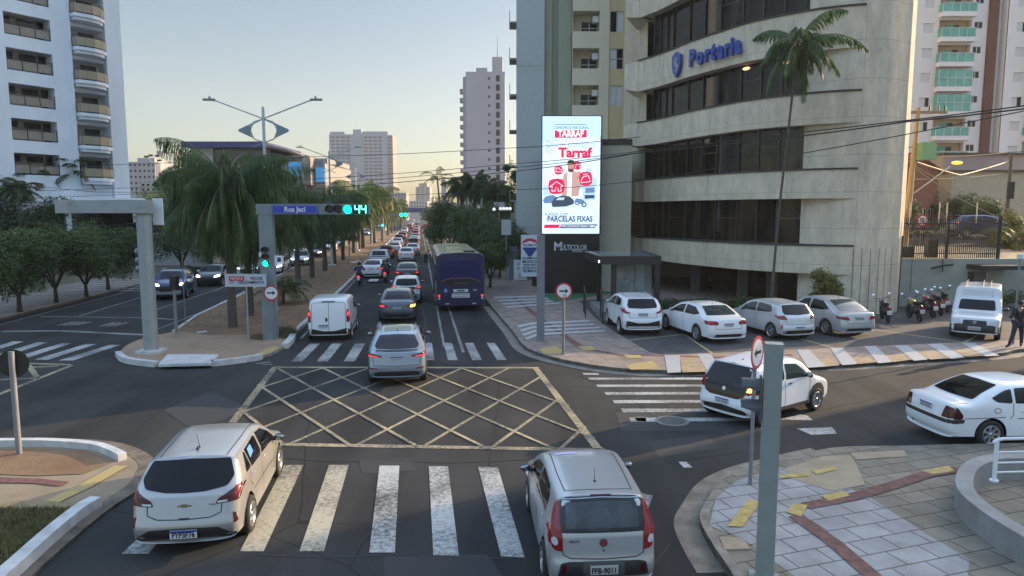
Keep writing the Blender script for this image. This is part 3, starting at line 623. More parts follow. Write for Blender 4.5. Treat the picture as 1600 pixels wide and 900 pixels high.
def overpass():
    Y = 190; a = PT(606, 331, Y); b = PT(690, 331, Y)
    t = thing('overpass', 'blue-sided footbridge across the avenue far away', 'overpass', (a.x-6, Y, 0)); L = b.x-a.x+26
    g = MB(); z0 = ZP(Y, 332); z1 = ZP(Y, 324); g.box(0, L, 0, 4, z0, z1, 0); g.box(0, L, -.1, 0, z1-.2, z1+.15, 1)
    for k in range(0, 12): g.box(k*L/12, k*L/12+.15, -.06, 0, z1+.15, z1+.9, 1)
    g.box(0, L, -.06, 0, z1+.9, z1+1.0, 1)
    g.obj('deck', [mat('overpass_blue', (.06, .08, .2), .6), mat('overpass_rail', (.35, .35, .33), .7)], t)
    for x in (4, L-8): 
        g = MB(); g.box(x, x+1, .5, 3.5, 0, z0); g.obj('pier', mat('pier_grey', (.3, .3, .3), .9), t)
overpass()
# ---------------------------------------------------------------- mall on the left
def mall():
    Y = 125; X = lambda px: XP(Y, 12, px)-XP(Y, 12, 375); Z = lambda py: ZP(Y, py)
    t = thing('shopping_centre', 'modern shopping centre with a navy roof band, curved brown roof and bright blue wall screens', 'building', (XP(Y, 12, 375), Y, 0))
    g = MB(); g.box(X(375), X(508), 0, 20, 0, Z(255)); g.box(X(460), X(510), .8, 18, Z(255), Z(247)); g.obj('wall', mat('mall_beige', (.25, .24, .23), .85, var=.05), t)
    g = MB(); g.box(X(290), X(419), -1.2, 20, Z(231), Z(222)); g.obj('roof_band', mat('mall_navy', (.02, .025, .13), .35), t)
    g = MB(); g.box(X(328), X(418), 1.5, 18, Z(252), Z(231)); g.obj('upper_glazing', mat('mall_glass', (.03, .035, .05), .1), t)
    g = MB(); n = 14; pr = [(X(419)+(X(474)-X(419))*i/n, Z(228)-(Z(228)-Z(243))*(i/n)**1.7) for i in range(n+1)]
    for i in range(n):
        (a, za), (b, zb) = pr[i], pr[i+1]; g.add([(a, -1, za), (b, -1, zb), (b, 16, zb), (a, 16, za), (a, -1, za-.4), (b, -1, zb-.4), (b, 16, zb-.4), (a, 16, za-.4)], [(0, 1, 2, 3), (7, 6, 5, 4), (0, 4, 5, 1)])
    g.obj('curved_roof', mat('mall_roof_brown', (.16, .11, .09), .6, var=.15), t)
    g = MB(); g.box(X(420), X(472), 2, 16, Z(255), Z(244)); g.obj('glazing', mat('mall_glass2', (.09, .1, .12), .12, var=.4, scale=.3), t)
    for a, b, c, d in ((452, 474, 253, 275), (494, 507, 262, 284)):
        g = MB(); g.box(X(a), X(b), -.3, -.05, Z(d), Z(c)); g.obj('wall_screen', mat('screen_blue', (.03, .22, .5), .4, emit=(.05, .38, .8), estr=.12, var=.4, scale=.25), t)
    g = MB(); cx = X(484); r = X(491)-X(484); zc = Z(252); pts = [(cx-r, 0), (cx+r, 0)]
    fr = [(cx+r*math.cos(math.pi*i/12), zc+r*1.1*math.sin(math.pi*i/12)) for i in range(13)]
    fr = [(cx+r, Z(290))]+fr+[(cx-r, Z(290))]
    n = len(fr); vs = [(x, -2.2, z) for x, z in fr]+[(x, 6, z) for x, z in fr]
    g.add(vs, [tuple(range(n)), *[(i, i+n, (i+1) % n+n, (i+1) % n) for i in range(n)]]); g.obj('arched_tower', mat('mall_arch', (.2, .18, .17), .7), t)
    g = MB(); g.disc((cx, -2.3, zc), (0, -1, 0), r*.72, 24, 0); g.disc((cx, -2.33, zc), (0, -1, 0), r*.55, 24, 1); g.disc((cx, -2.36, zc), (0, -1, 0), r*.3, 24, 0); g.disc((cx, -2.39, zc), (0, -1, 0), r*.15, 24, 1)
    g.obj('round_emblem', [mat('emblem_tan', (.4, .35, .28), .6), mat('emblem_dark', (.25, .21, .18), .6)], t)
    g = MB(); g.box(X(295), X(330), 1, 12, 0, Z(220)); g.box(X(283), X(295), 1, 12, 0, Z(239)); g.obj('side_wing', mat('wing_white', (.4, .45, .44), .85, var=.06), t)
mall()
def crane():
    Y = 230; a = PT(280, 331, Y); z = ZP(Y, 239); t = thing('tower_crane', 'orange and white construction crane jib above the left rooftops', 'crane', (a.x, Y, 0))
    g = MB(); 
    for k in range(30):
        h = z*k/30; g.box(-.5, .5, -.5, .5, h, h+z/60, 0)
    for sx in (-.5, .4): 
        for sy in (-.5, .4): g.box(sx, sx+.1, sy, sy+.1, 0, z)
    g.obj('mast', mat('crane_orange', (.5, .22, .08), .6), t)
    g = MB(); g.box(-5.4, 8, -.2, .2, z, z+.25); g.path([(-5, 0, z+.2), (0, 0, z+1.6), (8, 0, z+.2)], .08); g.obj('jib', mat('crane_orange', 0), t)
    g = MB(); g.box(-6.2, -4.2, -.4, .4, z-1.2, z+.6); g.obj('counterweight', mat('crane_weight', (.5, .35, .3), .8), t)
crane()
def floodlight():
    Y = 170; a = PT(245.5, 331, Y); z = ZP(Y, 246); t = thing('floodlight_mast', 'floodlight mast with four black lamp heads on the left skyline', 'floodlight', (a.x, Y, 0))
    g = MB(); g.tube((0, 0, 0), (0, 0, z), .25, .15); g.path([(0, 0, z-2), (-1.6, 0, z), (0, 0, z-2), (1.3, 0, z-.4)], .08); g.obj('pole', mat('mast_grey', (.3, .3, .3), .6), t)
    for dx, dz in ((-1.8, .2), (-.7, .5), (.9, .4), (1.3, -.7)): 
        g = MB(); g.box(dx-.5, dx+.45, -.3, .3, z+dz-.25, z+dz+.2); g.obj('lamp_head', M_FR, t)
floodlight()
# ---------------------------------------------------------------- cream apartment building behind the screen
def cream():
    Y = 54; X0 = XP(Y, 12, 807); t = thing('apartment_tower', 'cream and grey-green apartment tower rising behind the LED billboard', 'apartment building', (X0, Y, 0))
    X = lambda px: XP(Y, 12, px)-X0; Z = lambda py: ZP(Y, py)
    MC = mat('cream_render', (.68, .61, .47), .88, var=.1, scale=.4, streak=.2); MG = mat('sage_render', (.36, .38, .29), .88, var=.08, scale=.4, streak=.2); MB_ = mat('grey_tile_panel', (.45, .48, .48), .8, var=.04); MY = mat('yellow_render', (.58, .47, .28), .88, var=.12, scale=.5, streak=.2)
    fl = (Z(49)-Z(107)); g = MB(); TOP = 66
    hol = []; wh = []
    for k in range(-1, 16):
        zb = Z(107)+fl*k
        if zb < 3: continue
        hol.append((X(894), X(935), zb, zb+1.5)); wh.append((X(951.5), X(972.5), zb-.02, zb+1.5))
    wall_holes(g, X(893), X(950), 0, TOP, hol, 1.2, 0, 0); wall_holes(g, X(950), X(974), 0, TOP, wh, .12, 3, .12)
    g.quad((X(974), 0, 0), (X(974)+6, 0, 0), (X(974)+6, 0, TOP), (X(974), 0, TOP), 0); g.quad((X(950), 0, 0), (X(950), .12, 0), (X(950), .12, TOP), (X(950), 0, TOP), 0); g.quad((X(974), .12, 0), (X(974), 0, 0), (X(974), 0, TOP), (X(974), .12, TOP), 0)
    g.box(0, X(850), 0, 3, 0, TOP, 2); g.box(X(850)+.003, X(862), .5, 3, 0, TOP, 1); g.box(X(862)+.003, X(872), .9, 3, 0, TOP, 1); g.box(X(872)+.003, X(893)-.003, .6, 3, 0, TOP, 1)
    g.box(.3, X(974)+5.9, 3, 36, 0, TOP, 0)  # unseen rear block, extended back to shade the left tower
    for k in range(8): g.box(0, X(850), -.012, 0, 4+6.1*k, 4.05+6.1*k, 1)
    g.obj('wall', [MC, MG, MB_, MY], t)
    rr = random.Random(5)
    for i, (a, b, c, d) in enumerate(hol):
        o = MB(); o.quad((a, 1.19, c), (b, 1.19, c), (b, 1.19, d), (a, 1.19, d), 0); o.box(a+.75, b-.1, 1.1, 1.18, c+.03, c+.95, 1); o.box(a+.72, b-.07, 1.05, 1.1, c+.45, c+.5, 2); o.box((a+b)/2+.3, (a+b)/2+.35, 1.05, 1.1, c, c+.95, 2); o.box(b-.5, b-.05, .3, .9, c+.75, c+1.2, 2)
        o.obj('loggia', [MC, M_GL, mat('aircon_white', (.6, .6, .58), .5)], t)
        a, b, c, d = wh[i]; window(t, a, b, c, d, .23, M_ALU, M_GL, 2, 2 if i % 2 else 1, .06, sash=((0, 1), (.0, .5), (.5, 1))[i % 3])
    for k in range(14):                              # little balconies on the left flank
        z = 6+fl*k; b = MB(); b.box(-.55, 0, 1, 3, z, z+.12); b.box(-.55, -.5, 1, 3, z+.12, z+.9); b.obj('balcony', mat('flank_balcony', (.3, .28, .26), .8), t)
    p = MB(); x1 = XP(44, 5, 986)-X0; x0_ = XP(44, 5, 938)-X0-3.5; p.box(x0_, x1, -10, -.05, 0, ZP(44, 220)); p.obj('podium', mat('podium_taupe', (.42, .39, .31), .9, var=.06, scale=.3), t)
    p = MB(); p.box(x0_, x1, -10.06, -10, ZP(44, 220)-.25, ZP(44, 220)+.1); p.obj('coping', M_FR, t)
cream()
# ---------------------------------------------------------------- the round concrete office building
def polyat(P, px):
    for (a, b), (c, d) in zip(P, P[1:]):
        if a <= px <= c: return b+(d-b)*(px-a)/(c-a)
    return P[-1][1] if px > P[-1][0] else P[0][1]
def rbuild():
    OC = [(990, 38.6), (1003, 38.0), (1030, 36.6), (1065, 34.6), (1100, 33.0), (1150, 31.2), (1200, 30.0), (1260, 29.0), (1330, 28.35), (1370, 28.4), (1400, 29.0)]
    def pt(px, D, off=0):
        return Vector(((px-800)/FPX*D/cP*1.0, D, 0))
    raw = []
    for i in range(len(OC)-1):
        for j in range(6): 
            t_ = j/6; px = OC[i][0]+(OC[i+1][0]-OC[i][0])*t_
            a = OC[max(i-1, 0)]; b = OC[i]; c = OC[i+1]; d = OC[min(i+2, len(OC)-1)]
            D = .5*(2*b[1]+(c[1]-a[1])*t_+(2*a[1]-5*b[1]+4*c[1]-d[1])*t_*t_+(3*b[1]-a[1]-3*c[1]+d[1])*t_**3)
            raw.append((px, pt(px, D)))
    raw.append((1400, pt(1400, 29.0)))
    O = raw[0][1]; t = thing('office_building', 'round concrete office building with curved bands of dark tinted windows and a blue sign', 'building', (O.x, O.y, 0))
    Q = [(px, p-O) for px, p in raw]; Nn = []
    for i in range(len(Q)):
        d = (Q[min(i+1, len(Q)-1)][1]-Q[max(i-1, 0)][1]).normalized(); Nn.append(Vector((-d.y, d.x, 0)))   # inward
    last = Q[-1][1]; corner = [last+Vector((.45, .5, 0)), last+Vector((.75, 1.3, 0)), last+Vector((.9, 2.3, 0)), last+Vector((1.2, 13, 0))]
    t.scale = (1.2,)*3; t.location = (O.x*1.2, O.y*1.2, -1.04)
    MCc = concrete('board_marked_concrete', (.62, .53, .40), var=.34); TOP = 24
    rec = [(.55 if px < 1240 else max(0, .55*(1330-px)/90)) for px, _ in Q]
    inner = [q+Nn[i]*rec[i] for i, (px, q) in enumerate(Q)]
    outer = [q for px, q in Q]
    def band(mb, idx, off0, z0, z1, mi=0, cap=True):
        # wall following the outer curve, returning to the inner curve
        for i, j in zip(idx, idx[1:]):
            a, b = outer[i], outer[j]; c, d = inner[j]+Nn[j]*.3, inner[i]+Nn[i]*.3
            mb.quad((a.x, a.y, z0), (b.x, b.y, z0), (b.x, b.y, z1), (a.x, a.y, z1), mi)
            mb.quad((a.x, a.y, z1), (b.x, b.y, z1), (c.x, c.y, z1), (d.x, d.y, z1), mi); mb.quad((d.x, d.y, z0), (c.x, c.y, z0), (b.x, b.y, z0), (a.x, a.y, z0), mi)
    iE = max(i for i, (px, _) in enumerate(Q) if px <= 1330)
    bands = [(2.62, 3.78), (5.75, 6.92), (8.78, 10.02), (11.72, 13.32), (15.6, TOP)]
    g = MB()
    for z0, z1 in bands:
        band(g, list(range(0, iE+1)), 0, z0, z1)
        a = outer[0]; b = a+Vector((.5, 3.5, 0)); c0 = a+Vector((-.55, .9, 0))
        g.quad((c0.x, c0.y, z0+.25), (a.x, a.y, z0), (a.x, a.y, z1), (c0.x, c0.y, z1), 0); g.quad((b.x, b.y, z0+.25), (c0.x, c0.y, z0+.25), (c0.x, c0.y, z1), (b.x, b.y, z1), 0)
        for zz in (z0, z1): g.poly([(a.x, a.y, zz), (c0.x, c0.y, zz+(.25 if zz == z0 else 0)), (b.x, b.y, zz+(.25 if zz == z0 else 0)), (b.x+2, b.y, zz), (inner[3].x, inner[3].y, zz), (outer[3].x, outer[3].y, zz)], 0)
    # plain wall right of the windows, full height
    iW = min(i for i, (px, _) in enumerate(Q) if px >= 1240)
    wallp = [inner[i] for i in range(iW, len(Q))]+corner
    for a, b in zip(wallp, wallp[1:]):
        g.quad((a.x, a.y, 0), (b.x, b.y, 0), (b.x, b.y, TOP), (a.x, a.y, TOP), 0)
    # left return and back
    a = inner[0]+Vector((.35, .6, 0)); b = Vector((outer[0].x+.8, 16, 0)); c = wallp[-1]
    g.quad((b.x, b.y, 0), (a.x, a.y, 0), (a.x, a.y, TOP), (b.x, b.y, TOP), 0); g.quad((c.x, c.y, 0), (b.x, b.y, 0), (b.x, b.y, TOP), (c.x, c.y, TOP), 0)
    g.poly([(p.x, p.y, TOP-.01) for p in [b, a]+[outer[i] for i in range(0, iE+1)]+wallp[iE-iW:]], 0)
    g.obj('wall', MCc, t)
    e = MB()                                         # dark sills and joints
    for z in (3.78, 6.92, 10.02, 13.32):
        for i, j in zip(range(0, iE), range(1, iE+1)):
            a, b = outer[i]-Nn[i]*.05, outer[j]-Nn[j]*.05; c, d = inner[j], inner[i]
            e.add([(a.x, a.y, z), (b.x, b.y, z), (c.x, c.y, z), (d.x, d.y, z), (a.x, a.y, z+.07), (b.x, b.y, z+.07), (c.x, c.y, z+.07), (d.x, d.y, z+.07)], [(0, 1, 5, 4), (4, 5, 6, 7), (3, 2, 1, 0)])
    e.obj('sill', mat('sill_dark', (.05, .045, .04), .8), t)
    # vertical grooves on the lowest storey of the plain wall
    e = MB()
    for i in range(iW+4, len(Q)-1, 2):
        a = inner[i]-Nn[i]*.012; d_ = (inner[i+1]-inner[i]).normalized()*.02; e.add([(a.x, a.y, .1), (a.x+d_.x, a.y+d_.y, .1), (a.x+d_.x, a.y+d_.y, 3.7), (a.x, a.y, 3.7)], [(0, 1, 2, 3)])
    a = wallp[-4]; e.tube((last.x+.1, last.y-.06, .1), (last.x+.1, last.y-.06, 4.2), .03, n=5)
    e.obj('groove', mat('groove_dark', (.07, .065, .06), .9), t)
    # windows: one pane per bay between mullions
    for f, (z0, z1) in enumerate(((3.85, 5.75), (6.99, 8.78), (10.09, 11.72), (13.39, 15.6))):
        ids = [i for i in range(len(Q)) if Q[i][0] <= 1243 and Q[i][0] >= 1002]
        step = 4 if f else 4; k = ids[0]
        while k < ids[-1]:
            k2 = min(k+(2 if k < ids[0]+6 else 4), ids[-1]); a, b = inner[k], inner[k2]; nn = (Nn[k]+Nn[k2])/2
            w_ = MB(); w_.quad((a.x, a.y, z0), (b.x, b.y, z0), (b.x, b.y, z1), (a.x, a.y, z1), 0)
            m_ = MB(); d_ = (b-a).normalized()*.05; o_ = nn*-.08
            m_.add([(a.x, a.y, z0), (a.x+d_.x, a.y+d_.y, z0), (a.x+d_.x+o_.x, a.y+d_.y+o_.y, z0), (a.x+o_.x, a.y+o_.y, z0), (a.x, a.y, z1), (a.x+d_.x, a.y+d_.y, z1), (a.x+d_.x+o_.x, a.y+d_.y+o_.y, z1), (a.x+o_.x, a.y+o_.y, z1)], [(0, 1, 5, 4), (1, 2, 6, 5), (2, 3, 7, 6), (3, 0, 4, 7)])
            if (k+f) % 3 == 0:
                zm = z0+(z1-z0)*.55; m_.quad((a.x-nn.x*.02, a.y-nn.y*.02, zm), (b.x-nn.x*.02, b.y-nn.y*.02, zm), (b.x-nn.x*.02, b.y-nn.y*.02, zm+.05), (a.x-nn.x*.02, a.y-nn.y*.02, zm+.05))
            o = w_.obj('window', M_TINT, t); m_.obj('mullion', mat('bronze_mullion', (.05, .045, .04), .4, .3), o); k = k2
    # dark ground storey
    e = MB(); q = [inner[i]+Nn[i]*3.0 for i in range(6, iW+1, 3)]
    for a, b in zip(q, q[1:]): e.quad((a.x, a.y, .1), (b.x, b.y, .1), (b.x, b.y, 2.7), (a.x, a.y, 2.7), 0)
    e.obj('ground_floor_glazing', M_TINT, t)
    e = MB(); a = inner[iW]; b = a+Nn[iW]*3.2; e.quad((b.x, b.y, 0), (a.x, a.y, 0), (a.x, a.y, 2.7), (b.x, b.y, 2.7)); e.obj('side_return', MCc, t)
    for i in (14, 26, 33):
        a = inner[i]+Nn[i]*1.2; e = MB(); e.box(a.x-.2, a.x+.2, a.y-.2, a.y+.2, .1, 2.62); e.obj('column', mat('column_dark', (.12, .11, .1), .8), t)
    for px, z in ((1208, 11.5), (1143, 11.55)):
        i = min(range(len(Q)), key=lambda i: abs(Q[i][0]-px)); a = inner[i]-Nn[i]*.06; e = MB(); e.disc((a.x, a.y, z), Vector((-Nn[i].x, -Nn[i].y, -.5)), .07, 10, rx=.22); e.obj('ceiling_lamp', mat('ceiling_lamp_lit', (.8, .5, .3), .5, emit=(1, .55, .25), estr=1.0), t)
    # ladder cage
    e = MB(); a = Vector((.9, .1, 0)); 
    for dx in (0, .22, .5, .78): e.tube((a.x+dx, a.y-.3-.12*(dx in (.22, .5)), 16), (a.x+dx, a.y-.3-.12*(dx in (.22, .5)), 22), .02, n=4)
    for k in range(10): e.path([(a.x, a.y-.2, 16.3+.6*k), (a.x+.2, a.y-.55, 16.3+.6*k), (a.x+.55, a.y-.55, 16.3+.6*k), (a.x+.78, a.y-.2, 16.3+.6*k)], .018, 4)
    e.obj('ladder_cage', M_ALU, t)
    # the blue sign
    MBL = mat('sign_blue', (.015, .055, .3), .35, coat=.3)
    def onface(px, z, off=.14):
        i = min(range(len(Q)-1), key=lambda i: abs(Q[i][0]-px)); f = (px-Q[i][0])/(Q[i+1][0]-Q[i][0]+1e-6); return outer[i]+(outer[min(i+1, len(outer)-1)]-outer[i])*f-Nn[i]*off+Vector((0, 0, z)), Nn[i]
    word = 'Portaria'; pxs = [1075, 1087, 1098, 1107, 1118, 1128, 1135, 1144]
    for ch, px in zip(word, pxs):
        p, nn = onface(px, 12.47); ang = math.atan2(-nn.x, nn.y)
        text(ch, 1.06, MBL, Matrix.Translation(p)@Matrix.Rotation(ang, 4, 'Z')@FACE, t, 'sign_letter', bold=.05, depth=.06, sx=.7)
    p, nn = onface(1053, 12.45); ang = math.atan2(-nn.x, nn.y); M_ = Matrix.Translation(p)@Matrix.Rotation(ang, 4, 'Z')
    sh = [(-.42, .45), (-.05, .62), (.36, .42), (.36, .0), (.22, -.35), (-.02, -.62), (-.3, -.38), (-.42, 0)]
    e = MB(); n = len(sh); e.add([M_@Vector((x, -.06, z)) for x, z in sh]+[M_@Vector((x, .06, z)) for x, z in sh], [tuple(range(n-1, -1, -1)), *[(i, (i+1) % n, n+(i+1) % n, n+i) for i in range(n)]], 0)
    sw = [(-.22, .12), (-.05, .34), (.2, .3), (.02, .18), (.0, .05), (.16, .02), (.26, -.12), (.1, -.34), (-.14, -.36), (-.02, -.22), (.06, -.12), (-.1, -.08), (-.2, -.14), (-.12, .0)]
    e.poly([M_@Vector((x, -.075, z)) for x, z in sw], 1); e.obj('shield_emblem', [MBL, mat('sign_grey', (.3, .3, .3), .5)], t)
rbuild()
# ---------------------------------------------------------------- tower with green glass balconies
def green_tower():
    Y = 85; X0 = XP(Y, 15, 1405); t = thing('apartment_tower', 'pinkish white apartment tower at the upper right with green glass balconies and brown strip', 'apartment building', (X0, Y, 0))
    X = lambda px: XP(Y, 15, px)-X0; Z = lambda py: ZP(Y, py)
    MW = mat('tower_pinkish', (.68, .67, .68), .85, var=.04, scale=.2); fl = (Z(33)-Z(213))/5.0
    g = MB(); hb = []; hw = []; hs = []; fl = 2.87; zb0 = Z(213)
    for k in range(-1, 9):
        zb = zb0+fl*k; hb.append((X(1457), X(1507), zb, zb+2.1)); hw.append((X(1433), X(1449), zb+.6, zb+1.7)); hs.append((X(1511), X(1524), zb+1.1, zb+1.9))
    wall_holes(g, 0, X(1531), 0, 36, hb+hw+hs, .5, 0, 0); g.box(X(1531), X(1545), -.35, .0, 0, 36, 1); g.box(X(1545), X(1557), .6, 1, 0, 36, 0)
    h2 = []
    for k in range(-1, 9): zb = zb0+fl*k-.0; h2 += [(X(1572), X(1588), zb+.6, zb+1.7), (X(1594), X(1640), zb, zb+2.1)]
    wall_holes(g, X(1557), X(1680), 0, 36, h2, .5, 0, -.5); shell(g, 0, X(1680), 16, 0, 36, .5)
    g.box(X(1557), X(1557)+.1, -.5, .6, 0, 36, 0)
    g.obj('wall', [MW, mat('brown_strip', (.12, .05, .035), .8, var=.15, scale=2)], t)
    GG = mat('green_balcony_glass', (.12, .36, .31), .1, var=.2, scale=.7); MP = mat('bay_warm', (.5, .42, .3), .85)
    for k, (a, b, c, d) in enumerate(hb+[h for h in h2 if h[1]-h[0] > 2.2]):
        yy = 0 if k < len(hb) else -.5; k_ = k % len(hb)
        o = MB(); o.quad((a, yy+.9, c), (b, yy+.9, c), (b, yy+.9, d), (a, yy+.9, d), 0)
        o.quad((a, yy+.5, c), (a, yy+.9, c), (a, yy+.9, d), (a, yy+.5, d), 0); o.quad((b, yy+.9, c), (b, yy+.5, c), (b, yy+.5, d), (b, yy+.9, d), 0); o.quad((a, yy+.5, d), (a, yy+.9, d), (b, yy+.9, d), (b, yy+.5, d), 0)
        o.box(a+1.3, b-1.0, yy+.82, yy+.89, c, c+1.7, 1); o.box(a+2.2, a+2.9, yy+.8, yy+.82, c, c+1.7, 2)
        oo = o.obj('balcony_recess', [MP, GG, M_GL], t)
        s = MB(); s.box(a-.15, b+.05, yy-.85, yy+.9, c-.55, c-.02); s.obj('balcony', MW, oo)
        full = k_ in (2, 3)
        r = MB(); r.box(a-.12, b, yy-.82, yy-.8, c, c+(1.95 if full else 1.0), 0); r.box(a-.12, a-.1, yy-.8, yy+.0, c, c+(1.95 if full else 1.0), 0)
        for i in range(5): x = a-.12+(b-a+.12)*i/4; r.box(x-.025, x+.025, yy-.86, yy-.82, c, c+(1.95 if full else 1.0), 1)
        r.box(a-.15, b, yy-.86, yy-.82, c+.98, c+1.03, 1)
        r.obj('glass_railing', [GG, mat('white_alu', (.6, .6, .6), .4)], oo)
    rr = random.Random(8)
    for a, b, c, d in hw+[h for h in h2 if h[1]-h[0] < 2.2]:
        yy = 0 if a < X(1531) else -.5; window(t, a, b, c, d, yy+.12, mat('white_alu', 0), M_GL, 2, 1, .05, sash=rr.choice(((0, 1), (0, .6), (0, 1))))
    for a, b, c, d in hs: window(t, a, b, c, d, .12, mat('white_alu', 0), M_GL, 2, 1, .07)
green_tower()
# ---------------------------------------------------------------- the raised street and houses at the right
def tz(x, y): return 2.6+(y-37.5)*.062
g = MB(); q = [(18.3, 37.2), (60, 37.2), (75, 74), (36, 74), (21, 48)]
g.poly([(x, y, tz(x, y)) for x, y in q]); struct('raised_terrain', g, mat('raised_paving', (.27, .22, .14), .9, var=.2, scale=.6))
g = MB(); q = [(20.5, 45), (60, 38.6), (66, 47), (26, 54)]; g.poly([(x, y, tz(x, y)+.02) for x, y in q]); struct('raised_road', g, M_ASPH)
def retaining():
    Y = 37.0; x0 = XP(Y, 2, 1388); x1 = x0+16; zt = tz(0, 37.5)+.1
    t = thing('retaining_wall', 'low grey-green rendered wall behind the parked motorcycles', 'wall', (x0, Y, 0))
    X = lambda px: XP(Y, 2, px)-x0
    g = MB(); g.box(0, x1-x0, 0, .25, 0, zt); g.box(-.2, 3.4, -.03, 0, zt-.12, zt+.02); g.obj('wall', mat('wall_sage', (.3, .32, .28), .9, var=.12, scale=.8, bump=.3), t)
    g = MB(); g.box(X(1509), X(1572), -1.3, -.02, zt-.5, zt-.28); g.obj('awning', mat('awning_dark', (.025, .025, .025), .6), t)
    g = MB(); g.box(X(1512), X(1520), -.08, -.02, .1, 2.0, 0); g.box(X(1521), X(1541), -.06, -.02, .9, 2.0, 1); g.box(X(1540), X(1541.5), -.1, -.06, .9, 2.0, 2); g.obj('doorway', [M_FR, mat('door_grey', (.12, .12, .13), .6), M_ALU], t)
    g = MB(); a = X(1470); g.path([(a-.6, -.12, zt-.5), (a, -.2, zt-.35), (a+.5, -.2, zt-.3)], .06); g.path([(a, -.1, zt), (a, -.15, zt-.7)], .03); g.obj('camera_bracket', M_FR, t)
    g = MB(); a = X(1424); g.path([(a, -.04, zt), (a, -.04, .9)], .02, 5); g.obj('downpipe', mat('pipe_grey', (.2, .2, .2), .6), t)
    f = thing('metal_fence', 'black metal picket fence with sharp tops standing on the low wall', 'fence', (x0, Y+.1, zt))
    L = X(1562); g = MB()
    for x in (0.05, L*.52, L-.1): 
        p = MB(); p.box(x-.07, x+.07, -.05, .05, 0, 2.3); p.obj('post', M_FR, f)
    g.box(0, L, -.03, .03, .25, .3); g.box(0, L, -.03, .03, 1.85, 1.9); g.obj('rail', M_FR, f)
    for k in range(56):
        x = .12+(L-.2)*k/55; p = MB(); p.box(x-.018, x+.018, -.015, .015, .02, 2.1); p.add([(x-.018, -.015, 2.1), (x+.018, -.015, 2.1), (x+.018, .015, 2.1), (x-.018, .015, 2.1), (x, 0, 2.25)], [(0, 1, 4), (1, 2, 4), (2, 3, 4), (3, 0, 4)]); p.obj('picket', M_FR, f)
    for x in (.1, 1.0, 2.6, 3.0, 4.6): 
        p = MB(); p.tube((x, .02, 1.9), (x, .02, 3.0), .03, n=6); p.obj('wire_stand', mat('post_cream', (.55, .5, .4), .7), f)
    c = MB(); c.box(2.45, 2.95, .5, .9, 0.02, 1.02); b = c.obj('equipment_box', M_FR); tagp(b, 'black electrical cabinet standing behind the metal fence', 'cabinet'); b.location = (x0, Y+.1, zt); 
    c = MB(); c.box(.9, 1.7, .5, .9, .02, .62); b = c.obj('equipment_box', mat('box_dark_green', (.03, .035, .03), .6)); tagp(b, 'low dark box on the paving behind the left half of the metal fence', 'cabinet'); b.location = (x0, Y+.1, zt)
retaining()
def house(name, label, px0, px1, pyt, Y, m, gable=None, roofm=None, wins=(), depth=8, shed=0):
    x0 = XP(Y, 5, px0); w_ = XP(Y, 5, px1)-x0; zt = ZP(Y, pyt); zb = tz(0, Y)-.6
    t = thing(name, label, 'house', (x0, Y, zb)); zt -= zb; g = MB()
    g.box(0, w_, 0, depth, 0, zt)
    if gable: g.add([(0, 0, zt), (w_, 0, zt), (w_*gable[0], 0, zt+gable[1]), (0, depth, zt), (w_, depth, zt), (w_*gable[0], depth, zt+gable[1])], [(0, 1, 2), (4, 3, 5)])
    g.obj('wall', m, t)
    r = MB()
    if gable:
        a = w_*gable[0]; h = gable[1]
        for s, e in (((-.3, zt-.1), (a, h+zt)), ((w_+.3, zt-.1), (a, h+zt))):
            r.add([(s[0], -.3, s[1]+.05), (e[0], -.3, e[1]+.05), (e[0], depth+.3, e[1]+.05), (s[0], depth+.3, s[1]+.05), (s[0], -.3, s[1]-.1), (e[0], -.3, e[1]-.1), (e[0], depth+.3, e[1]-.1), (s[0], depth+.3, s[1]-.1)], [(0, 1, 2, 3), (7, 6, 5, 4), (0, 4, 5, 1), (0, 3, 7, 4)])
    else: r.box(-.2, w_+.2, -.25, depth, zt, zt+.12+shed)
    r.obj('roof', roofm or mat('clay_roof', (.16, .07, .045), .85, var=.3, scale=3), t)
    for a, b, c, d in wins: window(t, w_*a, w_*b, c, d, -.02, M_ALU, M_GL, 2, 1, .05)
    return t
house('gabled_house', 'small terracotta house with a gable beside the tall utility pole', 1405, 1463, 268, 56, mat('brick_red', (.24, .115, .085), .9, var=.2, scale=4), (.35, 1.5), None, ((.55, .7, 1.3, 2.3), (.76, .9, 1.3, 2.3)))
house('house', 'long pinkish rendered house wall below the green balconies', 1468, 1640, 241, 62, mat('pink_render', (.36, .3, .28), .9, var=.08, scale=.5), None, mat('roof_dark', (.09, .07, .06), .8), (), 8)
house('house', 'lower cream house with a brown shutter and curved parapet in front of the pinkish wall', 1484, 1600, 268, 58, mat('cream_wall', (.4, .37, .28), .9, var=.1), None, mat('roof_dark', 0), ((.72, .84, .9, 2.2), (.02, .1, .6, 1.8), (.2, .3, .3, 1.3)), 3)
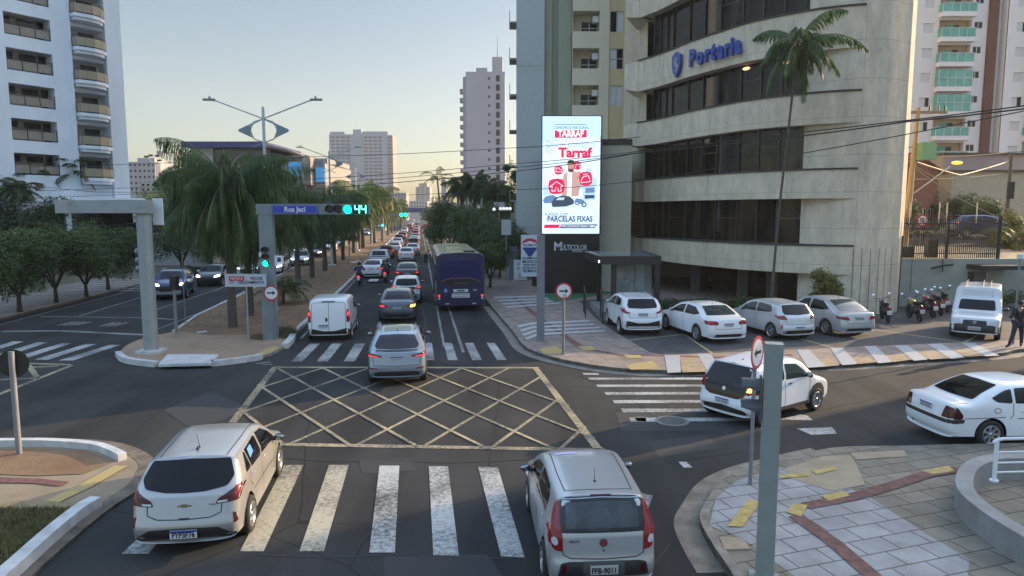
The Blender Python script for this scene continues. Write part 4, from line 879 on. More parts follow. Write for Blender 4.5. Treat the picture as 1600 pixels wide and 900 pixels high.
# house behind the RE/MAX banner
def small_house():
    Y = 62; x0 = XP(Y, 3, 798); t = thing('house', 'cream two-storey house with a brick pier left of the billboard', 'house', (x0, Y, 0)); X = lambda px: XP(Y, 3, px)-x0; Z = lambda py: ZP(Y, py)
    g = MB(); g.box(X(798), X(850), 0, 7, 0, Z(333)); g.box(X(804), X(850), .5, 7, Z(333), Z(316)); g.box(X(798), X(850), -.8, 0, Z(347), Z(342)); g.obj('wall', mat('house_cream', (.36, .34, .27), .9, var=.1), t)
    g = MB(); g.box(X(808), X(815), -.9, -.1, 0, Z(332)); g.obj('brick_pier', mat('pier_brick', (.25, .13, .08), .9, var=.2, scale=6), t)
    window(t, X(816), X(838), Z(362), Z(348), -.05, M_ALU, M_GL, 3, 2); window(t, X(825), X(840), Z(330), Z(320), .45, M_ALU, M_GL, 2)
    t = thing('pavilion', 'red-roofed pavilion with a white awning behind the street trees', 'building', (XP(85, 5, 778), 85, 0)); X = lambda px: XP(85, 5, px)-XP(85, 5, 778); Z = lambda py: ZP(85, py)
    g = MB(); g.box(X(781), X(812), 0, 6, 0, Z(306)); g.obj('wall', mat('pav_dark', (.1, .06, .05), .8), t)
    g = MB(); g.add([(X(778), -1, Z(306)), (X(814), -1, Z(306)), (X(814), 7, Z(306)), (X(778), 7, Z(306)), (X(796), 3, Z(296))], [(0, 1, 4), (1, 2, 4), (2, 3, 4), (3, 0, 4)]); g.obj('roof', mat('pav_roof', (.2, .06, .05), .8), t)
    g = MB(); g.box(X(774), X(812), -7, -1, Z(324), Z(317)); g.obj('awning', mat('awning_white', (.5, .53, .56), .7), t)
    for k in range(5):
        x = 777+5*k if k else 772; g = MB(); p = PT(x, 326+(k == 0)*1, 70); g.ball((0, 0, 0), .17, 6); o = g.obj('globe_lamp', mat('globe_white', (.8, .8, .8), .3, emit=(1, 1, 1), estr=.25)); g2 = MB(); g2.tube((0, 0, -p.z+.0), (0, 0, -.15), .03, n=5); g2.obj('pole', M_FR, o)
        o.location = p; tagp(o, ('lowest white globe lamp, first of the row beside the palms', 'second white globe lamp of the row beside the palms', 'middle white globe lamp of the row beside the palms', 'fourth white globe lamp of the row beside the palms', 'last white globe lamp of the row, nearest the billboard')[k], 'lamp', 'white globe lamps')
small_house()
# buildings further right, outside the frame, that keep the crossing in shade
def offframe():
    d = Vector((math.sin(R(SUN_AZ)), math.cos(R(SUN_AZ)), 0)); n = Vector((-d.y, d.x, 0))
    t = thing('apartment_tower', 'plain long unseen block beyond the right edge that keeps the crossing in shade', 'apartment building', (0, 0, 0))
    M = mat('side_block', (.4, .38, .35), .9, var=.06)
    for n0, n1, tt, hgt in ((-45, 10.8, 54, 13.8), ):
        a = n*n0+d*tt; b = n*n1+d*tt; g = MB(); g.prism([(a.x, a.y), (b.x, b.y), (b.x+d.x*12, b.y+d.y*12), (a.x+d.x*12, a.y+d.y*12)], 0, hgt)
        g.obj('wall', M, t)
offframe()
# ================================================================ vehicles
# local frame of a vehicle: +Y forward, origin on the ground under the middle of the rear axle
def crom(P, k=5, closed=False):
    out = []; n = len(P)
    for i in range(n if closed else n-1):
        a = P[(i-1) % n] if closed else P[max(i-1, 0)]; b = P[i]; c = P[(i+1) % n]; d = P[(i+2) % n] if closed else P[min(i+2, n-1)]
        for j in range(k):
            t = j/k; out.append(tuple(.5*((2*b[q])+(c[q]-a[q])*t+(2*a[q]-5*b[q]+4*c[q]-d[q])*t*t+(3*b[q]-a[q]-3*c[q]+d[q])*t**3) for q in (0, 1)))
    if not closed: out.append(P[-1])
    return out
TYRE = mat('tyre_rubber', (.018, .018, .018), .85); RIMS = mat('alloy_silver', (.45, .46, .47), .3, .8); DARK = mat('black_plastic', (.02, .02, .021), .55)
UNDER = mat('wheel_well_black', (.006, .006, .006), .95); CGL = mat('car_glass', (.005, .006, .007), .04, spec=.35); CGL2 = mat('clear_car_glass', (.03, .045, .045), .05, spec=.8)
RED = mat('tail_lamp_red', (.22, .006, .01), .15, spec=.6); REDL = mat('tail_lamp_lit', (.5, .02, .02), .2, emit=(1, .04, .05), estr=.8); DRED = mat('tail_lamp_dark', (.06, .005, .008), .12)
LENS = mat('headlamp_lens', (.5, .52, .55), .12, spec=.8); LIT = mat('headlamp_lit', (.9, .9, .9), .2, emit=(.9, .95, 1), estr=4); AMB = mat('indicator_lit', (.8, .3, .02), .2, emit=(1, .42, .05), estr=3.5)
PLW = mat('plate_white', (.62, .63, .64), .5); PLB = mat('plate_blue', (.02, .04, .28), .5); PLK = mat('plate_ink', (.02, .02, .03), .6); PLG = mat('plate_grey', (.42, .42, .4), .5); CHR = mat('chrome', (.6, .6, .62), .15, 1)
GAP = mat('panel_gap', (.02, .02, .02), .9)
def cpaint(name, c, metal=0, rough=.28): return mat('paint_'+name, c, rough, metal, coat=.6, spec=.5)
WHITE = cpaint('white', (.72, .73, .74)); SILV = cpaint('silver', (.43, .445, .46), .45, .3); SILV2 = cpaint('silver_warm', (.40, .395, .385), .5, .3); GREY = cpaint('grey', (.16, .17, .18), .6); DGREY = cpaint('dark_grey', (.07, .075, .085), .6)
BLACK = cpaint('black', (.012, .012, .014)); CRED = cpaint('red', (.3, .015, .02)); BLUE = cpaint('blue', (.018, .035, .12), .3); BGREY = cpaint('blue_grey', (.27, .3, .34), .6)
class Car: pass
def resample(poly, d=.06):
    out = []
    for i in range(len(poly)):
        a = Vector(poly[i]); b = Vector(poly[(i+1) % len(poly)]); n = max(1, int((b-a).length/d))
        out += [a+(b-a)*(j/n) for j in range(n)]
    return out
def roundpoly(poly, r=.03):
    out = []; n = len(poly)
    for i in range(n):
        p = Vector(poly[i]); a = Vector(poly[i-1])-p; b = Vector(poly[(i+1) % n])-p
        ra = min(r, a.length*.45); rb = min(r, b.length*.45)
        pa = p+a.normalized()*ra; pb = p+b.normalized()*rb; out += [tuple(pa), tuple((pa+pb)/4+p/2), tuple(pb)]
    return out
def shoot(bv, side, u, v):
    if side == 'rear': o, d = Vector((u, -6, v)), Vector((0, 1, 0))
    elif side == 'front': o, d = Vector((u, 9, v)), Vector((0, -1, 0))
    elif side == 'right': o, d = Vector((3, u, v)), Vector((-1, 0, 0))
    elif side == 'left': o, d = Vector((-3, u, v)), Vector((1, 0, 0))
    else: o, d = Vector((u, v, 5)), Vector((0, 0, -1))
    h = bv.ray_cast(o, d)
    return (h[0], h[1]) if h[0] is not None and abs(h[1].dot(d)) > (.3 if side in ('left', 'right') else .1) else None
def patch(bv, side, poly, off=.006, rnd=.03, d=.06, rings=5, mi=0, mb=None):
    if rnd: poly = roundpoly(poly, rnd)
    B = resample(poly, d); c = sum((Vector(p) for p in B), Vector((0, 0)))/len(B)
    mb = mb or MB(); vs = []; ok = True
    def pt(p):
        for s in range(12):
            h = shoot(bv, side, *(c+(p-c)*(1-s*.02)))
            if h: return h[0]+h[1]*off
        return None
    pc = pt(c)
    if pc is None: return mb
    ax, lim = (0, .3) if side in ('left', 'right') else (1, .7) if side in ('rear', 'front') else (2, .6)
    ref = pc[ax]; old = pt
    def pt(p):
        for s in range(14):
            h = shoot(bv, side, *(c+(p-c)*(1-s*.03)))
            if h and abs(h[0][ax]-ref) < lim: return h[0]+h[1]*off
        return None
    vs = [pc]; n = len(B)
    for r in range(1, rings+1):
        for p in B:
            q = pt(c+(p-c)*(r/rings)); vs.append(q if q is not None else vs[-1])
    fs = []
    for j in range(n): fs.append((0, 1+j, 1+(j+1) % n))
    for r in range(rings-1):
        for j in range(n): fs.append((1+r*n+j, 1+(r+1)*n+j, 1+(r+1)*n+(j+1) % n, 1+r*n+(j+1) % n))
    A = sum(B[i].x*B[(i+1) % n].y-B[(i+1) % n].x*B[i].y for i in range(n))
    flip = (A > 0) != (side in ('rear', 'right', 'top'))
    if flip: fs = [f[::-1] for f in fs]
    mb.smooth = True; mb.add(vs, fs, mi); return mb
def seam(bv, side, pts, w_=.015, off=.003, mb=None, mi=0):
    mb = mb or MB(); P = []
    for i in range(len(pts)-1):
        a = Vector(pts[i]); b = Vector(pts[i+1]); n = max(1, int((b-a).length/.07)); P += [a+(b-a)*(j/n) for j in range(n)]
    P.append(Vector(pts[-1])); prev = None
    for i, p in enumerate(P):
        d = (P[min(i+1, len(P)-1)]-P[max(i-1, 0)]).normalized(); q = Vector((-d.y, d.x))*w_/2
        h1, h2 = shoot(bv, side, *(p+q)), shoot(bv, side, *(p-q))
        if not h1 or not h2: prev = None; continue
        cur = (h1[0]+h1[1]*off, h2[0]+h2[1]*off)
        if prev: mb.quad(prev[0], prev[1], cur[1], cur[0], mi)
        prev = cur
    return mb
def lathe_x(mb, prof, n, mi=0, sx=1):
    o = len(mb.v); k = len(prof); vs = []
    for i in range(n):
        a = 2*math.pi*i/n
        for x, r in prof: vs.append((x*sx, r*math.cos(a), r*math.sin(a)))
    fs = [(i*k+j, ((i+1) % n)*k+j, ((i+1) % n)*k+j+1, i*k+j+1) for i in range(n) for j in range(k-1)]
    if sx > 0: fs = [f[::-1] for f in fs]
    s = mb.smooth; mb.smooth = True; mb.add(vs, fs, mi); mb.smooth = s
def wheel(par, x, y, r, wd, sx, spokes, style, rimm, lod=0):
    t = MB(); n = 28 if not lod else 14
    lathe_x(t, [(-wd, r*.62), (-wd, r*.92), (-wd*.85, r*.985), (-wd*.5, r), (-wd*.2, r*.995), (-.02, r*.95), (0, r*.88), (-.012, r*.66), (-.03, r*.64)], n, 0, sx)
    o = t.obj('wheel', TYRE, par); o.location = (x, y, r)
    rm = MB(); lathe_x(rm, [(-.035, r*.66), (-.004, r*.655), (-.008, r*.61), (-.05, r*.57)], n, 0, sx); 
    lathe_x(rm, [(-.065, r*.6), (-.065, .0)], n, 1, sx)
    if not lod:
        for k in range(spokes):
            a = 2*math.pi*k/spokes
            for da in ((-.13, .13) if style == 'twin' else (0,)):
                w1, w2 = (.05, .07) if style != 'twin' else (.028, .035)
                c1, s1 = math.cos(a+da*.4), math.sin(a+da*.4); c2, s2 = math.cos(a+da), math.sin(a+da); pr, qr = r*.1, r*.64
                p = Vector((0, c1*pr, s1*pr)); q = Vector((0, c2*qr, s2*qr)); d = (q-p).normalized(); nn = Vector((0, -d.z, d.y))
                vs = [(-.028*sx, *(p+nn*w1/2).yz), (-.028*sx, *(p-nn*w1/2).yz), (-.012*sx, *(q-nn*w2/2).yz), (-.012*sx, *(q+nn*w2/2).yz)]
                vs += [(-.06*sx, v[1], v[2]) for v in vs]; rm.add(vs, [(0, 1, 2, 3), (0, 4, 5, 1), (3, 2, 6, 7), (0, 3, 7, 4), (1, 5, 6, 2)], 0)
        lathe_x(rm, [(-.06, r*.16), (-.02, r*.15), (-.014, 0)], 12, 0, sx)
    else: lathe_x(rm, [(-.03, r*.5), (-.02, 0)], 8, 0, sx)
    rm.obj('rim', [rimm, DARK], o); return o
def make_car(name, sp):
    """builds a vehicle at the origin and returns its root"""
    L, W, Hh, wb, ro, rw = sp['dim']; lod = sp.get('lod', 0)
    P = sp['outline']; K = 5 if not lod else 3
    loop = crom(P, K, True)
    zb0, zb1 = sp.get('belt', (.95, .88)); tum = sp.get('tum', .2); ra, fa = sp.get('plan', (.10, .13))
    ztop = max(p[1] for p in P)
    def hw(y, z):
        u = (y-L/2)/(L/2); a = ra if u < 0 else fa; pl = 1-a*abs(u)**4*.75-a*.25*u*u
        zb = zb0+(zb1-zb0)*min(1, max(0, y/L))
        if z > zb: f = 1-.012-tum*min(1, (z-zb)/(ztop-zb))**1.05
        else: e = (z-zb*.62)/(zb*.62); f = 1-.035*e*e-(.0 if z > .35 else (.35-z)*.18)
        return W/2*pl*f
    def spine(y, z):
        return (min(max(y, .7 if z > .3 else .5), L-.8), .58)
    rows = [(0, 0), (.22, .001), (.42, .005), (.6, .011), (.74, .02), (.85, .034), (.93, .055), (.98, .085), (1, .13), (1, .22), (1, .36)]
    cr = sp.get('corner', 1.0); rows = [(f, i*cr if i < .2 else i) for f, i in rows]
    vs = []; n = len(loop)
    for sgn in (-1, 1):
        for f, ins in rows:
            for (y, z) in loop:
                sy, sz = spine(y, z); d = math.hypot(sy-y, sz-z); k = min(ins/d, .62) if d > 0 else 0
                if z < .25: k = min(k, .2)
                yy, zz = y+(sy-y)*k, z+(sz-z)*k
                vs.append((sgn*f*hw(yy, zz), yy-ro, zz))
    R_ = len(rows); fs = []
    for si in (0, 1):
        o = si*R_*n
        for r in range(R_-1):
            for i in range(n):
                q = (o+r*n+i, o+r*n+(i+1) % n, o+(r+1)*n+(i+1) % n, o+(r+1)*n+i); fs.append(q if si else q[::-1])
        c = tuple(o+(R_-1)*n+i for i in range(n)); fs.append(c if si else c[::-1])
    me = bpy.data.meshes.new('body'); me.from_pydata(vs, [], fs)
    bm = bmesh.new(); bm.from_mesh(me); bmesh.ops.remove_doubles(bm, verts=bm.verts, dist=.0004); bmesh.ops.recalc_face_normals(bm, faces=bm.faces)
    bmesh.ops.triangulate(bm, faces=[f for f in bm.faces if len(f.verts) > 4])
    bv = BVHTree.FromBMesh(bm); bm.to_mesh(me); bm.free()
    body = sp['paint']; me.materials.append(body); me.materials.append(UNDER)
    bo = bpy.data.objects.new('body', me); COL.objects.link(bo)
    # wheel arches
    cut = MB()
    for sx in (-1, 1):
        for y in (0, wb):
            x1 = sx*(W/2+.1); x0 = sx*(W/2-.24); nn = 28 if not lod else 14; r = rw+.055
            pts = [(y+r*math.cos(2*math.pi*i/nn), rw+r*math.sin(2*math.pi*i/nn)) for i in range(nn)]
            v = [(min(x0, x1), a, b) for a, b in pts]+[(max(x0, x1), a, b) for a, b in pts]
            cut.add(v, [tuple(range(nn-1, -1, -1)), tuple(range(nn, 2*nn))]+[(i, (i+1) % nn, nn+(i+1) % nn, nn+i) for i in range(nn)], 1)
    co = cut.obj('cut', [body, UNDER])
    n0 = len(me.vertices)
    for sol, slf in (('EXACT', 0), ('FAST', 0), ('EXACT', 1)):
        m = bo.modifiers.new('b', 'BOOLEAN'); m.object = co; m.operation = 'DIFFERENCE'; m.solver = sol; m.use_self = bool(slf); m.use_hole_tolerant = bool(slf)
        nm = bpy.data.meshes.new_from_object(bo.evaluated_get(bpy.context.evaluated_depsgraph_get())); bo.modifiers.clear()
        if len(nm.vertices) > .75*n0: break
        print('boolean', sol, 'failed on', sp['label'][:30], len(nm.vertices), n0)
    bo.data = nm; bpy.data.objects.remove(co)
    for p_ in nm.polygons: p_.use_smooth = True
    nm.set_sharp_from_angle(angle=R(38)); nm.name = 'body'
    root = thing(name, sp['label'], sp.get('cat', 'car')); bo.parent = root
    for a in sp.get('group', ()): root['group'] = a
    # axle / floor shade so no light passes under the body
    def PA(nm_, side, poly, m_, par=root, **k):
        g = patch(bv, side, poly, **k); return g.obj(nm_, m_, par) if g.f else None
    def mir(p): return [(-a, b) for a, b in p]
    gl = sp.get('glass', CGL)
    if 'rear_glass' in sp: 
        if 'rear_black' in sp: PA('tailgate_panel', 'rear', sp['rear_black'], mat('gloss_black', (.008, .008, .009), .08), off=.004)
        PA('rear_window', 'rear', sp['rear_glass'], sp.get('rglass', gl), off=.009, rnd=.035)
    if 'front_glass' in sp: PA('windscreen', 'front', sp['front_glass'], sp.get('fglass', gl), rnd=.06)
    sh = lambda poly: [(a-ro, b) for a, b in poly]
    for poly in sp.get('side_glass', ()):
        for s in ('left', 'right'): PA('side_window', s, sh(poly), sp.get('sglass', gl), rnd=.04, off=.005)
    for nm_, side, poly, m_, *opt in sp.get('patches', ()):
        o_ = dict(opt[0]) if opt else {}
        if side == 'sides':
            for s in ('left', 'right'): PA(nm_, s, sh(poly), m_, **o_)
        elif side == 'topm':
            PA(nm_, 'top', [(a, b-ro) for a, b in poly], m_, **o_)
        elif side in ('rear2', 'front2'):
            s = side[:-1]; PA(nm_, s, poly, m_, **o_); PA(nm_, s, mir(poly), m_, **o_)
        elif side == 'top': PA(nm_, 'top', [(a, b-ro) for a, b in poly], m_, **o_)
        else: PA(nm_, side, poly, m_, **o_)
    g = MB()
    if not lod:
        for side, pts in sp.get('seams', ()):
            if side == 'sides':
                for s in ('left', 'right'): seam(bv, s, sh(pts), mb=g)
            elif side == 'top': seam(bv, 'top', [(a, b-ro) for a, b in pts], mb=g); seam(bv, 'top', [(-a, b-ro) for a, b in pts], mb=g)
            else: seam(bv, side, pts, mb=g)
        if g.f: g.obj('panel_gaps', GAP, root)
    for sx in (-1, 1):
        for y in (0, wb): wheel(root, sx*(W/2+.0+sp.get('track', 0)), y, rw, .21, sx, sp.get('spokes', 5), sp.get('style', 'twin'), sp.get('rim', RIMS), lod)
    # mirrors
    my, mz = sp.get('mirror', (L*.66, zb1+.1)); 
    for sx in (-1, 1):
        h = shoot(bv, 'right' if sx > 0 else 'left', my-ro, mz-.05)
        if h:
            x = h[0].x; q = MB(); q.ball((x+sx*.12, my-ro, mz), .1, 6 if lod else 9, 0, (1.0, .55, .72))
            if not lod: q.ball((x+sx*.12, my-ro-.02, mz), .085, 8, 2, (1.0, .5, .72))
            q.box(min(x-sx*.02, x+sx*.06), max(x-sx*.02, x+sx*.06), my-ro-.03, my-ro+.03, mz-.06, mz-.01, 1)
            q.obj('wing_mirror', [sp.get('mirror_mat', body), DARK, mat('mirror_glass', (.3, .32, .34), .05, .9)], root)
    if not lod:
        for y in sp.get('handles', (L*.29, L*.5)):
            z = sp.get('handle_z', zb0-.1)
            for sx, s in ((-1, 'left'), (1, 'right')):
                h = shoot(bv, s, y-ro, z)
                if h: q = MB(); q.smooth = True; q.ball((h[0].x+sx*.012, y-ro, z), .085, 6, 0, (.22, 1, .2)); q.obj('door_handle', sp.get('handle_mat', body), root)
    # number plates
    for side, (u, v), wd, txt, *k_ in sp.get('plates', ()):
        h = shoot(bv, side, u, v)
        if h:
            p = h[0]; sgn = -1 if side == 'rear' else 1
            q = MB(); old = k_ and k_[0] == 'old'; hh = .13
            q.box(p.x-.2, p.x+.2, min(0, sgn*.014), max(0, sgn*.014), -hh/2, hh/2, 2 if old else 0)
            if not old: q.box(p.x-.2, p.x+.2, min(sgn*.014, sgn*.017), max(sgn*.014, sgn*.017), hh/2-.032, hh/2, 1)
            o = q.obj('number_plate', [PLW, PLB, PLG], root); tilt = 0
            o.location = (0, p.y+sgn*.012, p.z)
            Mx = Matrix.Translation((p.x, sgn*.0175, -.012 if not old else -.012))@(Matrix.Rotation(R(180), 4, 'Z') if sgn > 0 else Matrix())@FACE
            if txt: text(txt, .118, PLK, Mx, o, 'plate_text', bold=.0035, depth=.002, sx=.82)
            elif not lod:
                q = MB(); rr = random.Random(L)
                for i in range(7):
                    x = p.x-.155+i*.05+(.012 if i > 2 else 0); yy = sgn*.0185; q.box(x-.014, x-.006, min(yy, yy-sgn*.003), max(yy, yy-sgn*.003), -.05, .02); 
                    if rr.random() > .3: q.box(x-.006, x+.012, min(yy, yy-sgn*.003), max(yy, yy-sgn*.003), rr.choice((-.05, .01, -.02)), rr.choice((-.038, .022, -.008))+.001) if False else None
                    q.box(x+.006, x+.014, min(yy, yy-sgn*.003), max(yy, yy-sgn*.003), -.05, .02)
                q.obj('plate_marks', PLK, o)
    for fn in sp.get('extra', ()): fn(root, sp, bv)
    return root
def antenna(y, h=.2, lean=-.12, short=False):
    def f(root, sp, bv):
        ro = sp['dim'][4]; p = shoot(bv, 'top', 0, y-ro)[0]; q = MB()
        if short: q.add([p+Vector((-.02, -.07, 0)), p+Vector((.02, -.07, 0)), p+Vector((0, .08, 0)), p+Vector((0, -.05, .07))], [(0, 3, 1), (1, 3, 2), (2, 3, 0)])
        else: q.tube(p, p+Vector((0, lean, h)), .006, .003, 5); q.tube(p-Vector((0, 0, .005)), p+Vector((0, 0, .02)), .025, .015, 8)
        q.obj('antenna', DARK, root)
    return f
def rails(x, y0, y1):
    def f(root, sp, bv):
        ro = sp['dim'][4]
        for sx in (-1, 1):
            pts = []
            for i in range(7):
                y = y0+(y1-y0)*i/6; h = shoot(bv, 'top', sx*x, y-ro); pts.append(h[0]+Vector((0, 0, .045 if 0 < i < 6 else .0)))
            q = MB(); q.path(pts, .016, 6); q.obj('roof_rail', mat('rail_silver', (.5, .5, .52), .35, .7), root)
    return f
def badge(x, z, r, m_, side='rear', shape='round', name='badge'):
    def f(root, sp, bv):
        h = shoot(bv, side, x, z); s = -1 if side == 'rear' else 1
        if not h: return
        p = h[0]; nrm = h[1]; q = MB()
        if shape == 'round':
            q.disc(p+nrm*.012, nrm, r, 18, 1); q.disc(p+nrm*.016, nrm, r*.78, 18, 0); q.disc(p+nrm*.010, nrm, r, 18, 1)
            q.box(-.0, .0, 0, 0, 0, 0)
        else:                                        # gold cross-shaped bar
            w_, hh = r*1.3, r*.32; X = [(-w_, -hh*.5), (-w_*.4, -hh*.5), (-w_*.33, -hh), (w_*.42, -hh), (w_*.4, -hh*.5), (w_, -hh*.5), (w_*.93, hh*.5), (w_*.33, hh*.5), (w_*.28, hh), (-w_*.45, hh), (-w_*.4, hh*.5), (-w_*.93, hh*.5)]
            q.poly([p+nrm*.014+Vector((a, 0, b)) for a, b in X], 0); q.poly([p+nrm*.011+Vector((a*1.08, 0, b*1.15)) for a, b in X], 1)
        q.obj(name, [m_, CHR], root)
    return f
def lettering(txt, x, z, size, m_):
    def f(root, sp, bv):
        h = shoot(bv, 'rear', x, z)
        if h: text(txt, size, m_, Matrix.Translation(h[0]+h[1]*.006)@FACE, root, 'badge_text', depth=.002)
    return f
BADGE_RED = mat('badge_red', (.22, .02, .04), .3); BADGE_GOLD = mat('badge_gold', (.4, .32, .15), .3, .5)
def hatch_outline(L, H, tail, tz, gb, gt, sp=.05, ff=0):
    # tail: y of bumper face 0; gb=(y,z) glass bottom; gt=(y,z) roof rear edge
    return [(.25, .2), (.1, .26), (.015, .36), (0, .5), (.02+tail*.3, .66), (tail, tz), gb, ((gb[0]*.45+gt[0]*.55), (gb[1]*.42+gt[1]*.58)), gt, (gt[0]+.12, gt[1]+.035), (L*.36, H-.012), (L*.47, H), (L*.56, H-.035), (L*.625, H-.105), (L*.70, (H+.94)/2-.02), (L*.785, .985), (L*.87, .90), (L*.95, .79), (L-.03, .66), (L, .5), (L-.02, .33), (L-.1, .24), (L-.3, .2), (L*.5, .19)]
def sedan_outline(L, H, dk=.98, gy=.55, ry=1.3):
    return [(.25, .2), (.1, .26), (.02, .36), (0, .52), (.03, .72), (.07, .9), (.12, dk-.02), (.22, dk), (gy, dk+.035), (gy+(ry-gy)*.5, dk+.04+(H-dk-.1)*.55), (ry, H-.06), (ry+.25, H-.012), (L*.47, H), (L*.55, H-.035), (L*.61, H-.1), (L*.68, (H+.94)/2-.02), (L*.755, .955), (L*.86, .87), (L*.95, .76), (L-.03, .64), (L, .5), (L-.02, .33), (L-.1, .24), (L-.3, .2), (L*.5, .19)]
PR = {}
# silver hatchback nearest left
L = 4.16
PR['onix'] = make_car('hatchback', dict(dim=(L, 1.75, 1.47, 2.55, .80, .315), label='silver hatchback with dark tail lamps driving over the near crossing at the bottom left', paint=SILV2,
  outline=hatch_outline(L, 1.475, .13, .86, (.2, 1.0), (.62, 1.40)), belt=(1.0, .9), plan=(.13, .14), tum=.24,
  rear_glass=[(-.62, 1.04), (-.3, .99), (0, .98), (.3, .99), (.62, 1.04), (.70, 1.15), (.60, 1.375), (0, 1.39), (-.60, 1.375), (-.70, 1.15)], front_glass=[(-.66, 1.0), (0, .97), (.66, 1.0), (.56, 1.38), (0, 1.41), (-.56, 1.38)],
  side_glass=[[(.74, 1.06), (1.02, 1.05), (1.02, 1.33), (.98, 1.345)], [(1.07, 1.04), (1.80, 1.0), (1.80, 1.375), (1.07, 1.345)], [(1.90, .99), (2.92, .965), (2.62, 1.19), (2.3, 1.34), (1.90, 1.378)]],
  patches=[('tail_light', 'rear2', [(.46, .80), (.80, .82), (.83, 1.0), (.72, 1.0), (.5, .88)], DRED, dict(off=.008)), ('tail_light', 'sides', [(.08, .83), (.2, .86), (.46, 1.04), (.2, 1.02)], RED, dict(off=.007)),
   ('lamp_lens', 'rear2', [(.49, .815), (.64, .825), (.64, .85), (.5, .845)], LENS, dict(off=.012, rnd=.01)),
   ('lower_bumper', 'rear', [(-.78, .26), (.78, .26), (.74, .33), (.52, .47), (0, .485), (-.52, .47), (-.74, .33)], DARK, dict(off=.006)),
   ('bumper_reflector', 'rear2', [(.74, .5), (.79, .51), (.76, .65), (.72, .66)], DRED, dict(off=.008, rnd=.01)),
   ('reversing_sensor', 'rear', [(-.1, .6), (.1, .6), (.08, .63), (-.08, .63)], DARK, dict(off=.007, rnd=.01)),
   ('spoiler_lamp', 'rear', [(-.1, 1.395), (.1, 1.395), (.1, 1.41), (-.1, 1.41)], LENS, dict(off=.012, rnd=.004)),
   ('window_sticker', 'right', [(1.15-.8, 1.17), (1.42-.8, 1.2), (1.42-.8, 1.33), (1.18-.8, 1.32)], mat('sticker_blue', (.1, .25, .55), .4), dict(off=.009, rnd=.01)),
   ('headlight', 'front2', [(.45, .66), (.8, .7), (.8, .8), (.5, .74)], LENS), ('grille', 'front', [(-.45, .32), (.45, .32), (.55, .62), (-.55, .62)], DARK)],
  seams=[('rear', [(-.56, .84), (-.55, .68), (-.4, .62), (0, .605), (.4, .62), (.55, .68), (.56, .84)]), ('sides', [(1.85, .98), (1.87, .5), (1.8, .32)]), ('sides', [(1.0, 1.02), (.98, .82), (1.13, .68)]), ('sides', [(2.95, .95), (3.0, .6), (2.95, .32)]), ('top', [(.52, .68), (.55, 1.6), (.54, 2.4)]), ('sides', [(1.15, .62), (2.9, .58)])],
  plates=[('rear', (0, .39), .4, 'FYP3F76')], handles=(1.2, 2.1), handle_z=.9, spokes=5, mirror=(2.78, 1.0), mirror_mat=BLACK, extra=[antenna(.95, short=True), antenna(1.02, .26, -.1), badge(0, .80, .075, BADGE_GOLD, shape='bow'), lettering('ONIX', .42, .80, .045, CHR)]))
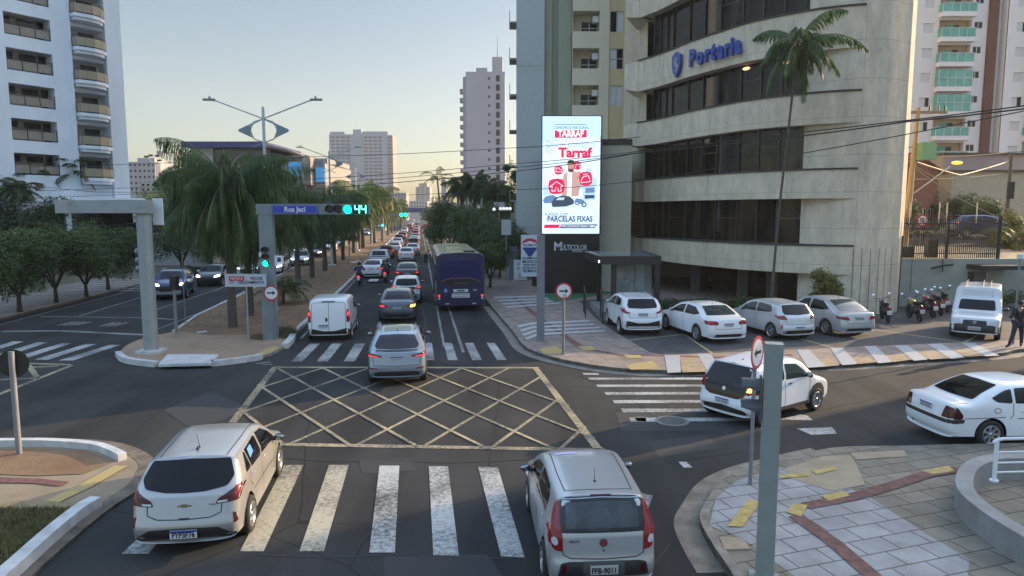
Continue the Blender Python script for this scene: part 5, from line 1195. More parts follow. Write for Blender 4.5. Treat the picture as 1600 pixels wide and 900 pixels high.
# small silver hatchback at the bottom edge
L = 3.87
PR['palio'] = make_car('hatchback', dict(dim=(L, 1.67, 1.50, 2.42, .66, .30), label='silver hatchback with tall red tail lamps at the bottom edge, nearest vehicle in the middle', paint=SILV,
  outline=hatch_outline(L, 1.5, .07, .85, (.10, .98), (.33, 1.42)), belt=(1.0, .9), plan=(.11, .14), tum=.22,
  rear_black=[(-.62, .975), (.62, .975), (.62, 1.12), (.6, 1.385), (0, 1.41), (-.6, 1.385), (-.62, 1.12)], rear_glass=[(-.54, 1.03), (.54, 1.03), (.52, 1.35), (0, 1.37), (-.52, 1.35)], rglass=mat('grey_car_glass', (.022, .028, .032), .06, spec=.7, var=.8, scale=3), front_glass=[(-.62, 1.0), (0, .97), (.62, 1.0), (.54, 1.38), (0, 1.41), (-.54, 1.38)],
  side_glass=[[(.66, 1.08), (.85, 1.05), (1.62, 1.0), (1.62, 1.40), (.9, 1.38), (.7, 1.3)], [(1.70, .99), (2.72, .965), (2.45, 1.19), (2.15, 1.34), (1.70, 1.40)]],
  patches=[('tail_light', 'rear2', [(.585, .72), (.70, .74), (.79, .85), (.785, .98), (.73, 1.1), (.70, 1.3), (.64, 1.39), (.60, 1.38), (.62, 1.1), (.59, .95)], RED, dict(off=.011)), ('tail_light', 'sides', [(.1, .86), (.2, .9), (.25, 1.0), (.2, 1.08), (.12, 1.05)], RED, dict(off=.007)),
   ('lamp_lens', 'rear2', [(.65, .82), (.70, .80), (.745, .85), (.74, .91), (.69, .93), (.65, .88)], LENS, dict(off=.012, rnd=.03)),
   ('bumper_insert', 'rear', [(-.66, .36), (.66, .36), (.62, .56), (.5, .585), (-.5, .585), (-.62, .56)], DARK, dict(off=.006)),
   ('number_plate_recess', 'rear', [(-.3, .36), (.3, .36), (.3, .59), (-.3, .59)], mat('recess_grey', (.06, .06, .06), .6), dict(off=.008, rnd=.01)),
   ('fog_lamp', 'rear2', [(.53, .42), (.61, .42), (.6, .54), (.54, .55)], DRED, dict(off=.009, rnd=.015)),
   ('high_brake_lamp', 'rear', [(-.16, 1.425), (.16, 1.425), (.15, 1.45), (-.15, 1.45)], DRED, dict(off=.008, rnd=.004)), ('wiper', 'rear', [(-.26, 1.0), (.12, 1.0), (.1, 1.022), (-.24, 1.03)], DARK, dict(off=.02, rnd=.005)),
   ('roof_sticker', 'top', [(-.48, 2.03), (-.1, 2.05), (-.12, 1.93), (-.46, 1.93)], mat('sticker_lilac', (.55, .52, .75), .4), dict(off=.006, rnd=.01)), ('headlight', 'front2', [(.45, .66), (.76, .7), (.76, .8), (.5, .74)], LENS), ('lock', 'rear', [(-.015, .72), (.015, .72), (.015, .75), (-.015, .75)], CHR, dict(rnd=.01, off=.008))],
  seams=[('rear', [(-.6, .8), (-.58, .68), (-.48, .63), (0, .615), (.48, .63), (.58, .68), (.6, .8)]), ('top', [(.5, .52), (.53, 1.2), (.53, 2.1)]), ('top', [(0, .5), (.25, .505), (.5, .53)]), ('sides', [(1.66, .98), (1.68, .5), (1.6, .32)]), ('sides', [(2.72, .95), (2.75, .6), (2.7, .32)]), ('rear', [(-.6, 1.405), (0, 1.43), (.6, 1.405)])],
  plates=[('rear', (0, .475), .4, 'FFB-9011', 'old')], handles=(.95, 1.85), handle_z=.92, spokes=6, mirror=(2.5, 1.06), mirror_mat=BLACK, extra=[antenna(.78, .2, .04), badge(0, .84, .06, BADGE_RED), lettering('PALIO', -.42, .86, .055, DARK)]))
# coupe SUV
L = 4.43
PR['fastback'] = make_car('coupe_suv', dict(dim=(L, 1.79, 1.55, 2.53, .95, .34), label='blue-grey fastback SUV entering the yellow box, seen from behind', paint=cpaint('coupe_blue_grey', (.3, .35, .42), .5),
  outline=[(.25, .28), (.1, .33), (.02, .42), (0, .6), (.03, .78), (.06, .95), (.09, 1.07), (.2, 1.105), (.55, 1.25), (.95, 1.42), (1.3, 1.51), (1.75, 1.545), (2.2, 1.545), (2.6, 1.50), (2.85, 1.42), (3.2, 1.24), (3.5, 1.1), (3.9, 1.02), (4.2, .92), (4.38, .78), (4.43, .6), (4.4, .4), (4.25, .28), (4, .25), (2.2, .24)], belt=(1.05, .98), plan=(.11, .14), tum=.26,
  rear_glass=[(-.6, 1.13), (0, 1.12), (.6, 1.13), (.66, 1.19), (.53, 1.42), (0, 1.44), (-.53, 1.42), (-.66, 1.19)], front_glass=[(-.66, 1.12), (0, 1.1), (.66, 1.12), (.56, 1.42), (0, 1.45), (-.56, 1.42)],
  side_glass=[[(.95, 1.22), (1.85, 1.1), (1.85, 1.45), (1.2, 1.4)], [(1.93, 1.09), (3.05, 1.07), (2.75, 1.3), (2.4, 1.44), (1.93, 1.46)]],
  patches=[('tail_light', 'rear2', [(.42, .915), (.83, .93), (.85, 1.0), (.78, 1.035), (.44, .96)], DRED, dict(off=.008)), ('tail_light_lit', 'rear2', [(.5, .93), (.80, .945), (.82, .985), (.62, .955)], REDL, dict(off=.013, rnd=.008)), ('tail_light', 'sides', [(.04, .93), (.35, 1.0), (.3, 1.05), (.08, 1.03)], RED),
   ('lower_bumper', 'rear', [(-.8, .34), (.8, .34), (.82, .44), (.5, .50), (-.5, .50), (-.82, .44)], DARK), ('bumper_reflector', 'rear2', [(.55, .56), (.8, .58), (.8, .62), (.56, .59)], RED, dict(rnd=.01)), ('spoiler_lip', 'rear', [(-.62, 1.075), (.62, 1.075), (.62, 1.1), (-.62, 1.1)], DARK, dict(rnd=.005, off=.02)), ('roof_panel', 'top', [(-.42, 1.25), (.42, 1.25), (.4, 2.5), (-.4, 2.5)], mat('roof_green_glass', (.12, .15, .12), .08, spec=.8), dict(rnd=.03)),
   ('wheel_arch_trim', 'sides', [(.52, .4), (.6, .62), (.78, .74), (.96, .77), (1.14, .73), (1.3, .6), (1.38, .4), (1.28, .36), (.62, .36)], DARK, dict(off=.004)), ('headlight', 'front2', [(.45, .76), (.82, .82), (.82, .9), (.5, .84)], LENS)],
  seams=[('rear', [(-.7, .9), (-.68, .68), (0, .65), (.68, .68), (.7, .9)]), ('top', [(.5, 1.2), (.55, 1.8), (.54, 2.6)])],
  plates=[('rear', (0, .87), .4, '')], handles=(1.3, 2.3), handle_z=.98, mirror=(3.0, 1.12), mirror_mat=BLACK, extra=[antenna(1.35, short=True), rails(.56, 1.5, 2.6)]))
# white city hatchback with black tailgate
L = 3.60
PR['mobi'] = make_car('city_car', dict(dim=(L, 1.67, 1.53, 2.305, .58, .305), label='white mini hatchback with glossy black tailgate turning behind the thick grey post', paint=WHITE,
  outline=hatch_outline(L, 1.53, .07, .82, (.13, 1.0), (.40, 1.43)), belt=(1.0, .95), plan=(.12, .13), tum=.2,
  rear_black=[(-.56, .72), (-.4, .66), (.4, .66), (.56, .72), (.66, .9), (.66, 1.05), (.56, 1.42), (0, 1.43), (-.56, 1.42), (-.66, 1.05), (-.66, .9)], rear_glass=[(-.55, 1.02), (0, 1.0), (.55, 1.02), (.6, 1.1), (.52, 1.39), (0, 1.41), (-.52, 1.39), (-.6, 1.1)], front_glass=[(-.62, 1.03), (0, 1.0), (.62, 1.03), (.54, 1.4), (0, 1.43), (-.54, 1.4)],
  sglass=CGL2, side_glass=[[(.55, 1.14), (.8, 1.07), (1.42, 1.03), (1.42, 1.40), (.72, 1.36)], [(1.5, 1.02), (2.45, .99), (2.28, 1.16), (2.0, 1.35), (1.5, 1.41)]],
  patches=[('tail_light', 'rear2', [(.58, .80), (.80, .80), (.82, .97), (.72, 1.08), (.6, 1.0)], RED, dict(off=.011)), ('tail_light', 'sides', [(.08, .82), (.22, .85), (.3, 1.0), (.22, 1.1), (.1, 1.05)], RED, dict(off=.008)),
   ('indicator_light', 'rear', [(.62, .87), (.78, .87), (.78, .95), (.68, .98)], AMB, dict(off=.018, rnd=.015)), ('indicator_light', 'right', [(.1-.58, .88), (.2-.58, .9), (.22-.58, .98), (.12-.58, .97)], AMB, dict(off=.014, rnd=.01)),
   ('lower_bumper', 'rear', [(-.78, .3), (.78, .3), (.6, .42), (0, .47), (-.6, .42)], DARK), ('wheel_arch_trim', 'sides', [(2.48, .36), (2.52, .56), (2.68, .72), (2.88, .76), (3.08, .72), (3.24, .56), (3.28, .36)], DARK, dict(off=.005)), ('wheel_arch_trim', 'sides', [(.18, .36), (.22, .56), (.38, .72), (.58, .76), (.78, .72), (.94, .56), (.98, .36)], DARK, dict(off=.005)), ('sill_trim', 'sides', [(1.0, .27), (2.5, .27), (2.5, .36), (1.0, .36)], DARK, dict(rnd=.01)),
   ('headlight', 'front2', [(.5, .72), (.78, .78), (.78, .9), (.55, .84)], LENS), ('headlight', 'sides', [(3.2, .8), (3.42, .76), (3.45, .86), (3.25, .92)], LENS), ('high_brake_lamp', 'rear', [(-.15, 1.445), (.15, 1.445), (.14, 1.465), (-.14, 1.465)], DRED, dict(rnd=.005))],
  seams=[('sides', [(1.46, 1.0), (1.48, .5), (1.4, .35)]), ('sides', [(2.5, .98), (2.52, .6), (2.4, .35)]), ('top', [(.5, .5), (.52, 1.2), (.52, 2.0)])],
  plates=[('rear', (0, .56), .4, '')], handles=(.8, 1.68), handle_z=.9, handle_mat=DARK, spokes=8, mirror=(2.3, 1.06), mirror_mat=BLACK, extra=[antenna(.8, .03, 0), badge(0, .86, .05, CHR)]))
# white saloon at the right edge
L = 4.48
PR['vectra'] = make_car('sedan', dict(dim=(L, 1.72, 1.42, 2.64, .98, .315), label='white older four-door saloon with dark tail lamps cut by the right edge', paint=WHITE,
  outline=sedan_outline(L, 1.42, 1.0, .55, 1.28), belt=(.97, .9), plan=(.10, .13), tum=.24,
  rear_glass=[(-.62, 1.055), (0, 1.05), (.62, 1.055), (.52, 1.345), (0, 1.36), (-.52, 1.345)], front_glass=[(-.64, .98), (0, .95), (.64, .98), (.54, 1.33), (0, 1.36), (-.54, 1.33)],
  side_glass=[[(.98, 1.12), (1.1, 1.03), (1.45, 1.0), (1.48, 1.30), (1.3, 1.26)], [(1.52, 1.0), (2.15, .985), (2.15, 1.33), (1.55, 1.31)], [(2.22, .98), (3.15, .96), (2.85, 1.14), (2.6, 1.28), (2.22, 1.335)]],
  patches=[('tail_light', 'rear2', [(.5, .66), (.8, .68), (.82, .9), (.56, .93)], DRED), ('tail_light', 'sides', [(.03, .66), (.3, .66), (.33, .74), (.2, .92), (.06, .94)], DRED), ('bumper_strip', 'rear', [(-.8, .56), (.8, .56), (.82, .64), (-.82, .64)], DARK, dict(rnd=.01)), ('bumper_strip', 'sides', [(.03, .56), (.34, .58), (.36, .66), (.03, .65)], DARK, dict(rnd=.01, off=.008)),
   ('headlight', 'front2', [(.45, .62), (.8, .66), (.8, .76), (.5, .72)], LENS), ('exhaust', 'rear', [(-.5, .3), (-.4, .3), (-.4, .34), (-.5, .34)], DARK)],
  seams=[('sides', [(1.48, 1.0), (1.5, .75), (1.42, .66)]), ('sides', [(2.18, .98), (2.2, .5), (2.15, .32)]), ('sides', [(.35, .68), (1.3, .70)]), ('sides', [(1.6, .66), (3.3, .64)]), ('sides', [(1.03, .82), (1.1, .79), (1.17, .82), (1.17, .88), (1.1, .91), (1.03, .88), (1.03, .82)]), ('top', [(.66, .15), (.68, .5)])],
  plates=[('rear', (0, .8), .4, '')], handles=(1.75, 2.6), handle_z=.83, style='five', spokes=7, mirror=(2.95, 1.0), extra=[]))
# white compact van in the avenue
L = 3.96
PR['fiorino'] = make_car('panel_van', dict(dim=(L, 1.72, 1.74, 2.51, .62, .31), label='white panel van with solid rear doors driving beside the median kerb', paint=WHITE, cat='van',
  outline=[(.25, .24), (.1, .28), (.02, .36), (0, .5), (.02, .9), (.05, 1.3), (.1, 1.6), (.2, 1.7), (.5, 1.735), (1.3, 1.74), (2.0, 1.72), (2.4, 1.64), (2.7, 1.48), (3.0, 1.25), (3.2, 1.1), (3.5, 1.0), (3.75, .85), (3.9, .65), (3.96, .45), (3.9, .3), (3.7, .22), (2, .2)], belt=(1.1, 1.0), plan=(.07, .14), tum=.12, corner=.8,
  front_glass=[(-.66, 1.12), (.66, 1.12), (.58, 1.6), (-.58, 1.6)], side_glass=[[(1.95, 1.1), (2.85, 1.08), (2.6, 1.35), (2.35, 1.5), (1.95, 1.55)]],
  patches=[('tail_light', 'rear2', [(.70, .78), (.80, .8), (.80, 1.3), (.75, 1.34), (.69, 1.2)], RED), ('tail_light_lit', 'rear2', [(.72, 1.05), (.79, 1.05), (.79, 1.2), (.73, 1.2)], REDL, dict(off=.012, rnd=.02)), ('tail_light', 'sides', [(.03, .8), (.15, .82), (.16, 1.2), (.08, 1.33)], RED),
   ('rear_bumper', 'rear', [(-.84, .3), (.84, .3), (.84, .5), (.66, .55), (.6, .44), (-.6, .44), (-.66, .55), (-.84, .5)], DARK), ('bumper_side', 'sides', [(.03, .3), (.3, .3), (.26, .5), (.03, .52)], DARK), ('door_handle', 'rear', [(-.13, .82), (-.05, .82), (-.04, .98), (-.13, .98)], DARK, dict(off=.015)), ('high_brake_lamp', 'rear', [(-.28, 1.6), (.28, 1.6), (.24, 1.64), (-.24, 1.64)], DARK, dict(rnd=.01)), ('side_trim', 'sides', [(1.1, .42), (2.6, .42), (2.6, .52), (1.1, .52)], DARK, dict(rnd=.01)), ('headlight', 'front2', [(.5, .75), (.8, .8), (.78, 1.0), (.56, .95)], LENS)],
  seams=[('rear', [(0, .45), (0, 1.58)]), ('rear', [(-.66, .5), (-.66, 1.5), (-.6, 1.58), (.6, 1.58), (.66, 1.5), (.66, .5)]), ('sides', [(1.85, 1.5), (1.85, .35)])],
  plates=[('rear', (-.2, .64), .4, '')], handles=(2.1,), handle_z=.98, mirror=(2.72, 1.12), mirror_mat=BLACK, extra=[]))
def sedan(name, label, paint, L=4.5, W=1.78, H=1.44, lit=True, ind=False, lod=0, dk=1.0, gy=.5, ry=1.25, tl=None, **kw):
    d = dict(dim=(L, W, H, L*.59, .97, .325), label=label, paint=paint, lod=lod, outline=sedan_outline(L, H, dk, gy, ry), belt=(.97, .9), plan=(.13, .14), tum=.25,
      rear_glass=[(-.64, 1.065), (0, 1.06), (.64, 1.065), (.52, H-.08), (0, H-.065), (-.52, H-.08)], front_glass=[(-.64, .99), (0, .96), (.64, .99), (.54, H-.1), (0, H-.07), (-.54, H-.1)],
      side_glass=[[(.85, 1.1), (1.2, 1.02), (2.02, .99), (2.02, H-.09), (1.35, H-.12)], [(2.12, .985), (3.15, .96), (2.85, 1.14), (2.55, H-.16), (2.12, H-.09)]],
      patches=[('tail_light', 'rear2', tl or [(.44, .72), (.82, .76), (.84, .88), (.5, .86)], RED), ('tail_light', 'sides', [(.04, .75), (.3, .82), (.28, .88), (.08, .9)], RED), ('lower_bumper', 'rear', [(-.6, .27), (.6, .27), (.55, .4), (-.55, .4)], DARK), ('headlight', 'front2', [(.45, .62), (.82, .68), (.82, .78), (.5, .72)], LIT if kw.get('hl') else LENS), ('grille', 'front', [(-.42, .34), (.42, .34), (.42, .68), (-.42, .68)], DARK)],
      seams=[('sides', [(2.07, .98), (2.09, .5), (2.0, .32)]), ('sides', [(3.2, .95), (3.22, .5), (3.1, .32)]), ('rear', [(-.56, .9), (-.54, .6), (.54, .6), (.56, .9)])],
      plates=[('rear', (0, .75), .4, '')], handles=(1.4, 2.35), handle_z=.87, mirror=(2.95, 1.0), extra=[] if lod else [antenna(1.35, .05, -.03)])
    if lit: d['patches'].append(('tail_light_lit', 'rear2', [(.58, .76), (.80, .79), (.81, .85), (.62, .83)], REDL, dict(off=.013, rnd=.02)))
    if ind: d['patches'].append(('indicator_light', 'rear', [(.60, .74), (.81, .77), (.82, .87), (.62, .85)], AMB, dict(off=.02, rnd=.02)))
    for k in ('rglass', 'sglass', 'fglass', 'rim', 'spokes', 'style', 'plates'):
        if k in kw: d[k] = kw[k]
    d['patches'] += kw.get('more', [])
    return make_car('sedan', d)
def hatch(name, label, paint, L=3.95, W=1.70, H=1.47, lit=True, lod=0, suv=0, **kw):
    o = hatch_outline(L, H, .1, .86, (.17, 1.0), (.5, H-.07))
    if suv: o = [(a, b+(suv if b > .3 else .06)) for a, b in o]
    z = suv; d = dict(dim=(L, W, H+z, L*.605, .74, .31+z*.3), label=label, paint=paint, lod=lod, outline=o, belt=(1.0+z, .9+z), plan=(.12, .14), tum=.22, cat='suv' if suv else 'car',
      rear_glass=[(-.58, 1.03+z), (0, 1.0+z), (.58, 1.03+z), (.62, 1.12+z), (.54, H+z-.1), (0, H+z-.085), (-.54, H+z-.1), (-.62, 1.12+z)], front_glass=[(-.64, 1.02+z), (0, .99+z), (.64, 1.02+z), (.54, H+z-.1), (0, H+z-.07), (-.54, H+z-.1)],
      side_glass=[[(.72, 1.1+z), (1.0, 1.05+z), (1.72, 1.0+z), (1.72, H+z-.1), (.9, H+z-.13)], [(1.8, .99+z), (2.8, .97+z), (2.5, 1.19+z), (2.2, H+z-.15), (1.8, H+z-.1)]],
      patches=[('tail_light', 'rear2', kw.get('tl') or [(.52, .82+z), (.78, .82+z), (.80, 1.0+z), (.7, 1.04+z), (.55, .95+z)], RED), ('tail_light', 'sides', [(.06, .84+z), (.26, .88+z), (.3, 1.0+z), (.1, 1.02+z)], RED), ('lower_bumper', 'rear', [(-.7, .27+z*.5), (.7, .27+z*.5), (.6, .42+z), (-.6, .42+z)], DARK), ('headlight', 'front2', [(.45, .66+z), (.78, .7+z), (.78, .82+z), (.5, .76+z)], LIT if kw.get('hl') else LENS), ('grille', 'front', [(-.45, .34+z), (.45, .34+z), (.5, .66+z), (-.5, .66+z)], DARK)],
      seams=[('sides', [(1.76, .98+z), (1.78, .5), (1.7, .34)]), ('rear', [(-.58, .85+z), (-.56, .64+z), (.56, .64+z), (.58, .85+z)])],
      plates=[('rear', (0, kw.get('pz', .76+z)), .4, '')], handles=(1.1, 2.0), handle_z=.9+z, mirror=(2.6, 1.02+z), extra=[] if lod else [antenna(.8, .05, -.03)])
    if lit: d['patches'].append(('tail_light_lit', 'rear2', [(.6, .88+z), (.77, .88+z), (.77, .97+z), (.65, .98+z)], REDL, dict(off=.013, rnd=.02)))
    d['patches'] += kw.get('more', [])
    for k in ('rglass', 'sglass', 'rim', 'spokes', 'style', 'extra', 'mirror_mat'):
        if k in kw: d[k] = kw[k]
    return make_car('suv' if suv else 'hatchback', d)
PR['civic'] = sedan('sedan', 'dark blue-grey saloon with its right indicator glowing, behind the fastback SUV', cpaint('civic', (.1, .115, .14), .6), L=4.5, W=1.76, H=1.45, ind=True)
PR['whatch'] = hatch('hatchback', 'white hatchback half hidden behind the dark blue-grey saloon', WHITE, more=[('tailgate_panel', 'rear', [(-.4, .8), (.5, .8), (.5, .95), (-.4, .95)], DARK)])
PR['bsedan'] = sedan('sedan', 'black saloon in the middle lane left of the bus', BLACK, L=4.5)
PR['bmw'] = sedan('sedan', 'white sports saloon with L-shaped red tail lamps parked second from the steps', WHITE, L=4.62, W=1.81, H=1.43, lit=False, rglass=CGL2, tl=[(.42, .76), (.83, .76), (.86, .92), (.64, .92), (.44, .88)], more=[('tail_light_lit', 'rear2', [(.62, .84), (.82, .84), (.82, .9), (.64, .9)], mat('lamp_bright_red', (.6, .03, .04), .2), dict(off=.012, rnd=.01))], spokes=10, style='five')
PR['c4'] = sedan('sedan', 'silver saloon with an old grey plate parked nearest the motorcycles', cpaint('c4_silver', (.47, .475, .485), .35), L=4.55, W=1.79, H=1.5, lit=False, rglass=CGL2, dk=1.03, gy=.42, plates=[('rear', (0, .8), .4, '', 'old')], spokes=7, style='five')
PR['hb20'] = hatch('hatchback', 'silver hatchback parked between the white sports saloon and the silver saloon', cpaint('hb_silver', (.53, .545, .56), .35), L=4.0, W=1.73, lit=False, sglass=CGL2, pz=.5, tl=[(.5, .84), (.8, .84), (.82, .99), (.6, 1.0)], more=[('bumper_reflector', 'rear2', [(.74, .5), (.79, .5), (.76, .66), (.72, .66)], RED, dict(rnd=.01))])
PR['kicks'] = hatch('suv', 'white compact SUV parked beside the entrance steps', WHITE, L=4.3, W=1.77, H=1.46, lit=False, suv=.13, tl=[(.5, .97), (.62, .93), (.84, .98), (.84, 1.12), (.76, 1.22), (.7, 1.05)], extra=[rails(.54, .9, 2.3), antenna(.9, .05, 0)], more=[('bumper_black', 'rear', [(-.86, .42), (.86, .42), (.86, .62), (.62, .66), (.5, .56), (-.5, .56), (-.62, .66), (-.86, .62)], DARK, dict(off=.009)), ('skid_plate', 'rear', [(-.62, .36), (.62, .36), (.66, .43), (-.66, .43)], WHITE, dict(off=.014, rnd=.02))])
# old pickup-based box van facing the street
L = 4.15
PR['oldvan'] = make_car('delivery_van', dict(dim=(L, 1.62, 1.86, 2.58, .78, .29), label='white square box van with black bumper facing out, parked next to the man', paint=cpaint('van_white', (.6, .62, .62)), cat='van',
  outline=[(.2, .25), (.05, .3), (0, .5), (0, 1.3), (.03, 1.75), (.12, 1.85), (1.2, 1.87), (2.2, 1.86), (2.42, 1.8), (2.5, 1.55), (2.56, 1.47), (2.68, 1.4), (2.95, 1.16), (3.18, .98), (3.6, .92), (3.98, .84), (4.08, .74), (4.12, .6), (4.15, .42), (4.08, .3), (3.9, .24), (2, .22)], belt=(1.0, .93), plan=(.05, .10), tum=.12, corner=.7,
  front_glass=[(-.6, 1.03), (.6, 1.03), (.55, 1.38), (-.55, 1.38)], side_glass=[[(2.0, 1.0), (2.85, 1.0), (2.6, 1.3), (2.0, 1.36)]],
  patches=[('front_bumper', 'front', [(-.78, .3), (.78, .3), (.79, .56), (.5, .6), (-.5, .6), (-.79, .56)], DARK), ('bumper_side', 'sides', [(3.75, .3), (4.08, .3), (4.1, .55), (3.75, .52)], DARK), ('grille', 'front', [(-.38, .6), (.38, .6), (.36, .75), (-.36, .75)], DARK), ('headlight', 'front2', [(.44, .62), (.72, .62), (.74, .76), (.44, .77)], LENS), ('indicator_light', 'front2', [(.72, .62), (.79, .62), (.79, .76), (.745, .76)], LENS, dict(rnd=.01)),
   ('box_window', 'front', [(-.5, 1.52), (.5, 1.52), (.48, 1.74), (-.48, 1.74)], cpaint('box_panel', (.5, .53, .53)), dict(rnd=.02)), ('tail_light', 'rear2', [(.66, .7), (.76, .7), (.76, 1.0), (.66, 1.0)], RED)],
  seams=[('sides', [(1.95, 1.75), (1.95, .4)]), ('sides', [(2.95, 1.0), (2.98, .6), (2.9, .35)]), ('sides', [(.2, 1.2), (1.9, 1.2)]), ('sides', [(.2, .9), (1.9, .9)]), ('front', [(-.45, 1.5), (-.5, 1.8)]), ('front', [(.45, 1.5), (.5, 1.8)])],
  plates=[('front', (0, .46), .4, '', 'old')], handles=(2.1,), handle_z=.88, handle_mat=DARK, style='five', spokes=6, rim=mat('steel_wheel', (.12, .12, .12), .5), mirror=(2.8, 1.08), mirror_mat=BLACK, extra=[badge(0, .68, .05, BADGE_RED, 'front'), lambda root, sp, bv: [(lambda q: (q.path([(x, -.5, 1.93), (x, 1.9, 1.97)], .025, 6), [q.path([(x, y_, 1.83), (x, y_, 1.94)], .02, 4) for y_ in (-.3, .6, 1.4)], q.obj('roof_bar', CHR, root)))(MB()) for x in (-.35, -.1, .45)]]))
# oncoming blue SUV
PR['rav'] = hatch('suv', 'blue SUV with dark cladding driving towards the crossing behind the grey portal post', BLUE, L=4.5, W=1.85, H=1.5, suv=.18, lit=False, hl=True, sglass=CGL, more=[('lower_grille', 'front', [(-.8, .34), (.8, .34), (.7, .58), (-.7, .58)], mat('grille_silver', (.35, .36, .38), .4), dict(off=.004)), ('sill_trim', 'sides', [(1.1, .36), (3.1, .36), (3.1, .42), (1.1, .42)], mat('sill_silver', (.5, .5, .5), .3, .8), dict(rnd=.01)), ('wheel_arch_trim', 'sides', [(3.02, .4), (3.1, .66), (3.3, .84), (3.5, .86), (3.72, .8), (3.88, .6), (3.92, .4)], DARK)], extra=[rails(.58, .9, 2.4)])
# pickup
L = 5.1
PR['pickup'] = make_car('pickup_truck', dict(dim=(L, 1.85, 1.78, 3.1, 1.2, .37), label='silver double-cab pickup truck waiting in the left lane', paint=SILV, cat='pickup', lod=0,
  outline=[(.3, .42), (.05, .45), (0, .6), (0, .95), (.03, 1.16), (.12, 1.19), (.5, 1.19), (1.35, 1.2), (1.45, 1.24), (1.62, 1.66), (1.75, 1.75), (2.2, 1.78), (2.9, 1.76), (3.1, 1.7), (3.45, 1.42), (3.75, 1.2), (4.3, 1.13), (4.85, 1.0), (5.05, .8), (5.1, .6), (5.0, .45), (4.7, .36), (2.5, .34)], belt=(1.17, 1.08), plan=(.04, .1), tum=.2, corner=.75,
  rear_glass=[(-.62, 1.27), (.62, 1.27), (.54, 1.65), (-.54, 1.65)], front_glass=[(-.66, 1.25), (.66, 1.25), (.56, 1.66), (-.56, 1.66)], side_glass=[[(1.66, 1.22), (2.45, 1.2), (2.45, 1.64), (1.8, 1.62)], [(2.52, 1.2), (3.5, 1.18), (3.2, 1.45), (2.95, 1.62), (2.52, 1.65)]],
  patches=[('tail_light', 'rear2', [(.76, .7), (.9, .7), (.9, 1.12), (.78, 1.12)], DRED), ('rear_bumper', 'rear', [(-.85, .44), (.85, .44), (.85, .62), (-.85, .62)], CHR), ('load_bed', 'top', [(-.72, .14), (.72, .14), (.72, 1.34), (-.72, 1.34)], DARK), ('tailgate_handle', 'rear', [(-.12, .95), (.12, .95), (.12, 1.03), (-.12, 1.03)], DARK)], seams=[('rear', [(-.74, .68), (-.74, 1.14)]), ('rear', [(.74, .68), (.74, 1.14)])],
  plates=[('rear', (0, .53), .4, '')], handles=(1.9, 2.7), handle_z=1.08, mirror=(3.25, 1.25), mirror_mat=BLACK))
# simple ones for the far queue
PR['fs'] = sedan('sedan', 'x', SILV, L=4.4, W=1.74, lod=1); PR['fh'] = hatch('hatchback', 'x', WHITE, lod=1); PR['fu'] = hatch('suv', 'x', GREY, L=4.2, W=1.78, H=1.5, suv=.14, lod=1)
PR['os'] = sedan('sedan', 'x', SILV, L=4.4, W=1.74, lod=1, lit=False, hl=True); PR['oh'] = hatch('hatchback', 'x', WHITE, lod=1, lit=False, hl=True)
USED = set()
def place(key, loc, head, label=None, group=None, paint=None, z=0):
    """head: clockwise degrees from +Y"""
    loc = Vector((loc[0], loc[1], z)); rz = -R(head)
    if key in USED: r = dup(PR[key], loc, rz, label, group)
    else:
        r = PR[key]; USED.add(key); r.location = loc; r.rotation_euler = (0, 0, rz)
        if label: r['label'] = label
        if group: r['group'] = group
    if paint:
        for c in r.children:
            if c.name.split('.')[0] in ('body',): c.material_slots[0].link = 'OBJECT'; c.material_slots[0].material = paint
    return r
AVH = -7.63
def mid(a, b, z=0): return (G(*a, z)+G(*b, z))/2
def axle(pr, pf, W, side='right', z=0):
    """rear-axle midpoint and heading from the pixels of the rear and front wheel contacts of one side"""
    a, b = G(*pr, z), G(*pf, z); d = (b-a).normalized(); rt = Vector((d.y, -d.x, 0)); c = a-rt*(W/2-.08)*(1 if side == 'right' else -1)
    return c, math.degrees(math.atan2(d.x, d.y))
# ================================================================ vehicles in place
c, h = axle((390, 830), (431, 748), 1.70); place('onix', c, h).scale = (.96,)*3
place('palio', (1.19, 9.4), -4).scale = (.935,)*3
place('fastback', G(622, 594), AVH); place('fiorino', mid((488, 532), (546, 528)), AVH)
place('civic', G(622, 500), AVH); place('whatch', G(636, 472), AVH); place('bsedan', G(637, 441), AVH)
c, h = axle((1190, 665), (1284, 637), 1.67); place('mobi', c, h)
place('vectra', G(1540, 700)+Vector((0, .8, 0)), 85)
KP = .124
place('kicks', mid((971, 524), (1025, 519), .12), -3, z=KP)
place('bmw', mid((1086, 535), (1150, 528), .12), -13, z=KP)
place('hb20', mid((1201, 529), (1260, 526), .12), -15, z=KP)
place('c4', mid((1286, 524), (1347, 520), .12), -13, z=KP)
c = mid((1482, 524), (1551, 529), .12); a = R(193); a = R(219); place('oldvan', c-Vector((math.sin(a), math.cos(a), 0))*2.7, 216, z=KP).scale = (1.07,)*3
f = Vector((math.sin(R(180+AVH)), math.cos(R(180+AVH)), 0))
f = Vector((math.sin(R(163)), math.cos(R(163)), 0)); place('rav', G(268, 466)-f*2.7, 163)
place('pickup', G(592, 421), AVH)
qg = 'cars queueing along the avenue'
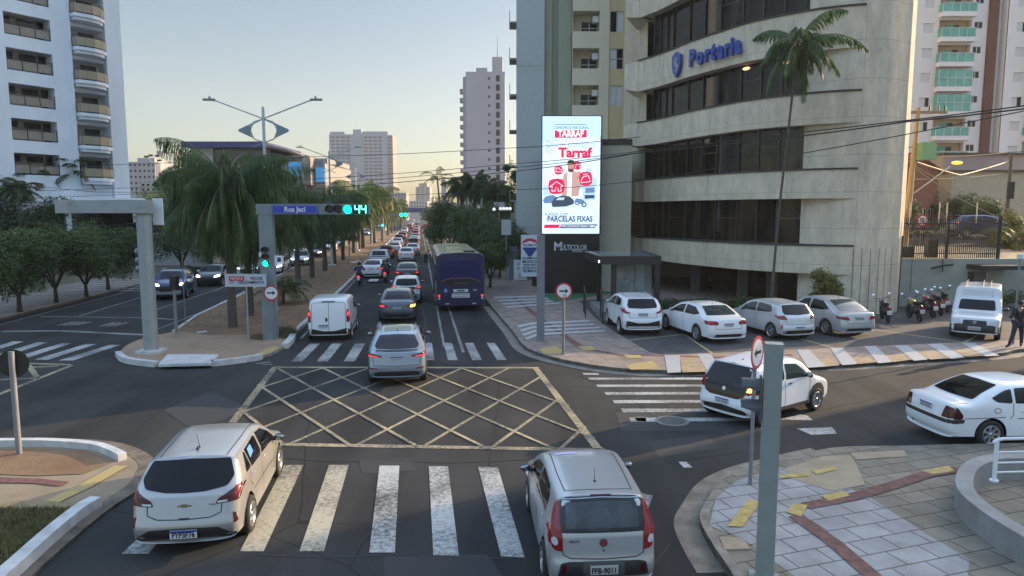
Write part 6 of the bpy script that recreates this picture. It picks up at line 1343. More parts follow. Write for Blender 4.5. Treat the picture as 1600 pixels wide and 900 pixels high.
# near part of the queue
for k, px, py, h, lab, pt in (
 ('fs', 583, 434, AVH+5, 'white saloon with glowing tail lamps angled beside the median kerb, between two motorcyclists', WHITE),
 ('fh', 604, 404, AVH, 'red hatchback tucked in front of the silver pickup', CRED),
 ('fs', 617, 396, AVH, 'silver saloon in the left lane ahead of the red hatchback', SILV),
 ('fs', 621, 387, AVH, 'white saloon in the left lane, fourth ahead of the pickup', WHITE),
 ('fh', 624, 380, AVH, 'grey hatchback in the left lane beside the dark motorcyclist', GREY),
 ('fh', 629, 375, AVH, 'small red hatchback far up the left lane', CRED),
 ('fs', 635, 408, AVH, 'white saloon in the middle lane ahead of the black saloon', WHITE),
 ('fs', 645, 399, AVH, 'silver saloon at the right of the white saloon, ahead of the black one', SILV),
 ('fu', 646, 390, AVH, 'black SUV in the right queue ahead of the silver saloon', BLACK),
 ('fh', 647, 383, AVH, 'silver hatchback in the right queue ahead of the black SUV', SILV),
 ('fs', 649, 377, AVH, 'dark grey saloon in the right queue below the red cars', DGREY),
 ('fh', 649, 371, AVH, 'red hatchback in the right queue with a white car behind it', CRED),
 ('fh', 632, 364, AVH, 'white hatchback alone beside the sunlit median grass', WHITE),
 ('fu', 640, 359, AVH, 'red SUV far up the left lane', CRED),
 ('fs', 650, 366, AVH, 'bright red saloon far up the middle lane', CRED),
 ('fh', 651, 360.5, AVH, 'white hatchback directly ahead of the far red saloon', WHITE),
 ('fs', 641, 355.5, AVH, 'pale silver saloon furthest but four in the left lane', SILV),
 ('fu', 652, 356.5, AVH, 'dark SUV far up the right lane', DGREY),
 ('fh', 643, 352, AVH, 'white hatchback furthest but two in the left lane', WHITE),
 ('fs', 652, 352.5, AVH, 'grey saloon far up the right lane ahead of the dark SUV', GREY),
 ('fh', 644, 349, AVH, 'dark hatchback furthest but one in the left lane', DGREY),
 ('fu', 652, 349, AVH, 'silver SUV at the far end of the right lane', SILV),
 ('fs', 645.5, 346.5, AVH, 'white saloon at the far end of the left lane', WHITE)):
    place(k, G(px, py), h, lab, qg, pt)
og = 'oncoming cars on the far carriageway'
for k, px, py, lab, pt in (
 ('oh', 344, 441, 'black hatchback on the far carriageway behind the blue SUV', BLACK),
 ('oh', 476, 413, 'silver hatchback with a lit lamp seen between two palm trunks', SILV),
 ('os', 497, 401, 'dark green-grey saloon framed by the palm trunks left of the white lamp post', DGREY),
 ('oh', 518, 392, 'blue-white hatchback just right of the white lamp post', WHITE),
 ('os', 533, 386, 'silver saloon on the far carriageway right of the lamp post', SILV),
 ('oh', 477, 398, 'silver hatchback behind the other silver one on the far carriageway', SILV),
 ('os', 487, 392, 'grey saloon two places behind the dark green-grey one', GREY),
 ('oh', 400, 428, 'white hatchback hidden behind the palm fronds left of the tall signal portal', WHITE),
 ('os', 436, 424, 'white saloon behind the spiky plant right of the signal portal', WHITE),
 ('oh', 556, 371, 'blue-grey hatchback beyond the thin young tree', BGREY),
 ('os', 574, 368, 'pale blue saloon seen left of the white-based sign post', BGREY),
 ('oh', 549, 366, 'red car among the distant palm trunks', CRED),
 ('os', 566, 362, 'white saloon small among the distant palm trunks', WHITE),
 ('oh', 512, 382, 'pinkish silver hatchback in the oncoming queue', SILV),
 ('oh', 492, 383, 'white hatchback furthest back beside the left pavement', WHITE),
 ('os', 590, 356, 'small blue saloon far behind the distant signal post', BLUE)):
    place(k, G(px, py), 180+AVH, lab, og, pt)
place('fs', G(673, 361), 88, 'blue-white saloon crossing the avenue far away', None, WHITE); place('fh', G(662, 357), 80, 'dark red hatchback turning ahead of the crossing white saloon', None, CRED); place('fs', G(684, 358), 92, 'dark saloon at the far right, side-on under the trees', None, DGREY)
place('fs', Vector((25, 51.5, 0)), 95, 'white saloon parked on the raised street behind the left part of the metal fence', None, WHITE, z=tz(25, 51.5)+.02)
place('fu', Vector((32, 49.5, 0)), 95, 'blue SUV parked on the raised street behind the right part of the metal fence', None, BLUE, z=tz(32, 49.5)+.02)
# ---------------------------------------------------------------- bus
def bus():
    p = G(720, 487); t = thing('city_bus', 'navy blue city bus with a pale yellow roof stopped at the right of the queue', 'bus', p, R(7.63))
    Wd, L, Ht = 1.26, 11.0, 3.05; NV = cpaint('navy', (.012, .014, .065), rough=.35); YL = cpaint('bus_yellow', (.42, .37, .2), rough=.5)
    def sec(y, s, top=Ht): return [(-Wd*s, y, .35), (-Wd*s, y, top-.35), (-Wd*s*.96, y, top-.12), (-Wd*s*.82, y, top), (0, y, top+.06), (Wd*s*.82, y, top), (Wd*s*.96, y, top-.12), (Wd*s, y, top-.35), (Wd*s, y, .35)]
    g = MB(); ys = [(-.12, .97), (0, 1), (3.6, 1), (7.2, 1), (L-.15, 1), (L, .95)]; n = 9; vs = sum([sec(y, s) for y, s in ys], [])
    fs = []; mi = []
    for i in range(len(ys)-1):
        for j in range(n):
            k = (j+1) % n; g.add([vs[i*n+j], vs[i*n+k], vs[(i+1)*n+k], vs[(i+1)*n+j]], [(3, 2, 1, 0)], 1 if j in (2, 3, 4, 5) else (1 if j in (1,) and False else 0))
    g.add(vs[:n], [tuple(range(n))], 0); g.add(vs[-n:], [tuple(range(n-1, -1, -1))], 0); g.obj('body', [NV, YL], t)
    y = -.125
    def rp(nm, pts, m_, d=.012, par=t):
        q = MB(); P = [(x*1.0, y-d+(.0), z) for x, z in pts]; q.poly(P); q.add(P+[(a, y+.02, c) for a, b, c in P], [(i, i+len(P), (i+1) % len(P)+len(P), (i+1) % len(P)) for i in range(len(P))]); return q.obj(nm, m_, par)
    rp('rear_window', [(-1.08, 1.65), (-.6, 1.42), (.6, 1.42), (1.08, 1.65), (1.08, 2.7), (-1.08, 2.7)], mat('bus_glass_blue', (.02, .024, .09), .08, spec=.35))
    rp('engine_grille', [(-.98, 1.6), (-.5, 1.38), (.5, 1.38), (.98, 1.6), (.6, 1.72), (-.6, 1.72)], mat('bus_grille', (.012, .012, .02), .5), .03)
    g = MB(); g.path([(-1.02, y-.05, 1.62), (-.5, y-.06, 1.78), (.5, y-.06, 1.78), (1.02, y-.05, 1.62)], .02, 4); g.obj('trim_line', mat('bus_trim', (.3, .12, .06), .5), t)
    rp('notice_panel', [(-.38, 1.05), (.38, 1.05), (.38, 1.2), (-.38, 1.2)], PLW); rp('notice_panel', [(-.46, .76), (.46, .76), (.46, .98), (-.46, .98)], PLW)
    q = MB(); q.box(-.2, .2, y-.02, y-.014, 1.09, 1.16); 
    for i in range(9): q.box(-.4+i*.09, -.34+i*.09, y-.02, y-.014, .9, .94); q.box(-.36+i*.08, -.31+i*.08, y-.02, y-.014, .8, .84)
    q.obj('notice_marks', PLK, t)
    q = MB(); q.disc((-.78, y-.02, 1.14), (0, -1, 0), .1, 16); o = q.obj('accessibility_sign', mat('access_blue', (.05, .2, .6), .4), t)
    q = MB(); q.disc((-.78, y-.024, 1.19), (0, -1, 0), .02, 8); q.path([(-.78, y-.028, 1.17), (-.78, y-.028, 1.12), (-.73, y-.028, 1.11), (-.71, y-.028, 1.07)], .009, 4); q.path([(-.78+.05*math.cos(a), y-.026, 1.1+.05*math.sin(a)) for a in [2.2+.5*i for i in range(8)]], .008, 4); q.obj('wheelchair_symbol', PLW, o)
    text('MARCOPOLO', .09, CHR, Matrix.Translation((0, y-.032, 1.5))@FACE, t, 'maker_lettering', sx=1.1)
    text('998', .13, PLW, Matrix.Translation((.74, y-.014, 1.14))@FACE, t, 'fleet_number')
    for sx in (-1, 1):
        for z, m_, nm in ((1.0, RED, 'tail_light'), (.86, REDL, 'tail_light'), (.72, LENS, 'reversing_lamp')):
            q = MB(); q.disc((sx*1.12, y-.02, z), (0, -1, 0), .06, 12); q.obj(nm, m_, t)
        q = MB(); q.box(sx*.7-.1, sx*.7+.1, y-.04, y, .42, .47); q.obj('bumper_light', LENS, t)
        q = MB(); q.box(sx*1.0-.09, sx*1.0+.09, y-.03, y, 2.78, 2.84); q.obj('marker_light', RED, t)
        for yy in (2.6, 8.2): wheel(t, sx*(Wd+.02), yy, .5, .28, sx, 6, 'five', mat('steel_wheel', 0), 1)
        for k in range(8):
            q = MB(); q.box(sx*Wd-.012*(sx < 0), sx*Wd+.012*(sx > 0), .5+k*1.25, 1.65+k*1.25, 1.5, 2.45); q.obj('side_window', CGL, t)
        q = MB(); q.box(sx*Wd-.008*(sx < 0), sx*Wd+.008*(sx > 0), .0, 2.0, .5, 1.4); q.obj('side_panel', YL, t)
    g = MB(); g.box(-.9, .9, -.1, .3, .3, .36); g.box(-1.1, 1.1, .4, L-.5, .2, .36); g.obj('underframe', UNDER, t)
    g = MB(); g.box(-.35, .35, 1.8, 2.6, Ht+.04, Ht+.16); g.obj('roof_hatch', YL, t); g = MB(); g.box(.2, .8, .5, .9, Ht, Ht+.12); g.obj('air_vent', DARK, t); g = MB(); g.box(-.4, .4, 6, 7.4, Ht+.04, Ht+.2); g.obj('roof_hatch', YL, t)
    g = MB(); g.path([(-1.15, L-.2, 2.7), (-1.6, L, 2.6), (-1.65, L, 2.3)], .03, 5); g.box(-1.78, -1.55, L-.03, L+.04, 1.75, 2.35); g.obj('wing_mirror', DARK, t)
bus()
# ---------------------------------------------------------------- people
SKIN = mat('skin', (.35, .2, .13), .6)
def blob(par, nm, nodes, edges, m_, sub=2):
    me = bpy.data.meshes.new(nm); me.from_pydata([n[:3] for n in nodes], edges, []); o = bpy.data.objects.new(nm, me); COL.objects.link(o)
    md = o.modifiers.new('s', 'SKIN'); sv = me.skin_vertices[0].data if me.skin_vertices else None
    if sv is None:
        bm = bmesh.new(); bm.from_mesh(me); bm.verts.layers.skin.verify(); bm.to_mesh(me); bm.free(); sv = me.skin_vertices[0].data
    for i, n in enumerate(nodes): sv[i].radius = (n[3], n[4] if len(n) > 4 else n[3]); sv[i].use_root = (i == 0)
    md2 = o.modifiers.new('u', 'SUBSURF'); md2.levels = sub; md2.render_levels = sub
    nm_ = bpy.data.meshes.new_from_object(o.evaluated_get(bpy.context.evaluated_depsgraph_get())); o.modifiers.clear(); o.data = nm_
    nm_.materials.clear(); nm_.materials.append(m_)
    for p in nm_.polygons: p.use_smooth = True
    if par: o.parent = par
    return o
def person(label, loc, rz, J, top, legs, helmet=None, group=None, hair=(.02, .015, .01), z=0, beard=False):
    """J: joint dict; one continuous body with clothing as children"""
    t = thing('person', label, 'person', Vector((loc[0], loc[1], z)), rz, group)
    ks = list(J); ix = {k: i for i, k in enumerate(ks)}
    rad = dict(pel=.13, wai=.12, che=.15, nck=.055, hd=.075, hd2=.09, shL=.06, shR=.06, elL=.045, elR=.045, wrL=.03, wrR=.03, haL=.035, haR=.035, hiL=.09, hiR=.09, knL=.06, knR=.06, anL=.04, anR=.04, toL=.035, toR=.035)
    E_ = [('pel', 'wai'), ('wai', 'che'), ('che', 'nck'), ('nck', 'hd'), ('hd', 'hd2'), *[(a+s, b+s) for s in 'LR' for a, b in (('sh', 'el'), ('el', 'wr'), ('wr', 'ha'), ('hi', 'kn'), ('kn', 'an'), ('an', 'to'))], *[(a, b+s) for s in 'LR' for a, b in (('che', 'sh'), ('pel', 'hi'))]]
    nodes = [(*J[k], rad[k], rad[k]) for k in ks]
    blob(t, 'body', nodes, [(ix[a], ix[b]) for a, b in E_], SKIN)
    def wear(nm, keys, grow, m_):
        kk = [k for k in ks if k in keys]; i2 = {k: i for i, k in enumerate(kk)}
        blob(t, nm, [(*J[k], rad[k]+grow, rad[k]+grow) for k in kk], [(i2[a], i2[b]) for a, b in E_ if a in i2 and b in i2], m_)
    wear('jacket', ('pel', 'wai', 'che', 'shL', 'shR', 'elL', 'elR', 'wrL', 'wrR'), .022, top)
    wear('trousers', ('pel', 'hiL', 'hiR', 'knL', 'knR', 'anL', 'anR'), .018, legs)
    for s in 'LR':
        q = MB(); a = Vector(J['an'+s]); b = Vector(J['to'+s]); q.path([a+Vector((0, 0, -.01)), (a+b)/2+Vector((0, 0, .0)), b], [.05, .05, .035], 8); q.obj('shoe', DARK if helmet or 1 else DARK, t)
        w0 = Vector(J['wr'+s]); h0 = Vector(J['ha'+s]); d = (h0-w0).normalized(); sd = d.orthogonal().normalized(); q = MB()
        for i in range(4):
            o_ = sd*(-.024+.016*i); q.path([h0+o_-d*.01, h0+o_+d*(.03+.006*(i in (1, 2))), h0+o_+d*.045+d.cross(sd)*.02], [.009, .008, .006], 5)
        q.path([h0-sd*.03-d*.03, h0-sd*.05+d*.0, h0-sd*.05+d*.02], [.009, .008, .006], 5); q.obj('fingers', SKIN, t)
    hd = Vector(J['hd2'])
    if helmet: q = MB(); q.ball(hd, .145, 10, 0, (1, 1.1, 1.05)); q.obj('helmet', helmet, t)
    else:
        q = MB(); q.ball(hd+Vector((0, .015, .03)), .108, 9, 0, (.95, 1.05, .95)); q.obj('hair', mat('hair_dark', hair, .7), t)
        f = Vector((0, -1, 0)); q = MB(); q.ball(hd+Vector((0, -.095, -.015)), .018, 6, 0, (.7, 1, 1.4)); q.obj('nose', SKIN, t)
        for s in (-1, 1): q = MB(); q.ball(hd+Vector((s*.035, -.085, .01)), .012, 6); q.obj('eye', DARK, t); q = MB(); q.ball(hd+Vector((s*.092, 0, -.01)), .025, 6, 0, (.4, .8, 1.2)); q.obj('ear', SKIN, t)
        q = MB(); q.ball(hd+Vector((0, -.083, -.055)), .02, 6, 0, (1.3, .4, .4)); q.obj('mouth', mat('lips', (.25, .1, .08), .6), t)
        if beard: q = MB(); q.ball(hd+Vector((0, -.045, -.07)), .065, 8, 0, (.95, .8, .7)); q.obj('beard', mat('beard_grey', (.15, .14, .13), .9), t)
    return t
BLKF = mat('cloth_black', (.018, .018, .02), .9); NAVYF = mat('cloth_navy', (.02, .035, .14), .9); DGRN = mat('cloth_dark_green', (.03, .045, .03), .9); JEAN = mat('cloth_jeans', (.03, .035, .05), .9)
def riding():
    return dict(pel=(0, 0, .86), wai=(0, .05, 1.03), che=(0, .12, 1.28), nck=(0, .16, 1.43), hd=(0, .19, 1.5), hd2=(0, .2, 1.58), shL=(-.2, .13, 1.34), shR=(.2, .13, 1.34), elL=(-.33, .3, 1.12), elR=(.33, .3, 1.12), wrL=(-.32, .52, 1.05), wrR=(.32, .52, 1.05), haL=(-.31, .6, 1.05), haR=(.31, .6, 1.05), hiL=(-.11, .03, .84), hiR=(.11, .03, .84), knL=(-.23, .42, .68), knR=(.23, .42, .68), anL=(-.2, .2, .3), anR=(.2, .2, .3), toL=(-.2, .36, .26), toR=(.2, .36, .26))
# ---------------------------------------------------------------- motorcycles
def motorcycle(label, tank, loc, rz, z=0, lit=False, lean=0, box=False, group='motorcycles parked by the low wall'):
    """origin under the rear wheel, +Y forward"""
    t = thing('motorcycle', label, 'motorcycle', Vector((loc[0], loc[1], z)), rz, group)
    if lean: t.rotation_euler = (0, R(lean), rz)
    wbk = 1.3; r = .3; BK = mat('bike_black', (.015, .015, .016), .35)
    for y in (0, wbk):
        q = MB(); lathe_x(q, [(-.05, r*.78), (-.055, r*.9), (-.03, r), (.03, r), (.055, r*.9), (.05, r*.78)], 22, 0, 1); o = q.obj('wheel', TYRE, t); o.location = (0, y, r)
        q = MB(); lathe_x(q, [(-.03, r*.8), (-.035, r*.74), (.035, r*.74), (.03, r*.8)], 22, 0, 1)
        for k in range(6): a = math.pi*k/3; q.tube((0, 0, 0), (0, math.cos(a)*r*.76, math.sin(a)*r*.76), .014, n=4)
        q.tube((-.07, 0, 0), (.07, 0, 0), .035, n=8); q.obj('rim', BK, o)
    q = MB(); q.path([(0, 1.3, .3), (.0, 1.14, .72), (0, 1.08, .95)], .02, 5)
    for s in (-.07, .07): q.path([(s, 1.3, .3), (s, 1.12, .78), (s, 1.06, .98)], .02, 6)
    q.obj('fork', CHR, t)
    q = MB(); q.path([(0, 1.06, .86), (0, .75, .45), (0, .35, .4), (0, .1, .62), (0, -.2, .78)], .028, 6); q.path([(0, 1.06, .88), (0, .5, .74), (0, -.2, .78)], .028, 6); q.path([(.06, .45, .4), (.07, 0, .3)], .022, 5); q.path([(-.06, .45, .4), (-.07, 0, .3)], .022, 5); q.obj('frame', BK, t)
    q = MB(); q.ball((0, .62, .45), .16, 8, 0, (.75, 1.1, 1.1)); q.box(-.09, .09, .52, .74, .5, .66); q.path([(.13, .7, .35), (.15, .3, .26), (.15, -.15, .34)], [.025, .035, .045], 8); q.obj('engine', mat('engine_dark', (.06, .06, .06), .4, .5), t)
    q = MB(); q.smooth = True; q.ball((0, .72, .86), .2, 10, 0, (.62, 1.15, .68)); q.obj('fuel_tank', tank, t)
    q = MB(); q.path([(0, .55, .86), (0, .3, .82), (0, 0, .85), (0, -.3, .9)], [.06, .12, .12, .07], 8); q.obj('seat', BLKF, t)
    q = MB(); q.path([(0, -.2, .82), (0, -.42, .74), (0, -.48, .5)], [.06, .07, .02], 6); q.path([(0, 1.02, .62), (0, 1.3, .64), (0, 1.52, .52)], [.04, .07, .05], 6); q.obj('mudguard', BK, t)
    q = MB(); q.box(-.09, .09, -.51, -.46, .66, .76); q.obj('tail_light', REDL if lit else RED, t)
    q = MB(); q.box(-.1, .1, -.53, -.515, .46, .64); o = q.obj('number_plate', PLW, t); q = MB(); q.box(-.07, .07, -.536, -.53, .52, .56); q.obj('plate_marks', PLG, o)
    q = MB(); q.ball((0, 1.16, .92), .1, 8, 0, (1, .7, 1)); q.obj('headlight', LENS, t)
    q = MB(); q.path([(-.36, .93, 1.06), (-.22, 1.02, 1.04), (0, 1.06, 1.0), (.22, 1.02, 1.04), (.36, .93, 1.06)], .014, 6); q.obj('handlebar', BK, t)
    for s in (-1, 1):
        q = MB(); q.path([(s*.24, 1.0, 1.05), (s*.3, 1.0, 1.2)], .008, 4); q.ball((s*.34, 1.0, 1.25), .07, 7, 0, (1, .25, .65)); q.disc((s*.34, .978, 1.25), (0, -1, .35), .045, 12, 1, rx=.06); q.obj('mirror', [BK, CHR], t)
    if box: q = MB(); q.box(-.2, .2, -.55, -.12, .95, 1.35); q.obj('top_box', mat('cargo_box_white', (.6, .6, .58), .5), t)
    return t
for px, py, label, pl, top, hel, tank in ((561, 447, 'motorcycle with a rider in blue beside the median kerb', 'rider in a blue jacket and dark helmet on the motorcycle by the median kerb', NAVYF, BLACK, BLACK), (602, 441, 'motorcycle with a dark-clad rider right of the white saloon', 'rider in dark green with a grey helmet on the motorcycle right of the white saloon', DGRN, GREY, BLACK), (632, 385, 'motorcycle far up between the two queues', 'rider in black far up between the two queues of cars', BLKF, BLACK, BLACK), (666.5, 366, 'small motorcycle alone in the empty right lane far away', 'tiny rider alone in the empty right lane far away', BLKF, BLACK, BLACK)):
    p = G(px, py); motorcycle(label, tank, p, R(7.63), lit=py > 400, group='motorcycles ridden up the avenue'); person(pl, p+AVD*.25, R(7.63), riding(), top, JEAN, helmet=hel, group='motorcycle riders')
MT = [((1388, 505), (1372, 494), 'black motorcycle standing alone beside the silver saloon', BLACK), ((1437, 503), (1406, 490), 'motorcycle with a yellow tank leaning by the low wall', mat('tank_yellow', (.55, .35, .03), .3)), ((1458, 497), (1432, 486), 'motorcycle with a red tank, second from the yellow-tank one', CRED), ((1470, 493), (1447, 482), 'motorcycle with a dark red tank between the red one and the last', mat('tank_dark_red', (.12, .01, .02), .3)), ((1480, 488), (1470, 479), 'black motorcycle with a tall mirror nearest the square box van', BLACK)]
for a, b, lab, m_ in MT:
    p, q = G(*a, .12), G(*b, .12); d = q-p; motorcycle(lab, m_, p, math.atan2(-d.x, d.y), .124, lean=-8)
motorcycle('black motorcycle with a white cargo box on the raised street past the fence', BLACK, (34.2, 46.5), R(80), tz(34.2, 46.5)+.02, box=True, group='motorcycles on the raised street')
motorcycle('motorcycle parked beside the white saloon behind the metal fence', BLACK, (28.5, 47.5), R(70), tz(28.5, 47.5)+.02, group='motorcycles on the raised street')
# man at the right edge, walking and gripping the thin post
def standing(): return dict(pel=(0, 0, .95), wai=(.02, 0, 1.12), che=(.04, 0, 1.36), nck=(.03, -.02, 1.52), hd=(.01, -.04, 1.6), hd2=(0, -.05, 1.67), shL=(-.17, 0, 1.43), shR=(.2, 0, 1.43), elL=(-.32, -.12, 1.24), elR=(.3, .05, 1.15), wrL=(-.5, -.2, 1.12), wrR=(.3, -.1, .93), haL=(-.56, -.22, 1.1), haR=(.3, -.14, .86), hiL=(-.09, 0, .92), hiR=(.11, 0, .92), knL=(-.2, -.05, .5), knR=(.22, .08, .5), anL=(-.3, -.02, .1), anR=(.34, .22, .1), toL=(-.46, -.1, .05), toR=(.24, .12, .05))
p = G(1588, 543, .12); person('man in black with a grey beard gripping the thin post at the right edge', p, 0, standing(), BLKF, JEAN, z=.124, beard=True)
def seated(): return dict(pel=(0, 0, .55), wai=(0, 0, .72), che=(0, -.03, .98), nck=(0, -.05, 1.13), hd=(0, -.07, 1.2), hd2=(0, -.08, 1.27), shL=(-.18, -.02, 1.05), shR=(.18, -.02, 1.05), elL=(-.26, -.1, .8), elR=(.26, -.1, .8), wrL=(-.15, -.3, .72), wrR=(.15, -.3, .72), haL=(-.1, -.36, .72), haR=(.1, -.36, .72), hiL=(-.1, -.04, .53), hiR=(.1, -.04, .53), knL=(-.14, -.42, .52), knR=(.14, -.42, .52), anL=(-.14, -.42, .1), anR=(.14, -.42, .1), toL=(-.14, -.56, .05), toR=(.14, -.56, .05))
# ================================================================ street furniture
PG = mat('galvanised_post', (.30, .33, .33), .55, .2, var=.12, scale=2.5); PGD = mat('portal_grey', (.2, .23, .24), .5, var=.1, scale=2); POLE = mat('pole_grey', (.22, .23, .25), .5, .3); LPW = mat('lamp_post_white', (.5, .52, .53), .5)
GRN = mat('green_light', (.0, .8, .5), .3, emit=(.0, 1, .62), estr=3.2); SIGB = mat('street_sign_blue', (.02, .05, .42), .4); SW = mat('sign_white', (.68, .7, .72), .5); SR = mat('sign_red', (.5, .03, .05), .45); SK = mat('sign_black', (.015, .015, .015), .5)
def lamp_face(par, x, y, z, r, lit):                # one signal lamp with its visor, facing -Y
    q = MB(); q.disc((x, y-.03, z), (0, -1, 0), r, 18, 0); n = 14
    vs = [(x+r*1.12*math.cos(a), y-d, z+r*1.12*math.sin(a)) for d in (0, .2) for a in [math.pi*(-.15+1.3*i/n) for i in range(n+1)]]
    q.add(vs, [(i, i+1, n+2+i, n+1+i) for i in range(n)], 1); return q.obj('signal_lamp', [GRN if lit else mat('lamp_off', (.03, .028, .025), .3), SK], par)
def portal_center():
    p = G(419, 529, .1); t = thing('traffic_signal', 'grey portal signal with a blue street name plate and a green countdown of 44', 'traffic light', (p.x, p.y, .1))
    y = p.y; zt = ZP(y, 319)-.1; zb = ZP(y, 335)-.1; X = lambda px: XP(y, 5, px)-p.x
    q = MB(); q.box(X(405.5), X(427), -.14, .14, 0, zt); q.box(X(404), X(428.5), -.16, .16, 0, .03); q.obj('post', PGD, t)
    q = MB(); q.box(X(402.5), X(578), -.16, .12, zb, zt+.01); q.obj('beam', PGD, t)
    q = MB(); q.box(X(427.5), X(499.5), -.2, -.165, zb+.03, zt-.03); o = q.obj('street_name_plate', mat('plate_rim', (.1, .13, .35), .5), t)
    q = MB(); q.box(X(430), X(497), -.206, -.2, zb+.09, zt-.09); q.obj('plate_face', SIGB, o); text('Rua Jaci', .27, SW, Matrix.Translation(((X(430)+X(497))/2, -.21, (zb+zt)/2-.01))@FACE, o, 'street_name', bold=.006)
    for px, l in ((518, 0), (531, 0), (545.5, 1)): lamp_face(t, X(px), -.16, (zb+zt)/2, .155, l)
    q = MB(); q.box(X(553), X(576), -.2, -.165, zb+.02, zt-.02); o = q.obj('countdown_panel', SK, t)
    for px in (560, 570):                            # seven-segment 4
        q = MB(); c, w_, h = X(px), .085, .155; z0 = (zb+zt)/2
        q.box(c-w_-.018, c-w_+.018, -.21, -.2, z0, z0+h); q.box(c+w_-.018, c+w_+.018, -.21, -.2, z0-h, z0+h); q.box(c-w_, c+w_, -.211, -.201, z0-.018, z0+.018); q.obj('digit', mat('digit_green', (.0, .7, .3), .3, emit=(.1, 1, .5), estr=3), o)
    for py, l in ((390, 0), (400.5, 0), (411, 1)): lamp_face(t, X(415), -.14, ZP(y, py)-.1, .11, l)
    q = MB(); q.box(X(427.5), X(430), -.1, .05, ZP(y, 420), ZP(y, 403)); q.box(X(405), X(409), -.2, -.14, ZP(y, 405), ZP(y, 398)); q.obj('control_box', SW, t)
portal_center()
def portal_left():
    p = G(237, 551, .1); t = thing('traffic_signal', 'tall pale grey portal post with a thick arm reaching left over the far carriageway', 'traffic light', (p.x, p.y, .1))
    y = p.y; X = lambda px: XP(y, 5, px)-p.x; zt = ZP(y, 312)-.1; zb = ZP(y, 333)-.1; o = [(-.23, -.1), (-.1, -.2), (.12, -.2), (.23, -.08), (.2, .15), (-.2, .15)]
    q = MB(); q.prism(o, .12, zt-.06); q.obj('post', PG, t); q = MB(); q.box(-.42, .4, -.36, .34, 0, .12); q.obj('base_plate', M_KERBW, t)
    q = MB(); xa, xb = X(104), X(238); q.box(X(117), xb, -.3, .12, zb, zt-.02); q.add([(xa, -.6, zb), (X(117), -.3, zb), (X(117), -.3, zt), (xa, -.6, zt), (xa, -.3, zb), (xa, -.3, zt), (X(117), .1, zb), (X(117), .1, zt)], [(0, 1, 2, 3), (4, 0, 3, 5), (3, 2, 7, 5), (6, 1, 0, 4)])
    q.obj('arm', PG, t)
    q = MB(); q.box(X(160), X(222), -.2, .3, zt-.01, zt+.05); q.obj('arm_cover', SW, t)
    for py in (397, 411, 424): q = MB(); q.ball((-.3, .05, ZP(y, py)), .15, 8, 0, (.8, 1, .85)); q.obj('signal_lamp', POLE, t)
    q = MB(); x = X(216)-.0; q.box(x-.2, x-.05, .0, .14, ZP(y, 430), ZP(y, 388)); q.obj('signal_housing', SK, t)
    q = MB(); q.box(X(232), X(248), .3, .36, ZP(y, 356), ZP(y, 314)); q.obj('back_panel', SW, t)
portal_left()
def near_post():
    p = G(1194, 905, .13); y = p.y; t = thing('signal_post', 'thick square steel post in the right foreground with two signal hoods on its side', 'traffic light', (p.x, p.y, .13), R(-17))
    zt = ZP(y, 536)-.13; q = MB(); q.box(-.115, .115, -.11, .11, .02, zt); q.box(-.2, .2, -.19, .19, 0, .02); q.obj('post', mat('near_post_steel', (.26, .29, .28), .5, .2, var=.1, scale=3), t)
    for py in (612, 645):
        z = ZP(y, py)-.13+.05; q = MB(); n = 10
        vs = [(-.135-d*(.3 if i < 2 or i > 8 else 1), .0+.13*math.cos(a), z+.12*math.sin(a)) for d in (0, .26) for i, a in enumerate([math.pi*(-.2+1.4*i/n) for i in range(n+1)])]
        q.add(vs, [(i, i+1, n+2+i, n+1+i) for i in range(n)]); q.box(-.16, -.13, -.14, .14, z-.14, z+.14); q.obj('signal_hood', mat('hood_dark_grey', (.07, .075, .08), .6), t)
near_post()
def round_sign(px, pyb, pyc, d, arrow, label, rz=0, back=False, pr=.035, zb=.12, extra=None):
    p = G(px, pyb, zb); y = p.y; zc = ZP(y, pyc)-zb; t = thing('road_sign', label, 'road sign', (p.x, p.y, zb), rz)
    q = MB(); q.tube((0, 0, 0), (0, 0, zc+(.05 if not back else d*.45)), pr, n=10); q.obj('post', POLE, t)
    q = MB(); s = 1 if back else -1; y0 = s*(pr+.002)
    def dk(r, yy, mi): q.disc((0, yy, zc), (0, -1, 0), r, 28, mi)
    if back: q.tube((0, y0, zc), (0, y0+.006, zc), d/2, n=28, mi=1); o = q.obj('sign_plate', [SR, SK], t); return t
    q.tube((0, y0, zc), (0, y0-.006, zc), d/2, n=28, mi=0); o = q.obj('sign_plate', [SR, SW], t)
    q = MB(); q.disc((0, y0-.008, zc), (0, -1, 0), d*.4, 26, 0); q.obj('sign_face', SW, o)
    q = MB(); w_ = d*.27*arrow; a = .028*d/.6; yy = y0-.011; 
    q.poly([Vector((x, yy, zc+z)) for x, z in ((-w_, -a), (w_*.35, -a), (w_*.35, -a*3.2), (w_, 0), (w_*.35, a*3.2), (w_*.35, a), (-w_, a))]); q.obj('arrow', SK, o)
    if extra: q = MB(); q.box(-.02, .09, yy-.002, yy, zc-d*.36, zc-d*.22); q.obj('sticker', SK, o); q = MB(); q.box(.0, .07, yy-.004, yy-.003, zc-d*.33, zc-d*.25); q.obj('sticker_mark', SW, o)
    return t
round_sign(880, 554, 454.5, .6, 1, 'red-ringed round sign with a right arrow on the avenue pavement before the black billboard base', extra=1, pr=.05)
round_sign(1172, 757, 550.5, .62, -1, 'red-ringed round sign with a left arrow beside the thick foreground post', R(50), zb=.13)
round_sign(427, 531, 457.5, .62, 1, 'red-ringed round sign with a right arrow in front of the grey portal signal', zb=.1)
round_sign(30, 709, 569, .6, 1, 'back of a black round sign on a pale post at the left edge', R(12), back=True, pr=.06, zb=.06)
